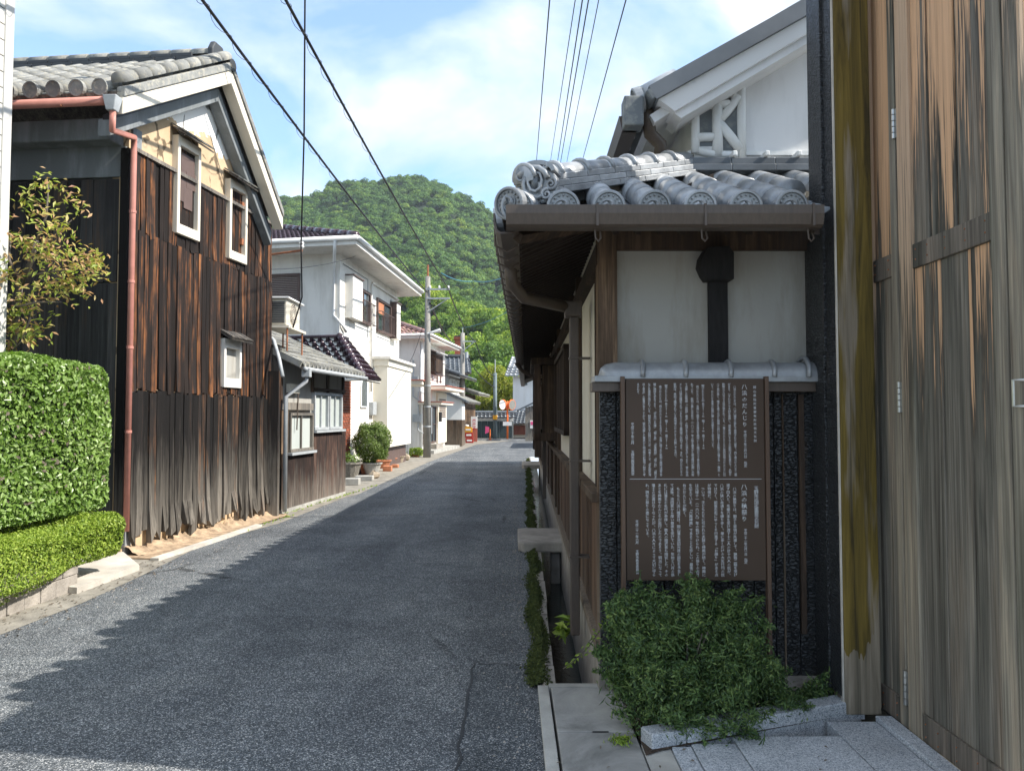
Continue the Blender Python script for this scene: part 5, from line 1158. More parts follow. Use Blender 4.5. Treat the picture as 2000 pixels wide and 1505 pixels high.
# brown and fallen leaves on and under the clipped plants
g_ = np.random.default_rng(66)
P = np.array([tuple(FH.p(g_.uniform(-3, -.05), g_.uniform(.8, 2.1), g_.uniform(-.02, .03))) for _ in range(260)]); V, T = leaves(P, np.tile([1, -.3, .3], (260, 1)), .05, .5, .6, 67); part('dry_leaves', npmesh('dry_leaves', V-np.array(h1t.location), T), m['dirt'], h1t)
P = np.array([[g_.uniform(.62, 1.5), 3.62+g_.uniform(0, .25), .05] for _ in range(90)]+[[g_.uniform(.2, 1.7), g_.uniform(3.3, 3.7), .036] for _ in range(22)]); P[:90, 1] += (P[:90, 0]-.62)*.33; P[:90, 2] = .1
V, T = leaves(P, np.tile([0, 0, 1.0], (len(P), 1)), .02, .5, .3, 68); o = part('leaf_litter', npmesh('leaf_litter', V, T), m['dirt'], kind='stuff'); tag(o, 'small dry leaf litter around the shrub bed', 'leaves')
# ================================================================= lean-to with windows
A_ = G(545, 1005); B_ = G(671, 966); FB = F((A_.x, A_.y), (B_.x-A_.x, B_.y-A_.y)); LB = (B_-A_).length
lt = thing('leanto_house', 'low old annex with grey flat tiles, frosted windows and brown corrugated metal below', 'building', tuple(FB.p(0, 0)))
b = MB(); FB.box(b, 0, LB, 0, 2.55, -2.2, -.03); part('wall', b, m['old_plaster'], lt)
n = int(LB/.062)
b = MB(); vs = []
hc = 1.02
cb_ = [FB.p(LB*i/(n*2), 0, .0+(.018 if i % 2 else 0)) for i in range(n*2+1)]
s4 = FB.s_at(552); w1a, w1b = FB.s_at(565), FB.s_at(610); w2a, w2b = FB.s_at(612), FB.s_at(666)
_, hw1 = FB.uv(588, 880); _, hw1t = FB.uv(588, 806); _, hw2 = FB.uv(640, 838); _, hw2t = FB.uv(640, 768)
for (sA, sB, ht) in ((0, w1b+.03, hw1-.01), (w1b+.03, LB, hw2-.01)):
    bb = MB(); k = int((sB-sA)/.07); vs = []
    for i in range(k*2+1):
        p = FB.p(sA+(sB-sA)*i/(2*k), .05, .0 if i % 2 else .036); vs += [p, Vector((p.x, p.y, ht))]
    bb.add(vs, [(2*i, 2*i+2, 2*i+3, 2*i+1) for i in range(2*k)]); part('corrugated_sheet', bb, m['corr'], lt)
b = MB(); FB.box(b, 0, LB, -.02, .07, -.05, .04); part('base_course', b, m['concrete'], lt)
for s0 in (.0, w1b+.01, (w2a+w2b)/2, LB-.09):
    b = MB(); FB.box(b, s0, s0+.07, (hw1 if s0 < w1b else hw2t), 2.42, -.03, .01); part('post', b, m['timber'], lt)
b = MB(); FB.box(b, 0, w1b, hw1t+.05, hw1t+.17, -.03, .03); part('rail', b, m['grey_wood'], lt)
b = MB(); FB.box(b, 0, w1a-.04, hw1t-.9, hw1t+.05, -.03, .016); part('board_panel', b, m['timber_old'], lt)
b = MB(); FB.box(b, w1b+.06, LB, hw2t+.04, hw2t+.09, -.03, .025); part('rail', b, m['timber'], lt)
window(FB, w1a, w1b, hw1, hw1t, lt, .045, .02, 'grey_wood', 'frost', 1, .05, .02)
window(FB, w2a, (w2a+w2b)/2-.01, hw2, hw2t, lt, .045, .02, 'gutter_grey', 'frost', 1, .05, .02)
window(FB, (w2a+w2b)/2+.03, w2b, hw2, hw2t, lt, .045, .02, 'gutter_grey', 'frost', 1, .05, .02)
for s0, s1, h in ((w1a-.06, w1b+.02, hw1), (w2a-.05, w2b+.05, hw2)):
    b = MB(); FB.box(b, s0, s1, h-.05, h-.008, -.02, .1); part('window_sill', b, m['gutter_grey'], lt)
# old meter bracket + wooden strip
b = MB(); FB.box(b, FB.s_at(560), FB.s_at(580), 2.0-.03, 2.0+.12, .0, .06); part('wall_box', b, m['ac'], lt)
b = MB(); b.tube([FB.p(FB.s_at(578), 1.98, .05), FB.p(FB.s_at(577), 1.35, .04)], .012, 5); part('hanging_cord', b, m['gutter'], lt)
# roof of the annex
eh = FB.uv(640, 720, .36)[1]; e0, e1_ = FB.s_at(592, .36), FB.s_at(713, .36)
PA, PB = FB.p(e0, eh, .36), FB.p(e1_, eh, .36); run_ = 2.0; ris = .92
PD, PC = FB.p(e0, eh+ris, .36-run_), FB.p(e1_, eh+ris, .36-run_)
b = MB(); b.slab(PA-Vector((0,0,.03)), PB-Vector((0,0,.03)), PC-Vector((0,0,.03)), PD-Vector((0,0,.03)), .05); part('roof_deck', b, m['grey_wood'], lt)
tile_roof(lt, PA, PB, PC, PD, 18, 9, 's', 'tile_leanto', 200)
for i in range(18):
    p = PA+(PB-PA)*((i+.22)/18); inst('end_tile', endK, frame3(p+Vector((0, 0, .01)), -FB.d, Vector((-1, 0, .1)).normalized(), Vector((.1, 0, 1)).normalized()) @ Matrix.Scale(.5, 4), lt)
b = MB(); b.slab(PA-FB.d*.04+Vector((0,0,.05)), PA+FB.d*.1+Vector((0,0,.05)), PD+FB.d*.1+Vector((0,0,.05)), PD-FB.d*.04+Vector((0,0,.05)), .1); part('verge_board', b, m['tile_leanto'], lt)
b = MB(); b.box(0,0,0,0,0,0); 
b = MB(); b.tube([PA+Vector((.03, 0, -.07)), PB+Vector((.03, 0, -.07))], .04, 8); part('gutter', b, m['gutter_grey'], lt, smooth=True)
hh = PA+Vector((.03, .1, -.1)); b = MB(); b.box(hh.x-.07, hh.x+.07, hh.y-.06, hh.y+.06, hh.z-.1, hh.z+.05); part('rain_head', b, m['gutter_grey'], lt, bev=.01)
part('downpipe', MB().tube([hh+Vector((0, 0, -.08)), hh+Vector((0, .0, -.16)), FB.p(FB.s_at(548), hh.z-.42, .1), FB.p(FB.s_at(548), .05, .1)], .035, 10), m['gutter_grey'], lt, smooth=True)
b = MB(); p0 = FB.p(0, 0, -.02); b.poly([p0, p0+Vector((0, 0, 2.7)), p0+Vector((-1.6, .1, 3.3)), p0+Vector((-1.6, .1, 0))], (0, .1, 0)); part('end_wall', b, m['board_shade'], lt)
b = MB(); 
for k in range(5): board_obj(F(FB.p(0, 0)+Vector((-1.0, -.02, 0)), (1, 0)), k*.16, k*.16+.15, .1, 2.5, .0, m['board_shade'], lt)
# dark wall piece between storehouse and annex
b = MB(); q0, q1 = G(526, 1010), G(545, 1014); b.box(q0.x-.05, q0.x+.12, q0.y, q0.y+.1, 0, 2.3); part('corner_boards', b, m['char_wall'], lt)
cbp = [U(522, 650, 12.0), U(535, 665, 11.9), U(545, 700, 11.6), U(552, 735, 11.45)]; b = MB(); b.tube(cbp, .03, 7); part('wrapped_conduit', b, m['gutter_grey'], lt, smooth=True)
# air conditioner on the roof
ac = thing('air_conditioner', 'cream air conditioner outdoor unit standing on a bracket on the annex roof', 'air conditioner', (-3.95, 12.0, 2.7))
q0 = U(523, 635, 12.0); q1 = U(566, 583, 12.0)
zb, zt = q0.z, q1.z; xr = q1.x
b = MB(); b.box(xr-.34, xr-.05, 12.0, 12.75, zb, zt); part('casing', b, m['ac'], ac, bev=.015)
b = MB(); b.box(xr-.345, xr-.0, 11.95, 12.85, zt+.002, zt+.03); part('top_cover', b, m['white_paint'], ac, bev=.005)
for k in range(12):
    b = MB(); z = zb+.04+k*(zt-zb-.08)/12; b.box(xr-.32, xr-.08, 11.985, 11.998, z, z+.02); part('fin', b, m['ac_dark'], ac)
FA = F((xr-.05, 12.0), (0, 1))
b = MB(); c = FA.p(.37, (zb+zt)/2, .004); 
for rr in (.19, .15, .11, .07, .03): b.tube([c+Vector((0, math.cos(a)*rr, math.sin(a)*rr)) for a in [2*math.pi*i/20 for i in range(21)]], .006, 5, False)
for i in range(12):
    a = 2*math.pi*i/12; b.tube([c, c+Vector((0, math.cos(a)*.19, math.sin(a)*.19))], .004, 4)
part('fan_grille', b, m['ac'], ac, kind='stuff')
b = MB(); b.lathe((0, 0, 0), [(0, 0), (.18, 0)], 20); b.v = [(c.x-.002, c.y+x, c.z+y) for x, y, z in b.v]; part('fan_recess', b, m['shutter'], ac)
b = MB(); b.box(xr-.38, xr+.02, 11.9, 12.9, zb-.05, zb-.01); part('tray', b, m['ac'], ac)
for y in (11.95, 12.8):
    for x in (xr-.35, xr-.02): b = MB(); b.tube([(x, y, zb-.05), (x, y, zb-.42)], .014, 6); part('leg', b, m['red_rust'], ac)
# ================================================================= white two storey house with purple tiles
DW = Vector((.079, 1, 0)).normalized(); FW = F((-4.5, 19.3), (DW.x, DW.y)); LW = FW.s_at(776)
SW = Vector((-1, .20, 0)).normalized(); FWS = F(FW.p(0, 0)+SW*7, -SW)
wh = thing('white_house', 'white two storey house with glazed dark purple tiles and brown shutters', 'house', tuple(FW.p(0, 0)))
EZW = 5.95
b = MB(); c0, c1 = FW.p(0, 0), FW.p(LW, 0); c2 = c1+SW*7; c3 = c0+SW*7
b.poly([c0, c1, c2, c3], (0, 0, EZW-.05)); part('walls', b, m['house_white'], wh)
# eave slab (soffit), gutters
ov = .72; k0 = FW.p(-1.0, EZW-.12, ov); k1 = FW.p(LW+.6, EZW-.12, ov); k3 = k0+SW*8; k2 = k1+SW*8
b = MB(); b.poly([k0, k1, k2, k3], (0, 0, .12)); part('eave_soffit', b, m['house_white'], wh)
b = MB(); b.tube([k0+Vector((.04, -.02, .16)), k1+Vector((.04, 0, .16))], .065, 8); part('gutter', b, m['gutter_white'], wh, smooth=True)
b = MB(); b.tube([k0+Vector((.04, -.05, .16)), k3+Vector((0, -.05, .16))], .065, 8); part('gutter', b, m['gutter_white'], wh, smooth=True)
# hip roof
zt = EZW+.06; sl_ = .36; in_ = 3.6
r0 = k0+Vector((0, 0, .18)); r1 = k1+Vector((0, 0, .18)); r2 = k2+Vector((0, 0, .18)); r3 = k3+Vector((0, 0, .18))
def inner(P_, dx, dy, t): return P_+dx*t+dy*t+Vector((0, 0, sl_*t))
H0 = inner(r0, SW, DW, in_); H3 = inner(r3, -SW, DW, in_*.9); H1 = inner(r1, SW, -DW, in_)
tile_roof(wh, r3, r0, H0, r3+(H0-r0)+(r3-r3), 30, 15, 's', 'tile_purple', 280)
b = MB(); b.slab(r0, r1, H1, H0, .05); part('roof_slope', b, m['tile_purple'], wh)
n = 10
for i in range(n):
    A = r0+(H0-r0)*i/n+Vector((0, 0, .05)); C = r0+(H0-r0)*(i+1.15)/n+Vector((0, 0, .05)); part('hip_tile', MB().tube([A, C], [.1, .085], 8), m['tile_purple'], wh, smooth=True)
# downpipes
pc = FW.p(-.95, EZW-.05, .68)
part('downpipe', MB().tube([k0+SW*.55+Vector((0, -.05, .1)), k0+SW*.6+Vector((0, .1, -.15)), FW.p(0, EZW-.5, 0)+SW*.16+Vector((0, -.06, 0)), FW.p(0, 4.2, 0)+SW*.16+Vector((0, -.06, 0)), FW.p(.06, 3.95, .06), FW.p(.35, 3.82, .06)], .04, 8), m['gutter_white'], wh, smooth=True)
d2 = FW.s_at(722); ds = [FW.p(LW-.05, EZW-.35, .05), FW.p(d2+.1, EZW-.35, .05), FW.p(d2, EZW-.45, .05), FW.p(d2, 2.3, .05)]
part('conduit', MB().tube(ds, .03, 8), m['house_white'], wh, smooth=True)
d3 = FW.s_at(775)-.05; part('downpipe', MB().tube([FW.p(d3, 4.4, .05), FW.p(d3, .3, .05)], .035, 8), m['gutter_white'], wh, smooth=True)
# upper windows, shutter boxes and balcony rails
def wrect(x0, y0, x1, y1, f=FW, o=0):
    xm = (x0+x1)/2; return f.s_at(x0, o), f.s_at(x1, o), f.uv(x1, y1, o)[1], f.uv(x0, y0, o)[1]
for (x0, y0, x1, y1, bx0_, bx1_, sd_x) in ((693, 556, 720, 637, 660, 693, -1), (734, 580, 761, 658, 761, 783, 1)):
    a0, a1, h0, h1 = wrect(x0, y0, x1, y1); 
    window(FW, a0, a1, h0, h1, wh, .07, .03, 'shutter', 'glass', 1, .04, .03)
    b = MB(); FW.box(b, a0+.07, (a0+a1)/2, h0+.6, h1-.1, -.005, .02); part('curtain', b, m['terracotta'], wh)
    if sd_x < 0: s0, s1 = a0-.95, a0-.02
    else: s0, s1 = a1+.02, a1+.62
    b = MB(); FW.box(b, s0, s1, h0-.05, h1+.1, .0, .22); part('shutter_box', b, m['house_white'], wh, bev=.01)
    b = MB(); FW.box(b, s0-.02, s1+.02, h1+.1, h1+.13, .0, .26); part('shutter_box_cap', b, m['shutter'], wh)
    if sd_x > 0: b = MB(); FW.box(b, a1+.0, a1+.02, h0-.05, h1+.1, .0, .23); part('shutter_side', b, m['shutter'], wh)
    for k in range(14):
        t = a0+.05+(a1-a0-.0)*k/14; b = MB(); b.tube([FW.p(t, h0+.02, .18), FW.p(t, h0+.62, .18)], .008, 5); part('rail_bar', b, m['shutter'], wh)
    for hz in (.02, .62): part('hand_rail', MB().tube([FW.p(a0-.02, h0+hz, .03), FW.p(a0-.0, h0+hz, .18), FW.p(a1+.1, h0+hz, .18), FW.p(a1+.12, h0+hz, .03)], .014, 6), m['shutter'], wh)
# side window with roller shutter
a0, a1, h0, h1 = wrect(505, 537, 585, 605, FWS); wf = window(FWS, a0, a1, h0, h1, wh, .06, .02, 'shutter', 'shutter', 0, .04, .03)
for k in range(18): b = MB(); FWS.box(b, a0+.06, a1-.06, h0+.06+k*(h1-h0-.12)/18, h0+.06+(k+.8)*(h1-h0-.12)/18, -.0, .012); part('shutter_slat', b, m['shutter'], wf)
# brick panel of the ground floor corner
b = MB(); FW.box(b, -.0, .95, 0, 3.0, -.0, .02); part('brick_backing', b, m['mortar'], wh)
bme = MB(); bme.box(-.105, .105, -.01, .012, -.03, .03)
def brick_obj(f, s, h, o, par, L=.21, Hh=.06):
    b = MB(); f.box(b, s, s+L, h, h+Hh, o, o+.014+rnd.uniform(0, .004)); part('brick', b, m['brick'], par)
for r_ in range(38):
    for c_ in range(4):
        s0 = .01+c_*.235+(.1 if r_ % 2 else 0); s1 = min(s0+.215, .94)
        if s1-s0 > .04: brick_obj(FW, s0, .05+r_*.075, .02, wh, s1-s0)
# arched window
a0, a1, h0, h1 = wrect(704, 740, 716, 795); 
b = MB(); pts = [FW.p(a0, h0, .02), FW.p(a1, h0, .02), FW.p(a1, h1-.2, .02)]+[FW.p((a0+a1)/2+(a1-a0)/2*math.cos(t), h1-.2+.25*math.sin(t), .02) for t in [math.pi*i/8 for i in range(1, 8)]]+[FW.p(a0, h1-.2, .02)]; b.poly(pts, -FW.n*.02); part('arched_window', b, m['glass'], wh)
b = MB(); b.tube(pts+[pts[0]], .03, 6); part('arched_frame', b, m['gutter_white'], wh)
# lower pent roof, glazed tiles, round the corner
pe = 2.52; pt_ = 3.62; po = .9
a1_ = FW.s_at(744, po)
c_e = FW.p(-.9, pe, po); c_t = FW.p(0, pt_, 0)
e_r = FW.p(a1_, pe, po); t_r = FW.p(a1_-.15, pt_, 0)
s_e = c_e+SW*3.2; s_t = c_t+SW*3.2
tile_roof(wh, c_e, e_r, t_r, c_t, 12, 8, 's', 'tile_purple', 200, clip=lambda u, v: u > 0)
tile_roof(wh, s_e, c_e, c_t, s_t, 14, 8, 's', 'tile_purple', 200)
for i in range(9):
    A = c_e+(c_t-c_e)*i/9+Vector((0, 0, .05)); C = c_e+(c_t-c_e)*(i+1.15)/9+Vector((0, 0, .05)); part('hip_tile', MB().tube([A, C], [.095, .08], 8), m['tile_purple'], wh, smooth=True)
b = MB(); b.slab(c_e-Vector((0,0,.04)), e_r-Vector((0,0,.04)), t_r-Vector((0,0,.04)), c_t-Vector((0,0,.04)), .05); b.slab(s_e-Vector((0,0,.04)), c_e-Vector((0,0,.04)), c_t-Vector((0,0,.04)), s_t-Vector((0,0,.04)), .05); part('pent_deck', b, m['house_white'], wh)
part('pent_flashing', MB().tube([c_t+SW*3.2+Vector((0,-.03,.04)), c_t+Vector((.03,-.03,.04)), t_r+Vector((.03,0,.04))], .04, 6), m['tile_purple'], wh)
# porch block
px0 = FW.s_at(757, .45); px1 = FW.s_at(803, .45)
b = MB(); q = [FW.p(px0, .62, .0), FW.p(px1, .6, .0), FW.p(px1, .6, .45), FW.p(px0, .62, .45)]; FW.box(b, px0, px1, .62, 3.1, 0, .45); part('porch_block', b, m['pale_box'], wh)
b = MB(); FW.box(b, px0-.03, px1+.03, 3.1, 3.3, 0, .49); part('porch_band', b, m['pale_box'], wh)
b = MB(); FW.box(b, px0-.1, px1+.12, 3.3, 3.39, 0, .58); part('porch_cap', b, m['house_white'], wh, bev=.01)
b = MB(); FW.box(b, px0+.3, px1-.1, 0, .62, 0, .3); part('porch_base', b, m['shutter'], wh)
b = MB(); FW.box(b, FW.s_at(721), FW.s_at(728), 1.6, 2.0, .0, .14); part('meter_box', b, m['gutter_grey'], wh, bev=.02)
# ================================================================= plant pots and bush on the verge
def pot(c, r, h, mat, label, name='flower_pot', cat='pot', plant=None):
    b = MB(); b.lathe(c, [(r*.6, 0), (r*.62, .0), (r, h*.9), (r*1.1, h*.9), (r*1.1, h), (r*.95, h), (r*.9, h*.85), (.001, h*.85)], 14)
    t = thing(name, label, cat, tuple(c)); part('body', b, m[mat], t, smooth=False)
    if plant:
        n, rr, mt, sz_, sd__ = plant; g = np.random.default_rng(sd__); d = g.normal(0, 1, (n, 3)); d[:, 2] = np.abs(d[:, 2]); P = np.array(c)+np.array([0, 0, h])+d*rr*.45; V, T = leaves(P, d, sz_, .4, .6, sd__); part('plant', npmesh('plant', V-np.array(c), T), m[mt], t)
    return t
def gp3(px, py): p = G(px, py); return (p.x, p.y, 0.004)
pot(gp3(684, 935), .28, .42, 'grey_wood', 'grey wooden tub with a bare twiggy plant at the annex corner', 'wooden_tub', 'tub', (160, .3, 'leaf_pot', .09, 41))
pot(gp3(716, 925), .25, .26, 'terracotta', 'wide terracotta bowl planter nearest the round bush', 'flower_pot', 'pot', (120, .15, 'leaf_pot', .07, 42))
pot(gp3(748, 914), .24, .24, 'terracotta', 'shallow terracotta bowl beside the brick', 'flower_pot', 'pot')
pot(gp3(763, 906), .2, .2, 'terracotta', 'small empty terracotta dish below the porch corner', 'flower_pot', 'pot')
pot(gp3(778, 903), .22, .22, 'rock', 'round stone basin lying below the porch block', 'stone_basin', 'basin')
pot(gp3(700, 925), .24, .34, 'black_paint', 'black plastic tub behind the wooden tub', 'plastic_tub', 'tub')
pot((-3.78, 20.1, .004), .26, .32, 'concrete', 'grey concrete planter under the round bush', 'planter', 'planter')
for i, (x, y, sx_, sz_, mt, lab) in enumerate(((688, 947, .34, .16, 'concrete', 'grey concrete block lying in front of the wooden tub'), (712, 938, .42, .12, 'concrete', 'flat concrete block edging the pots'), (731, 934, .2, .18, 'rock', 'tan jagged rock at the kerb before the pots'), (757, 920, .24, .16, 'terracotta', 'salmon brick block among the pots'), (794, 899, .2, .22, 'rock', 'brown stone standing at the porch corner'), (772, 913, .2, .1, 'terracotta', 'reddish roof tile scrap lying by the kerb'))):
    p = G(x, y); b = MB()
    if mt == 'rock': b.sphere((p.x, p.y, sz_*.45), sx_*.7, sx_*.6, sz_*.6, 8, 5, .22)
    else: b.box(p.x-sx_/2, p.x+sx_/2, p.y-.12, p.y+.12, .004, sz_)
    single('block' if mt != 'rock' else 'rock', b, m[mt], lab, 'stone' if mt == 'rock' else 'block', (p.x, p.y, 0), bev=.012)
def ball_bush(name, label, c, rx, rz, n, size, mat, seed, cat='bush', stem=True, wid=.45):
    t = thing(name, label, cat, tuple(c)); g = np.random.default_rng(seed); d = g.normal(0, 1, (n, 3)); d /= np.linalg.norm(d, axis=1, keepdims=True); r_ = 1-np.abs(g.normal(0, .2, n)); r_ *= 1+.09*np.sin(d[:, 0]*6+d[:, 2]*5+seed)+.06*np.sin(d[:, 1]*11+d[:, 2]*9)
    P = np.array(c)+np.array([0, 0, rz])+d*r_[:, None]*np.array([rx, rx, rz]); V, T = leaves(P, d, size, wid, .7, seed); part('foliage', npmesh('foliage', V-np.array(c), T), m[mat], t)
    return t
p = Vector((-3.78, 20.1, 0)); tb_ = ball_bush('round_bush', 'clipped round green bush in a planter before the white house', (p.x, p.y, .3), .5, .56, 11000, .055, 'leaf_pot', 51)
b = MB(); b.tube([(p.x, p.y, .2), (p.x+.05, p.y, .5), (p.x, p.y, .9)], [.05, .04, .02], 7); part('trunk', b, m['bark'], tb_, smooth=True)
p = G(812, 892); t_ = ball_bush('potted_plant', 'low leafy plant beside the foot of the nearest pole', (p.x, p.y, .02), .32, .17, 500, .1, 'leaf_low', 52, 'plant'); part('pot', MB().lathe((p.x, p.y, .0), [(.12, 0), (.16, .1), (.0, .1)], 10), m['terracotta'], t_)
# ================================================================= second white house
D3 = Vector((.118, 1, 0)).normalized(); F3 = F((-3.9, 31.4), (D3.x, D3.y)); L3 = F3.s_at(869); S3 = Vector((-1, .18, 0)).normalized(); F3S = F(F3.p(0, 0)+S3*6, -S3)
h3 = thing('balcony_house', 'second white house with salmon roof tiles and an upstairs balcony behind the nearest pole', 'house', tuple(F3.p(0, 0)))
E3 = 4.82; c0, c1 = F3.p(0, 0), F3.p(L3, 0)
b = MB(); b.poly([c0, c1, c1+S3*6, c0+S3*6], (0, 0, E3)); part('walls', b, m['house_white'], h3)
k0 = F3.p(-.5, E3, .55); k1 = F3.p(L3+.7, E3, .6); b = MB(); b.poly([k0, k1, k1+S3*7.5, k0+S3*7.5], (0, 0, .12)); part('eave_soffit', b, m['house_white'], h3)
r0, r1 = k0+Vector((0, 0, .14)), k1+Vector((0, 0, .14)); r3 = r0+S3*7; H0 = r0+(S3+D3)*2.6+Vector((0, 0, 1.0)); H1 = r1+(S3-D3)*2.6+Vector((0, 0, 1.0))
tile_roof(h3, r3, r0, H0, r3+(H0-r0), 24, 9, 's', 'tile_pink', 200); b = MB(); b.slab(r0, r1, H1, H0, .06); part('roof_slope', b, m['tile_pink'], h3)
for i in range(7): A = r0+(H0-r0)*i/7+Vector((0, 0, .05)); C = r0+(H0-r0)*(i+1.1)/7+Vector((0, 0, .05)); part('hip_tile', MB().tube([A, C], [.1, .085], 8), m['tile_pink'], h3)
part('gutter', MB().tube([r3+Vector((0,-.05,0)), r0+Vector((.04, -.04, 0)), r1+Vector((.04, 0, 0))], .06, 8), m['gutter_white'], h3, smooth=True)
part('downpipe', MB().tube([F3.p(.05, E3-.1, .06), F3.p(.05, .1, .06)], .06, 8), m['gutter_white'], h3, smooth=True)
# recess balcony
a0, a1, h0, h1 = wrect(838, 700, 865, 736, F3); h1 = 4.5
b = MB(); F3.box(b, a0, a1, h0, h1, .0, .012); part('balcony_recess', b, m['shutter'], h3)
b = MB(); F3.box(b, a0+.1, (a0+a1)/2, h0+.1, h1-.2, .01, .3); part('open_shutter', b, m['timber'], h3)
b = MB(); b.slab(F3.p(a0-.1, h1-.1, .55), F3.p((a0+a1)/2, h1-.1, .55), F3.p((a0+a1)/2, h1+.1, .01), F3.p(a0-.1, h1+.1, .01), .04); part('awning', b, m['gutter_white'], h3)
for k in range(12): t = a0+(a1-a0)*k/11; part('rail_bar', MB().tube([F3.p(t, h0, .28), F3.p(t, h0+.55, .28)], .012, 4), m['black_paint'], h3)
for hz in (0, .55): part('hand_rail', MB().tube([F3.p(a0, h0+hz, .28), F3.p(a1, h0+hz, .28)], .02, 5), m['black_paint'], h3)
for x0, x1 in ((852.5, 855), (859, 861.5)):
    w0, w1, v0, v1 = wrect(x0, 727, x1, 748, F3); b = MB(); F3.box(b, w0, w1, v0, v1, .0, .02); part('slit_window', b, m['shutter'], h3)
# ground floor entrance of that house
b = MB(); F3.box(b, 1.0, L3+.3, 2.72, 2.86, .0, .9); part('canopy', b, m['cream'], h3)
b = MB(); F3.box(b, 1.0, L3+.35, 2.87, 2.9, .0, .95); part('canopy_cap', b, m['red_trim'], h3)
b = MB(); F3.box(b, -.3, 2.2, 2.05, 2.14, .0, 1.0); part('lower_canopy', b, m['cream'], h3)
b = MB(); F3.box(b, -.35, 2.2, 2.15, 2.18, .0, 1.05); part('lower_canopy_cap', b, m['red_trim'], h3)
window(F3, .5, 2.9, .35, 2.02, h3, .07, .06, 'shutter', 'glass', 3, .05, .02, 'entrance_door', 1)
b = MB(); F3.box(b, 3.1, L3-.1, .3, 2.65, .0, .12); part('pink_pier', b, m['cream'], h3)
for k in range(9): b = MB(); F3.box(b, 3.3, L3-.4, 1.5+k*.1, 1.56+k*.1, .12, .14); part('louvre', b, m['shutter'], h3)
b = MB(); F3.box(b, -.6, L3, .0, .14, .0, .75); part('door_step', b, m['concrete'], h3)
b = MB(); F3.box(b, .8, 2.2, .14, .34, .0, .55); part('door_step', b, m['stone'], h3)
part('entrance_lamp', MB().tube([F3.p(2.95, 1.3, .25), F3.p(2.95, 1.75, .25)], .08, 6), m['black_paint'], h3)
# meter and pipes on the side wall
for x, y0, y1, w_ in ((811, 735, 745, .35), (816, 809, 824, .35)):
    s0 = F3S.s_at(x); hh0 = F3S.uv(x, y1)[1]; hh1 = F3S.uv(x, y0)[1]; b = MB(); F3S.box(b, s0-.17, s0+.17, hh0, hh1, .0, .15); part('meter_box', b, m['gutter_grey'], h3)
# link building with red canopy between the houses
lk = thing('side_canopy', 'flat red edged canopy on a cream wall between the two white houses', 'canopy', (-3.95, 28.2, 0))
q0 = U(800, 750, 28); b = MB(); b.box(-4.6, -3.35, 27.6, 30.2, q0.z-.02, q0.z+.12); part('roof', b, m['cream'], lk); b = MB(); b.box(-4.62, -3.3, 27.55, 30.25, q0.z+.122, q0.z+.16); part('edge', b, m['red_trim'], lk)
b = MB(); b.box(-4.5, -4.38, 27.7, 30.1, 0, q0.z-.02); part('wall', b, m['house_white'], lk)
b = MB(); b.box(-3.9, -3.85, 27.75, 27.8, 0, q0.z-.02); part('post', b, m['gutter_grey'], lk)
# ================================================================= old houses further on
def old_house(name, label, f, L, depth, eh, rh, over=.6, lower='timber', upper='white', split=1.6, roof='tile_dark', wins_=(), side_v=None):
    t = thing(name, label, 'house', tuple(f.p(0, 0))); sv = side_v or -f.n
    c0, c1 = f.p(0, 0), f.p(L, 0)
    b = MB(); b.poly([c0, c1, c1+sv*depth, c0+sv*depth], (0, 0, split)); part('lower_wall', b, m[lower], t)
    b = MB(); b.poly([p+Vector((0, 0, split)) for p in (c0, c1, c1+sv*depth, c0+sv*depth)], (0, 0, eh-split)); part('upper_wall', b, m[upper], t)
    e0 = f.p(-.4, eh, over); e1 = f.p(L+.4, eh, over); g0 = f.p(-.4, eh+rh, 0)+sv*(depth/2); g1 = f.p(L+.4, eh+rh, 0)+sv*(depth/2); b0 = f.p(-.4, eh, 0)+sv*(depth+over); b1 = f.p(L+.4, eh, 0)+sv*(depth+over)
    b = MB(); b.slab(e0-Vector((0,0,.05)), e1-Vector((0,0,.05)), g1-Vector((0,0,.05)), g0-Vector((0,0,.05)), .08); b.slab(g0, g1, b1, b0, .1); part('roof_deck', b, m['grey_wood'], t)
    b = MB(); b.poly([f.p(0, eh, 0), f.p(0, eh, 0)+sv*depth, f.p(0, eh+rh*.9, 0)+sv*depth/2], f.d*.1); part('gable', b, m[upper], t)
    nu = max(4, int((L+.8)/.28)); nv = max(3, int((g0-e0).length/.3)); tile_roof(t, e0, e1, g1, g0, nu, nv, 's', roof, 120)
    part('ridge', MB().tube([g0+Vector((0, 0, .1)), g1+Vector((0, 0, .1))], .14, 8), m['tile_ridge'], t)
    part('verge', MB().tube([e0+Vector((0, 0, .05)), g0+Vector((0, 0, .1))], .09, 8), m[roof], t)
    for (a0, a1, h0, h1, mt) in wins_: window(f, a0, a1, h0, h1, t, .06, .02, mt, 'glass', 2, .04, .02, rows=2)
    return t
D4 = Vector((.10, 1, 0)).normalized()
F4 = F((G(872, 862).x, 40.0), (D4.x, D4.y)); F4.O.x = (876-1000)/FX*40
o1 = old_house('old_shop', 'old dark timber shop with grey tiled eaves behind the second pole', F4, 5.2, 6, 3.75, 1.15, .7, 'timber_old', 'old_plaster', 2.6, 'tile_dark', ((.3, 1.9, 2.75, 3.6, 'white_paint'), (2.3, 4.3, 2.75, 3.6, 'white_paint')))
b = MB(); e0, e1 = F4.p(-.2, 2.3, .95), F4.p(5.6, 2.3, .95); b.slab(e0, e1, F4.p(5.6, 2.7, 0), F4.p(-.2, 2.7, 0), .08); part('pent_deck', b, m['grey_wood'], o1); tile_roof(o1, e0+Vector((0,0,.03)), e1+Vector((0,0,.03)), F4.p(5.6, 2.73, 0), F4.p(-.2, 2.73, 0), 20, 4, 's', 'tile_leanto', 80)
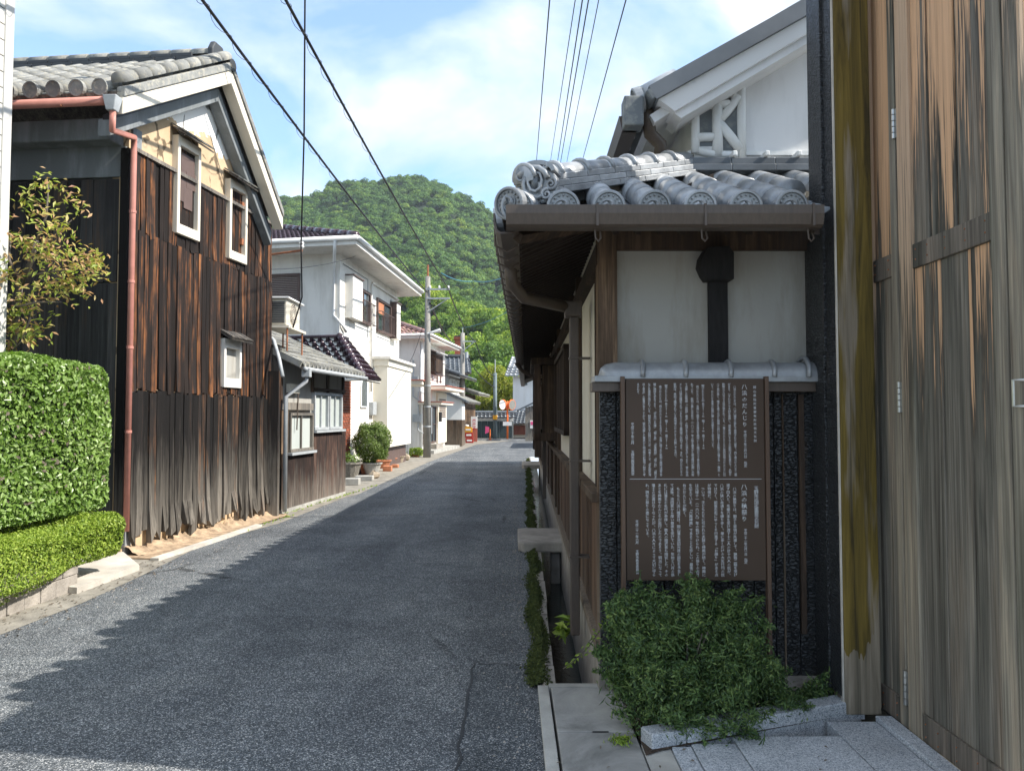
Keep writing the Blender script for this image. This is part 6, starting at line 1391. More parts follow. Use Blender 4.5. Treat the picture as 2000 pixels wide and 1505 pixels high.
# low wing with white upper wall and boarded lower wall facing the viewer
F5 = F((-4.9, 38.2), (1, .05)); wg = thing('shop_wing', 'low side wall, white plaster above and dark boards below, between balcony house and shop', 'building', (-3.9, 38.2, 0))
q0 = G(870, 861); xw0, xw1 = (868-1000)/FX*38.4, (903-1000)/FX*38.4
b = MB(); b.box(xw0, xw1, 38.3, 40.5, 0, 1.35); part('base_wall', b, m['timber_old'], wg)
k = xw0
while k < xw1-.05: b = MB(); b.box(k+.004, min(k+.15, xw1), 38.27, 38.3, .02, 1.36); part('board', b, m['timber_old'], wg); k += .155
b = MB(); b.box(xw0, xw1, 38.3, 40.5, 1.36, 2.35); b.add([(xw0, 38.3, 2.35), (xw1, 38.3, 2.35), (xw0, 38.3, 2.75), (xw0, 40.5, 2.35), (xw1, 40.5, 2.35), (xw0, 40.5, 2.75)], [(0, 1, 2), (1, 4, 5, 2)]); part('plaster', b, m['white'], wg)
b = MB(); b.slab((xw0-.1, 38.1, 2.95), (xw1+.25, 38.1, 2.35), (xw1+.25, 40.6, 2.35), (xw0-.1, 40.6, 2.95), .1); part('roof', b, m['tile_dark'], wg)
F6 = F(F4.p(5.6, 0), (D4.x*1.25, D4.y)); o2 = old_house('far_townhouse', 'low old townhouse with lean-to eaves beyond the drink signboard', F6, 3.6, 6, 2.9, 1.2, .9, 'timber_old', 'timber_old', 1.2, 'tile_leanto', ())
window(F6, .5, 2.6, .3, 2.1, o2, .07, .02, 'timber', 'glass', 3, .05, .02, 'sliding_door', 2)
window(F4, .6, 2.4, .2, 2.0, o1, .07, .02, 'timber', 'glass', 2, .05, .02, 'sliding_door', 1); window(F4, 2.8, 4.8, .2, 2.0, o1, .07, .02, 'timber_old', 'glass', 3, .05, .02, 'sliding_door', 2)
# steep temple-like roof behind the shop
F7 = F((-5.6, 47), (1, .1)); o3 = old_house('rear_townhouse', 'grey tiled roof with white gable rising behind the old shop', F7, 2.6, 4, 4.3, 1.1, .5, 'white', 'white', 2, 'tile_dark', ())
# brick chimney
ch = thing('brick_chimney', 'square red brick chimney stack above the old shop roofs', 'chimney', ((896-1000)/FX*52, 52, 0)); cx = (896-1000)/FX*52
b = MB(); zt_ = U(896, 664, 52).z; b.hexa([(cx-.36,51.7,0),(cx+.36,51.7,0),(cx+.36,52.3,0),(cx-.36,52.3,0),(cx-.27,51.75,zt_),(cx+.27,51.75,zt_),(cx+.27,52.25,zt_),(cx-.27,52.25,zt_)]); part('shaft', b, m['brick'], ch)
b = MB(); b.box(cx-.34, cx+.34, 51.68, 52.32, zt_, zt_+.22); part('cap', b, m['brick'], ch)
b = MB(); b.box(cx-.3, cx+.3, 51.72, 52.28, zt_+.222, zt_+.3); part('rim', b, m['tile_ridge'], ch)
# end of the lane: wall, white house, red lattice house
ew = thing('lane_end_wall', 'dark teal boarded wall with white band and tiled coping closing the lane', 'wall', (-2.5, 51.5, 0))
x0, x1 = U(905, 850, 51.5).x, U(1002, 850, 51.5).x
zz_ = lambda py: U(960, py, 51.5).z
k = x0
while k < x1: b = MB(); b.box(k, min(k+.42, x1)-.02, 51.5, 51.56, .02, zz_(822)); part('panel', b, m['teal_wall'], ew); k += .42
b = MB(); b.box(x0, x1, 51.53, 51.7, zz_(822), zz_(815)); part('white_band', b, m['white'], ew); b = MB(); b.box(x0, x1, 51.56, 51.7, 0, zz_(815)); part('core', b, m['white'], ew)
tile_roof(ew, (x0-.2, 51.1, zz_(816)), (x1+.2, 51.1, zz_(816)), (x1+.2, 51.7, zz_(806)), (x0-.2, 51.7, zz_(806)), 14, 2, 's', 'tile_dark', 60)
part('coping', MB().tube([(x0-.2, 51.7, zz_(805)), (x1+.2, 51.7, zz_(805))], .12, 8), m['tile_dark'], ew)
FE = F((U(1002, 850, 52.5).x, 52.5), (1, 0)); eh_ = thing('end_white_house', 'small white house with grey tiled roof and red lattice window at the lane end', 'house', tuple(FE.p(0, 0)))
b = MB(); FE.box(b, 0, 9, 0, U(1005, 735, 54).z, -6, -1.5); part('upper_storey', b, m['white'], eh_)
b = MB(); FE.box(b, 0, 9, 0, zz_(826), -1.5, 0); part('lower_storey', b, m['cream'], eh_)
zr = U(1005, 735, 54).z
tile_roof(eh_, (FE.O.x-.6, 53.4, zr), (FE.O.x+9, 53.4, zr), (FE.O.x+9, 56, zr+1.6), (FE.O.x-.1, 56, zr+1.6), 30, 8, 's', 'tile_silver', 100)
tile_roof(eh_, (FE.O.x-.4, 51.7, zz_(827)), (FE.O.x+6, 51.7, zz_(827)), (FE.O.x+6, 54, zz_(800)), (FE.O.x-.1, 54, zz_(800)), 24, 8, 's', 'tile_dark', 160)
wx0, wx1 = U(1003, 840, 52.4).x, U(1026, 840, 52.4).x
b = MB(); b.box(wx0, wx1, 52.3, 52.49, zz_(849), zz_(831)); part('lattice_box', b, m['red_trim'], eh_)
for k in range(10): x = wx0+(wx1-wx0)*k/10; b = MB(); b.box(x, x+.03, 52.27, 52.3, zz_(849), zz_(831)); part('slat', b, m['timber'], eh_)
b = MB(); b.box(U(1020, 720, 53.9).x, U(1030, 720, 53.9).x, 53.95, 53.99, U(1020, 752, 54).z, U(1020, 744, 54).z); part('window', b, m['glass'], eh_)
sh2 = thing('dark_shed', 'dark boarded shed beside the red lattice window at the lane end', 'shed', (2.0, 47, 0)); fx0, fx1 = U(1026, 850, 46).x, U(1060, 850, 46).x
k = fx0
while k < fx1: b = MB(); b.box(k, k+.17, 46, 46.1, .02, U(1030, 795, 46).z+(k-fx0)*.25); part('board', b, m['grey_wood'], sh2); k += .18
b = MB(); b.slab((fx0-.5, 45.8, U(1030, 800, 46).z+.0), (fx1, 45.8, U(1030, 782, 46).z+.2), (fx1, 49, U(1030, 782, 46).z+.2), (fx0-.5, 49, U(1030, 800, 46).z), .1); part('roof', b, m['tile_dark'], sh2)
b = MB(); p0 = U(1040, 830, 45.95); b.box(p0.x-.15, p0.x+.15, 45.9, 45.98, p0.z-.2, p0.z+.3); part('notice', b, m['white_paint'], sh2, label='white notice sheet'); b = MB(); b.box(p0.x-.12, p0.x+.12, 45.885, 45.898, p0.z+.02, p0.z+.22); part('notice_print', b, m['pink'], sh2)
# neighbour beyond the long house on the right: keeps the lane lit between them
nb = thing('right_neighbour', 'dark wooden house with a low tiled eave further along on the right', 'house', (3.0, 36, 0)); FN = F((2.9, 36), (.03, 1), flip=True)
b = MB(); FN.box(b, 0, 6, 0, 2.3, -4, 0); part('wall', b, m['timber'], nb); b = MB(); b.slab(FN.p(-.4, 2.25, .7), FN.p(6.4, 2.25, .7), FN.p(6.4, 3.7, -3), FN.p(-.4, 3.7, -3), -.12); part('roof', b, m['tile_dark'], nb)
# ================================================================= poles
def pole(px, py_base, py_top, r0, r1, label, mat='pole', name='utility_pole', group='utility poles along the lane'):
    p = G(px, py_base); p = Vector(((px-1000)/FX*50.3, 50.3, 0)) if p.y > 50.3 else p; zt = U(px, py_top, p.y).z; t = thing(name, label, 'pole', (p.x, p.y, 0), group)
    part('shaft', MB().tube([(p.x, p.y, 0), (p.x, p.y, zt)], [r0, r1], 14), m[mat], t, smooth=True); return t, p, zt
p1, P1_, z1t = pole(834, 893, 540, .15, .095, 'nearest concrete utility pole, in front of the second white house')
for z_ in (1.15, 1.9, 2.7): part('band', MB().tube([(P1_.x, P1_.y, z_), (P1_.x, P1_.y, z_+.05)], .157-z_*.007, 14), m['gutter_grey'], p1)
b = MB(); b.tube([(P1_.x+.17, P1_.y-.02, .9), (P1_.x+.165, P1_.y-.02, 1.9)], .03, 6); part('cable_guard', b, m['gutter_grey'], p1)
zc_ = U(834, 585, P1_.y).z
for dz_ in (0, .35):
    b = MB(); b.box(P1_.x-.05, P1_.x+.85, P1_.y-.14, P1_.y-.08, zc_+dz_, zc_+dz_+.06); part('cross_arm', b, m['gutter_grey'], p1)
part('brace', MB().tube([(P1_.x, P1_.y-.1, zc_-.5), (P1_.x+.75, P1_.y-.1, zc_)], .02, 6), m['gutter_grey'], p1)
part('lightning_rod', MB().tube([(P1_.x, P1_.y, z1t), (P1_.x, P1_.y, z1t+.45)], .04, 6), m['red_rust'], p1)
part('street_lamp_head', MB().tube([(P1_.x, P1_.y-.1, U(834, 652, P1_.y).z), (P1_.x+.5, P1_.y-.1, U(834, 645, P1_.y).z)], [.03, .07], 8), m['white_paint'], p1)
for dx in (.1, .45, .8):
    part('insulator', MB().lathe((P1_.x+dx, P1_.y-.11, zc_+.41), [(.02, 0), (.05, .03), (.03, .06), (.045, .09), (.0, .12)], 8), m['white_paint'], p1)
p2, P2_, z2t = pole(903, 864, 650, .17, .12, 'second utility pole with a yellow band, before the old shop')
b = MB(); r_ = .172; b.tube([(P2_.x, P2_.y, 1.65), (P2_.x, P2_.y, 1.95)], r_, 14); part('yellow_band', b, m['yellow_plastic'], p2)
zc2 = U(903, 668, P2_.y).z; b = MB(); b.box(P2_.x, P2_.x+.8, P2_.y-.2, P2_.y-.14, zc2, zc2+.06); part('cross_arm', b, m['gutter_grey'], p2)
part('brace', MB().tube([(P2_.x, P2_.y-.17, zc2-.55), (P2_.x+.7, P2_.y-.17, zc2)], .025, 6), m['gutter_grey'], p2)
part('lightning_rod', MB().tube([(P2_.x, P2_.y, z2t), (P2_.x, P2_.y, z2t+.3)], .03, 6), m['steel'], p2)
part('transformer', MB().tube([(P2_.x+.25, P2_.y-.2, zc2-.95), (P2_.x+.25, P2_.y-.2, zc2-.6)], .1, 10), m['gutter_grey'], p2)
p3, P3_, z3t = pole(967, 855, 728, .15, .12, 'far teal painted utility pole at the lane end', 'pole_teal')
part('yellow_band', MB().tube([(P3_.x, P3_.y, 1.3), (P3_.x, P3_.y, 1.6)], .155, 12), m['yellow_plastic'], p3); part('lightning_rod', MB().tube([(P3_.x, P3_.y, z3t), (P3_.x, P3_.y, z3t+.9)], .04, 6), m['steel'], p3)
# traffic mirror
pm = Vector(((991-1000)/FX*50, 50, 0)); mr = thing('traffic_mirror', 'orange post with two round traffic mirrors at the lane end', 'mirror', (pm.x, pm.y, 0)); zt_ = U(991, 783, pm.y).z
part('post', MB().tube([(pm.x, pm.y, 0), (pm.x, pm.y, zt_)], .06, 8), m['orange_paint'], mr, smooth=True)
for sgn in (-1, 1):
    c = Vector((pm.x+sgn*.33, pm.y-.15, zt_-.25)); nrm_ = Vector((sgn*.75, -.65, -.08)).normalized(); u_ = nrm_.cross(Vector((0, 0, 1))).normalized(); v_ = u_.cross(nrm_)
    ring = [c+(u_*math.cos(a)+v_*math.sin(a))*.36 for a in [2*math.pi*i/20 for i in range(20)]]
    hd_ = part('mirror_housing', MB().poly(ring, nrm_*-.08), m['orange_paint'], mr); part('mirror_face', MB().poly([c+(p-c)*.9+nrm_*.01 for p in ring], nrm_*-.005), m['mirror'], hd_)
b = MB(); b.box(pm.x-.3, pm.x+.3, pm.y-.1, pm.y-.07, U(991, 828, pm.y).z-.1, U(991, 826, pm.y).z+.1); part('sign_plate', b, m['white_paint'], mr)
# signboard, crates, cone
ks = thing('drink_signboard', 'tall white shop signboard with red KIRIN lettering standing by the second pole', 'sign', ((925-1000)/FX*43.5, 43.5, 0)); kx0, kx1 = (920-1000)/FX*43.5, (932-1000)/FX*43.5
zk = lambda py: U(926, py, 43.5).z
b = MB(); b.box(kx0, kx1, 43.5, 43.7, zk(836), zk(813)); part('light_box', b, m['white_paint'], ks); b = MB(); b.box(kx0, kx1, 43.51, 43.7, .05, zk(836)-.003); part('lower_panel', b, m['red_trim'], ks)
for i, chh in enumerate('KIRIN'):
    cu = bpy.data.curves.new('glyph', 'FONT'); cu.body = chh; cu.resolution_u = 1; cu.align_x = 'CENTER'; cu.offset = .02; o = bpy.data.objects.new('glyph', cu); SC.collection.objects.link(o); bpy.context.view_layer.update()
    me = o.evaluated_get(bpy.context.evaluated_depsgraph_get()).to_mesh(); S = .27; zc0 = zk(817.5)-i*.115-.08
    b = MB(); b.add([((kx0+kx1)/2-(v.co.y-.35)*0+ (v.co.y-.35)*S, 43.495, zc0-(v.co.x)*.17) for v in me.vertices], [tuple(p.vertices) for p in me.polygons]); part('letter', b, m['red_paint'], ks); bpy.data.objects.remove(o)
for i, (px, py, mt, lab) in enumerate(((915, 852, 'yellow_plastic', 'yellow bottle crate on top of the red crates by the second pole'), (916, 858, 'red_plastic', 'upper red bottle crate by the second pole'), (918, 862, 'red_plastic', 'lowest red bottle crate standing on the ground by the second pole'))):
    z_ = (2-i)*.31; x = (915+i*1.2-1000)/FX*43; t = thing('bottle_crate', lab, 'crate', (x, 43.0, z_)); b = MB(); b.box(x-.22, x+.22, 42.8, 43.15, z_+.0, z_+.29); part('crate_body', b, m[mt], t); b = MB(); b.box(x-.15, x+.15, 42.79, 42.8, z_+.1, z_+.2); part('crate_label', b, m['white_paint'], t)
p = U(911, 840, 43); b = MB(); b.sphere((-2.62, 43.0, .99), .14, .12, .07, 8, 5, .1); single('plastic_bag', b, m['white_paint'], 'crumpled white bag on top of the yellow crate', 'bag', (-2.62, 43.0, .93), smooth=True)
p = G(957, 858.5); b = MB(); b.lathe((p.x, p.y, 0), [(.12, 0), (.12, .04), (.05, .05), (.035, .7), (.0, .7)], 10); single('road_cone', b, m['orange_paint'], 'thin orange traffic post at the foot of the teal pole', 'cone', (p.x, p.y, 0))
p = G(952, 857); b = MB(); zz0 = U(952, 838, p.y-1).z; b.poly([(p.x-.12, p.y-1, zz0-.3), (p.x+.12, p.y-1, zz0-.2), (p.x+.15, p.y-1, zz0+.15), (p.x-.1, p.y-1, zz0+.2)], (0, .05, 0)); single('pink_flag', b, m['pink'], 'small pink cloth flag hanging before the far townhouse', 'flag', (p.x, p.y-1, zz0))
b = MB(); b.box(.25+.35, .95, 27.2, 28.6, .1, .55); 
# yellow tree + evergreen clumps behind the lane end
def tree(name, label, c, rx, rz, zb, n, size, mat, seed, lobes=7):
    t = thing(name, label, 'tree', tuple(c)); g = np.random.default_rng(seed); Ps = []; Ns = []
    b = MB(); b.tube([c, (c[0]+.1, c[1], c[2]+zb*.6), (c[0], c[1], c[2]+zb+rz)], [rx*.08+.05, rx*.06+.04, .03], 8)
    for k in range(lobes):
        a = g.uniform(0, 6.28); rr = g.uniform(.2, .62)*rx; cc = np.array([c[0]+rr*math.cos(a), c[1]+rr*math.sin(a), c[2]+zb+rz+g.uniform(-.55, .6)*rz]); rl = g.uniform(.38, .6)*rx
        b.tube([(c[0], c[1], c[2]+zb*.8), tuple((np.array([c[0], c[1], c[2]+zb])+cc)/2), tuple(cc)], [.05, .035, .015], 5)
        d = g.normal(0, 1, (n//lobes, 3)); d /= np.linalg.norm(d, axis=1, keepdims=True); r_ = 1-np.abs(g.normal(0, .25, len(d))); P = cc+d*r_[:, None]*rl*np.array([1, 1, .8]); Ps.append(P); Ns.append(d)
    part('trunk', b, m['bark'], t, smooth=True); V, T = leaves(np.concatenate(Ps), np.concatenate(Ns)+np.array([0, 0, .3]), size, .5, .7, seed); part('crown', npmesh('crown', V-np.array(c), T), m[mat], t)
tree('yellow_tree', 'bushy yellow green tree behind the teal pole', (U(985, 800, 60).x, 60, 0), 2.3, 2.6, .9, 9000, .22, 'leaf_yellow', 61, 9)
tree('green_tree', 'small yellowing tree over the townhouse roof left of the teal pole', (U(950, 800, 58).x, 58, 0), 1.3, 1.5, .8, 3500, .2, 'leaf_yellow', 62, 6)
tree('green_tree', 'green tree rising behind the old shop roofs', (U(925, 760, 66).x, 66, 0), 2.4, 2.4, 2.0, 6000, .26, 'leaf_forest_near', 63, 8)
b = MB(); q0, q1 = U(950, 812, 54), U(1012, 812, 54); b.box(q0.x, q1.x, 57, 57.4, 0, 1)
# ================================================================= cables
def cable(name, label, pts, r, mat='cable', sag=0, n=24, cat='cable', coil=False, group=None):
    pts = [Vector(p) for p in pts]; P = []
    for i in range(len(pts)-1):
        for k in range(n):
            t = k/n; q = pts[i].lerp(pts[i+1], t); q.z -= (0 if coil and i == 0 else sag)*4*t*(1-t); P.append(q)
    P.append(pts[-1]); b = MB().tube(P, r, 6)
    t_ = thing(name, label, cat, tuple(P[len(P)//2]), group); part('wire', b, m[mat], t_, smooth=True)
    if coil:
        ln = sum((P[i+1]-P[i]).length for i in range(len(P)-1)); N_ = int(ln/.42*8); Q = []
        for i in range(N_):
            t = i/(N_-1)*(len(P)-1); j = min(int(t), len(P)-2); c = P[j].lerp(P[j+1], t-j); a = i/8*2*math.pi; dd = (P[-1]-P[0]).normalized(); u_ = dd.cross(Vector((0, 0, 1))).normalized(); v_ = u_.cross(dd)
            Q.append(c+(u_*math.cos(a)+v_*math.sin(a)-v_*.6)*(r+.022))
        part('binding_wire', MB().tube(Q, .004, 3), m['cable'], t_)
    return t_
top1 = Vector((P1_.x, P1_.y-.12, U(834, 572, P1_.y).z)); top1b = Vector((P1_.x+.8, P1_.y-.12, U(834, 565, P1_.y).z))
cable('overhead_cable', 'thick spiral bound cable from the top left to the nearest pole', [U(395, 0, 8.6)*1.25-top1*.25, U(395, 0, 8.6)*1.0, top1], .022, sag=.12, coil=True)
cable('overhead_cable', 'thick spiral bound cable right of the first, running to the near cross arm', [U(558, 0, 8.6)*1.25-top1b*.25, U(558, 0, 8.6)*1.0, top1b], .022, sag=.1, coil=True)
dr = cable('drop_cable', 'thin cable hanging down to the air conditioner of the annex', [U(596, -60, 9.5), U(594, 260, 10.5), U(588, 480, 11.6), U(590, 580, 11.9), U(572, 640, 12.0)], .012, sag=.0)
b = MB(); A = FK.p(KL-.1, U(560, 492, 12.2).z, .0); b.tube([U(522, 498, 12.1), U(590, 489, 11.9)], .018, 6); single('bracket_arm', b, m['red_rust'], 'rusty bracket arm reaching from the storehouse eave corner', 'bracket', tuple(U(522, 498, 12.1)))
part('insulator', MB().lathe(tuple(U(589, 486, 11.9)), [(.02, 0), (.045, .03), (.03, .06), (.045, .09), (.02, .12)], 8), m['white_paint'], dr)
cable('overhead_cable', 'bundled cable from the nearest pole to the second pole', [top1+Vector((.1, 0, -.4)), Vector((P2_.x, P2_.y-.15, zc2-.3))], .03, sag=.5)
cable('overhead_cable', 'cable from the near cross arm to the second pole cross arm', [top1b, Vector((P2_.x+.75, P2_.y-.15, zc2+.05))], .025, sag=.35)
cable('overhead_cable', 'cable from the second pole to the far teal pole, upper', [Vector((P2_.x+.75, P2_.y-.15, zc2+.05)), Vector((P3_.x, P3_.y, z3t-.2))], .03, sag=.5)
cable('overhead_cable', 'cable from the second pole to the far teal pole, lower', [Vector((P2_.x, P2_.y-.15, zc2-.5)), Vector((P3_.x, P3_.y, z3t-1.0))], .03, sag=.3)
cable('blue_cable', 'teal blue cable crossing from the nearest pole to the right eave', [U(862, 533, P1_.y), U(925, 549, P1_.y+1), U(1004, 533, 22)], .018, 'cable_teal', sag=.12)
cable('service_wire', 'thin service wire crossing before the white house eave', [U(510, 526, 12.4), U(700, 498, 20), top1], .008, sag=.1)
cable('service_wire', 'thin lower wire crossing above the lane to the right', [U(900, 640, 40), U(1015, 594, 30)], .012, 'cable_teal', sag=.2)
cable('service_wire', 'wire dropping from the nearest pole to the second white house', [top1+Vector((0, 0, -.6)), U(790, 720, 30.5)], .01, sag=.4)
for i, (x0, x1, y1) in enumerate(((1074, 1048, 312), (1124, 1074, 322), (1138, 1088, 322), (1150, 1094, 322), (1170, 1106, 322), (1224, 1138, 312))):
    cable('overhead_wire', ['leftmost thin wire over the right house roof', 'second thin wire from the left over the right house roof', 'third thin wire from the left over the right house roof', 'fourth thin wire from the left over the right house roof', 'fifth thin wire from the left over the right house roof', 'rightmost thin wire over the right house roof'][i], [U(x0+(x0-x1)*.3, -100, 9.5), U(x1, y1, 26), U(x1-(x0-x1)*.25, y1+100, 38)], .008 if i in (1, 4) else .011, group='thin wires over the right house roof')
# ================================================================= hill
def prof(px, pts):
    xs = [p[0] for p in pts]; return np.interp(px, xs, [p[1] for p in pts])
SIL = [(-3000, 700), (-1200, 560), (-400, 470), (200, 430), (500, 420), (555, 392), (600, 382), (650, 362), (700, 349), (765, 343), (820, 350), (850, 358), (900, 385), (940, 408), (985, 438), (1050, 470), (1150, 515), (1400, 590), (2200, 700), (4000, 760)]
SIL2 = [(-3000, 780), (300, 700), (700, 640), (780, 600), (840, 572), (880, 590), (950, 600), (1020, 590), (1100, 570), (1500, 640), (3000, 760)]
def hz(X, Y):
    px = 1000+X/np.maximum(Y, 1)*FX
    Hm = (810-prof(px, SIL))/FX*330; t = np.clip((Y-150)/180, 0, 1); main = Hm*(t**1.15)*np.clip(1-(Y-330)/420, 0, 1)
    Hf = (810-prof(px, SIL2))/FX*135; t2 = np.clip((Y-66)/69, 0, 1); f2 = Hf*t2**.9*np.clip(1-(Y-135)/260, .2, 1)
    z = np.maximum(main, f2)
    return z+(z > 1)*(1.8*np.sin(X*.09+1)*np.cos(Y*.07)+1.2*np.sin(X*.21+Y*.13))*np.minimum(z/12, 1)
gx = np.linspace(-420, 420, 106); gy = np.linspace(64, 560, 70); XX, YY = np.meshgrid(gx, gy); ZZ = hz(XX, YY)-.5
V = np.stack([XX, YY, ZZ], -1).reshape(-1, 3); nx = len(gx); q_ = [(j*nx+i, j*nx+i+1, (j+1)*nx+i+1, (j+1)*nx+i) for j in range(len(gy)-1) for i in range(nx-1)]
hill_me = npmesh('hill', V, np.array(q_)); hl_ = part('hill', hill_me, m['hillsoil'], kind='structure')
# forest: crowns scattered by geometry nodes on a point cloud
crcol = bpy.data.collections.new('crown_kinds')
def crown_obj(i, nlobe, mat, seed, flat=1.0):
    g = np.random.default_rng(seed); Ps = []; Ns = []
    for k in range(nlobe):
        a = g.uniform(0, 6.28); rr = g.uniform(0, .62); cc = np.array([rr*math.cos(a), rr*math.sin(a), g.uniform(-.15, .5)*flat*(1-rr*.6)]); rl = g.uniform(.26, .46)
        n = 150; d = g.normal(0, 1, (n, 3)); d /= np.linalg.norm(d, axis=1, keepdims=True); d[:, 2] = np.abs(d[:, 2])*.9-.2*(g.uniform(0, 1, n) < .3); Ps.append(cc+d*rl*(1-np.abs(g.normal(0, .12, n)))[:, None]); Ns.append(d)
    V, T = leaves(np.concatenate(Ps), np.concatenate(Ns), .12, .6, .45, seed, .1); me = npmesh('tree_crown', V, T); me.materials.append(m[mat]); o = bpy.data.objects.new('tree_crown', me); crcol.objects.link(o); return o
far_k = [crown_obj(i, 11, 'leaf_forest', 100+i) for i in range(5)]
nearcol = bpy.data.collections.new('near_crown_kinds'); far_col = crcol; crcol = nearcol
near_k = [crown_obj(i, 14, 'leaf_forest_near', 200+i, 1.4) for i in range(4)]
def forest(name, label, pts, sc_, col):
    me = bpy.data.meshes.new(name); me.from_pydata([tuple(p) for p in pts], [], []); a = me.attributes.new('sc', 'FLOAT', 'POINT'); a.data.foreach_set('value', np.array(sc_, dtype=np.float32))
    o = bpy.data.objects.new(name, me); SC.collection.objects.link(o); tag(o, label, 'forest', None, 'stuff')
    ng = bpy.data.node_groups.new(name, 'GeometryNodeTree'); ng.interface.new_socket('Geometry', in_out='INPUT', socket_type='NodeSocketGeometry'); ng.interface.new_socket('Geometry', in_out='OUTPUT', socket_type='NodeSocketGeometry')
    N = ng.nodes; gi = N.new('NodeGroupInput'); go = N.new('NodeGroupOutput'); ip = N.new('GeometryNodeInstanceOnPoints'); ci = N.new('GeometryNodeCollectionInfo'); ci.inputs[0].default_value = col; ci.inputs['Separate Children'].default_value = True; ci.inputs['Reset Children'].default_value = True
    rv = N.new('FunctionNodeRandomValue'); rv.data_type = 'FLOAT_VECTOR'; rv.inputs[0].default_value = (-.15, -.15, 0); rv.inputs[1].default_value = (.15, .15, 6.28)
    at = N.new('GeometryNodeInputNamedAttribute'); at.data_type = 'FLOAT'; at.inputs[0].default_value = 'sc'; ip.inputs['Pick Instance'].default_value = True
    ri = N.new('FunctionNodeRandomValue'); ri.data_type = 'INT'; ri.inputs['Min'].default_value = 0; ri.inputs['Max'].default_value = 20
    L = ng.links.new; L(gi.outputs[0], ip.inputs['Points']); L(ci.outputs[0], ip.inputs['Instance']); L(ri.outputs['Value'], ip.inputs['Instance Index']); L(rv.outputs[0], ip.inputs['Rotation']); L(at.outputs[0], ip.inputs['Scale']); L(ip.outputs[0], go.inputs[0])
    md = o.modifiers.new('scatter', 'NODES'); md.node_group = ng; return o
g_ = np.random.default_rng(77)
X = g_.uniform(-330, 330, 26000); Y = g_.uniform(120, 400, 26000); Z = hz(X, Y); pxx = 1000+X/Y*FX; k = (pxx > -300) & (pxx < 1700) & (Z > 3)
vis = (pxx > 450) & (pxx < 1100); k &= vis | (g_.uniform(0, 1, len(X)) < .35)
X, Y, Z = X[k], Y[k], Z[k]; Hf = np.array([1.0])
near = (Y < 165)
forest('forest', 'dense dark green forest covering the hill', np.stack([X[~near], Y[~near], Z[~near]+1.0], 1), g_.uniform(1.9, 2.6, (~near).sum())*g_.uniform(1, 2.1, (~near).sum()), far_col)
X = g_.uniform(-140, 120, 5200); Y = g_.uniform(68, 170, 5200); Z = hz(X, Y); k = Z > 1.2; X, Y, Z = X[k], Y[k], Z[k]
forest('near_grove', 'bright yellow green bamboo and tree grove on the lower slope', np.stack([X, Y, Z+.6], 1), g_.uniform(1.7, 3.2, len(X)), nearcol)
# ================================================================= thin summer air between here and the hill
b = MB(); b.box(-450, 450, -20, 600, -1.5, 130)
hzm = bpy.data.materials.new('air'); hzm.use_nodes = True; t_ = hzm.node_tree; t_.nodes.clear(); vo = t_.nodes.new('ShaderNodeVolumePrincipled'); vo.inputs['Density'].default_value = .0003; vo.inputs['Color'].default_value = (.82, .9, 1, 1); vo.inputs['Anisotropy'].default_value = .2
oo = t_.nodes.new('ShaderNodeOutputMaterial'); t_.links.new(vo.outputs[0], oo.inputs['Volume']); part('haze', b, hzm, None, kind='stuff')
# ================================================================= wear on the lane: trench patch, seams, grit, stains
b = MB(); pts = [G(885, 1540), G(1046, 1520), G(1044, 1300), G(925, 1296)]; b.add([(p.x, p.y, .004) for p in pts], [(0, 1, 2, 3)]); struct('road_patch', b, m['asphalt_patch'])
b = MB()
for (x0, y0, x1, y1) in ((925, 1296, 1044, 1300), (925, 1296, 880, 1560), (560, 1010, 1030, 1000), (700, 940, 1030, 936)):
    A, C = G(x0, y0), G(x1, y1); n = 14; d_ = (C-A).normalized(); s__ = Vector((-d_.y, d_.x, 0)); L_ = []; R_ = []
    for i in range(n+1):
        p = A.lerp(C, i/n)+s__*rnd.uniform(-.02, .02); w_ = rnd.uniform(.003, .009)*(1 if y0 > 1200 else 2.2); L_.append(p+s__*w_); R_.append(p-s__*w_)
    b.add([(p.x, p.y, .008) for p in L_+R_], [(i, i+1, n+2+i, n+1+i) for i in range(n)])
struct('tar_seam', b, m['tar'])
b = MB(); g_ = np.random.default_rng(90)
for _ in range(700):
    if g_.uniform() < .6: y = g_.uniform(3.5, 14)**1.0; x = .1-abs(g_.normal(0, .12))
    else: y = g_.uniform(5, 20); x = -3.75+.055*(y-6)+abs(g_.normal(0, .15))
    r_ = g_.uniform(.003, .009); b.add([(x-r_, y-r_, .004), (x+r_, y-r_*.6, .004), (x+r_*.4, y+r_, .004), (x, y, .004+r_)], [(0, 1, 3), (1, 2, 3), (2, 0, 3)])
o = part('grit', b, m['stone'], kind='stuff'); tag(o, 'loose grit gathered along both edges of the lane', 'gravel')
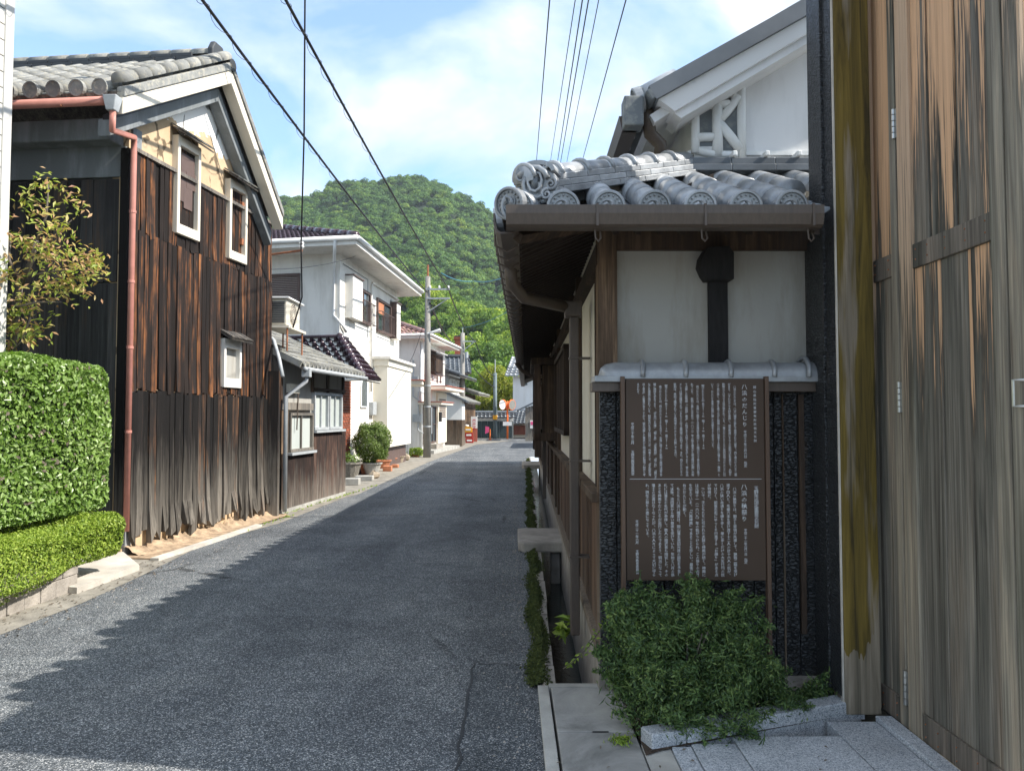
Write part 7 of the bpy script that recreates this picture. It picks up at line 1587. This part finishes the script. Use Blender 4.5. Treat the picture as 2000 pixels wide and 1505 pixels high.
g_ = np.random.default_rng(91); P = np.array([[-4.0+.06*(y-6)+g_.normal(0, .05), y, .02] for y in g_.uniform(9.5, 17, 240)]); P[:, 0] = [FB.p(max((y-FB.O.y), -1), 0, .09).x if y > 12 else FK.p(y-FK.O.y, 0, .4).x for y in P[:, 1]]; P[:, 0] += g_.normal(0, .03, 240)
V, T = leaves(P, np.tile([.3, -.3, .8], (240, 1)), .05, .3, .8, 92); o = part('verge_weeds', npmesh('verge_weeds', V, T), m['leaf_low'], kind='stuff'); tag(o, 'sparse weeds along the foot of the left walls', 'weeds')
# fittings on the white house: vents, cable clips, stains of rust
for (s0, h) in ((1.6, 4.9), (3.3, 2.9), (5.4, 5.3)):
    b = MB(); FW.box(b, s0, s0+.16, h, h+.16, .0, .05); part('vent_cover', b, m['gutter_grey'], wh, bev=.02)
part('wall_cable', MB().tube([FW.p(.2, 5.6, .02), FW.p(2.6, 5.62, .02), FW.p(2.62, 3.9, .02)], .012, 5), m['gutter_grey'], wh)
for s0 in (2.1, 4.3): b = MB(); FWS.box(b, s0, s0+.15, 3.95, 4.1, .0, .05); part('vent_cover', b, m['gutter_grey'], wh, bev=.02)
for s0 in (.8, 2.2): b = MB(); F3.box(b, s0, s0+.2, 3.2, 3.4, .0, .08); part('vent_cover', b, m['gutter_grey'], h3, bev=.02)
for px, py in ((808, 700), (822, 690), (818, 765)):
    s0, hh_ = F3S.uv(px, py); part('wall_pipe', MB().tube([F3S.p(s0, hh_, .05), F3S.p(s0, hh_-1.6, .05), F3S.p(s0+.3, hh_-1.8, .05)], .03, 6), m['gutter_grey'], h3)
# knots and nail heads on the folding door
nm = MB(); nm.sphere((0, 0, 0), .0045, .002, .0045, 6, 3); nme = nm.mesh('nail'); nme.materials.append(m['red_rust'])
for z_ in (2.36, 2.41, .07, .13):
    for px in (1712, 1738, 1792, 1815, 1850, 1890, 1930): inst('nail', nme, Matrix.Translation(FD.p(s_(px), z_, -.001)), door)
print('objects', len(bpy.data.objects))
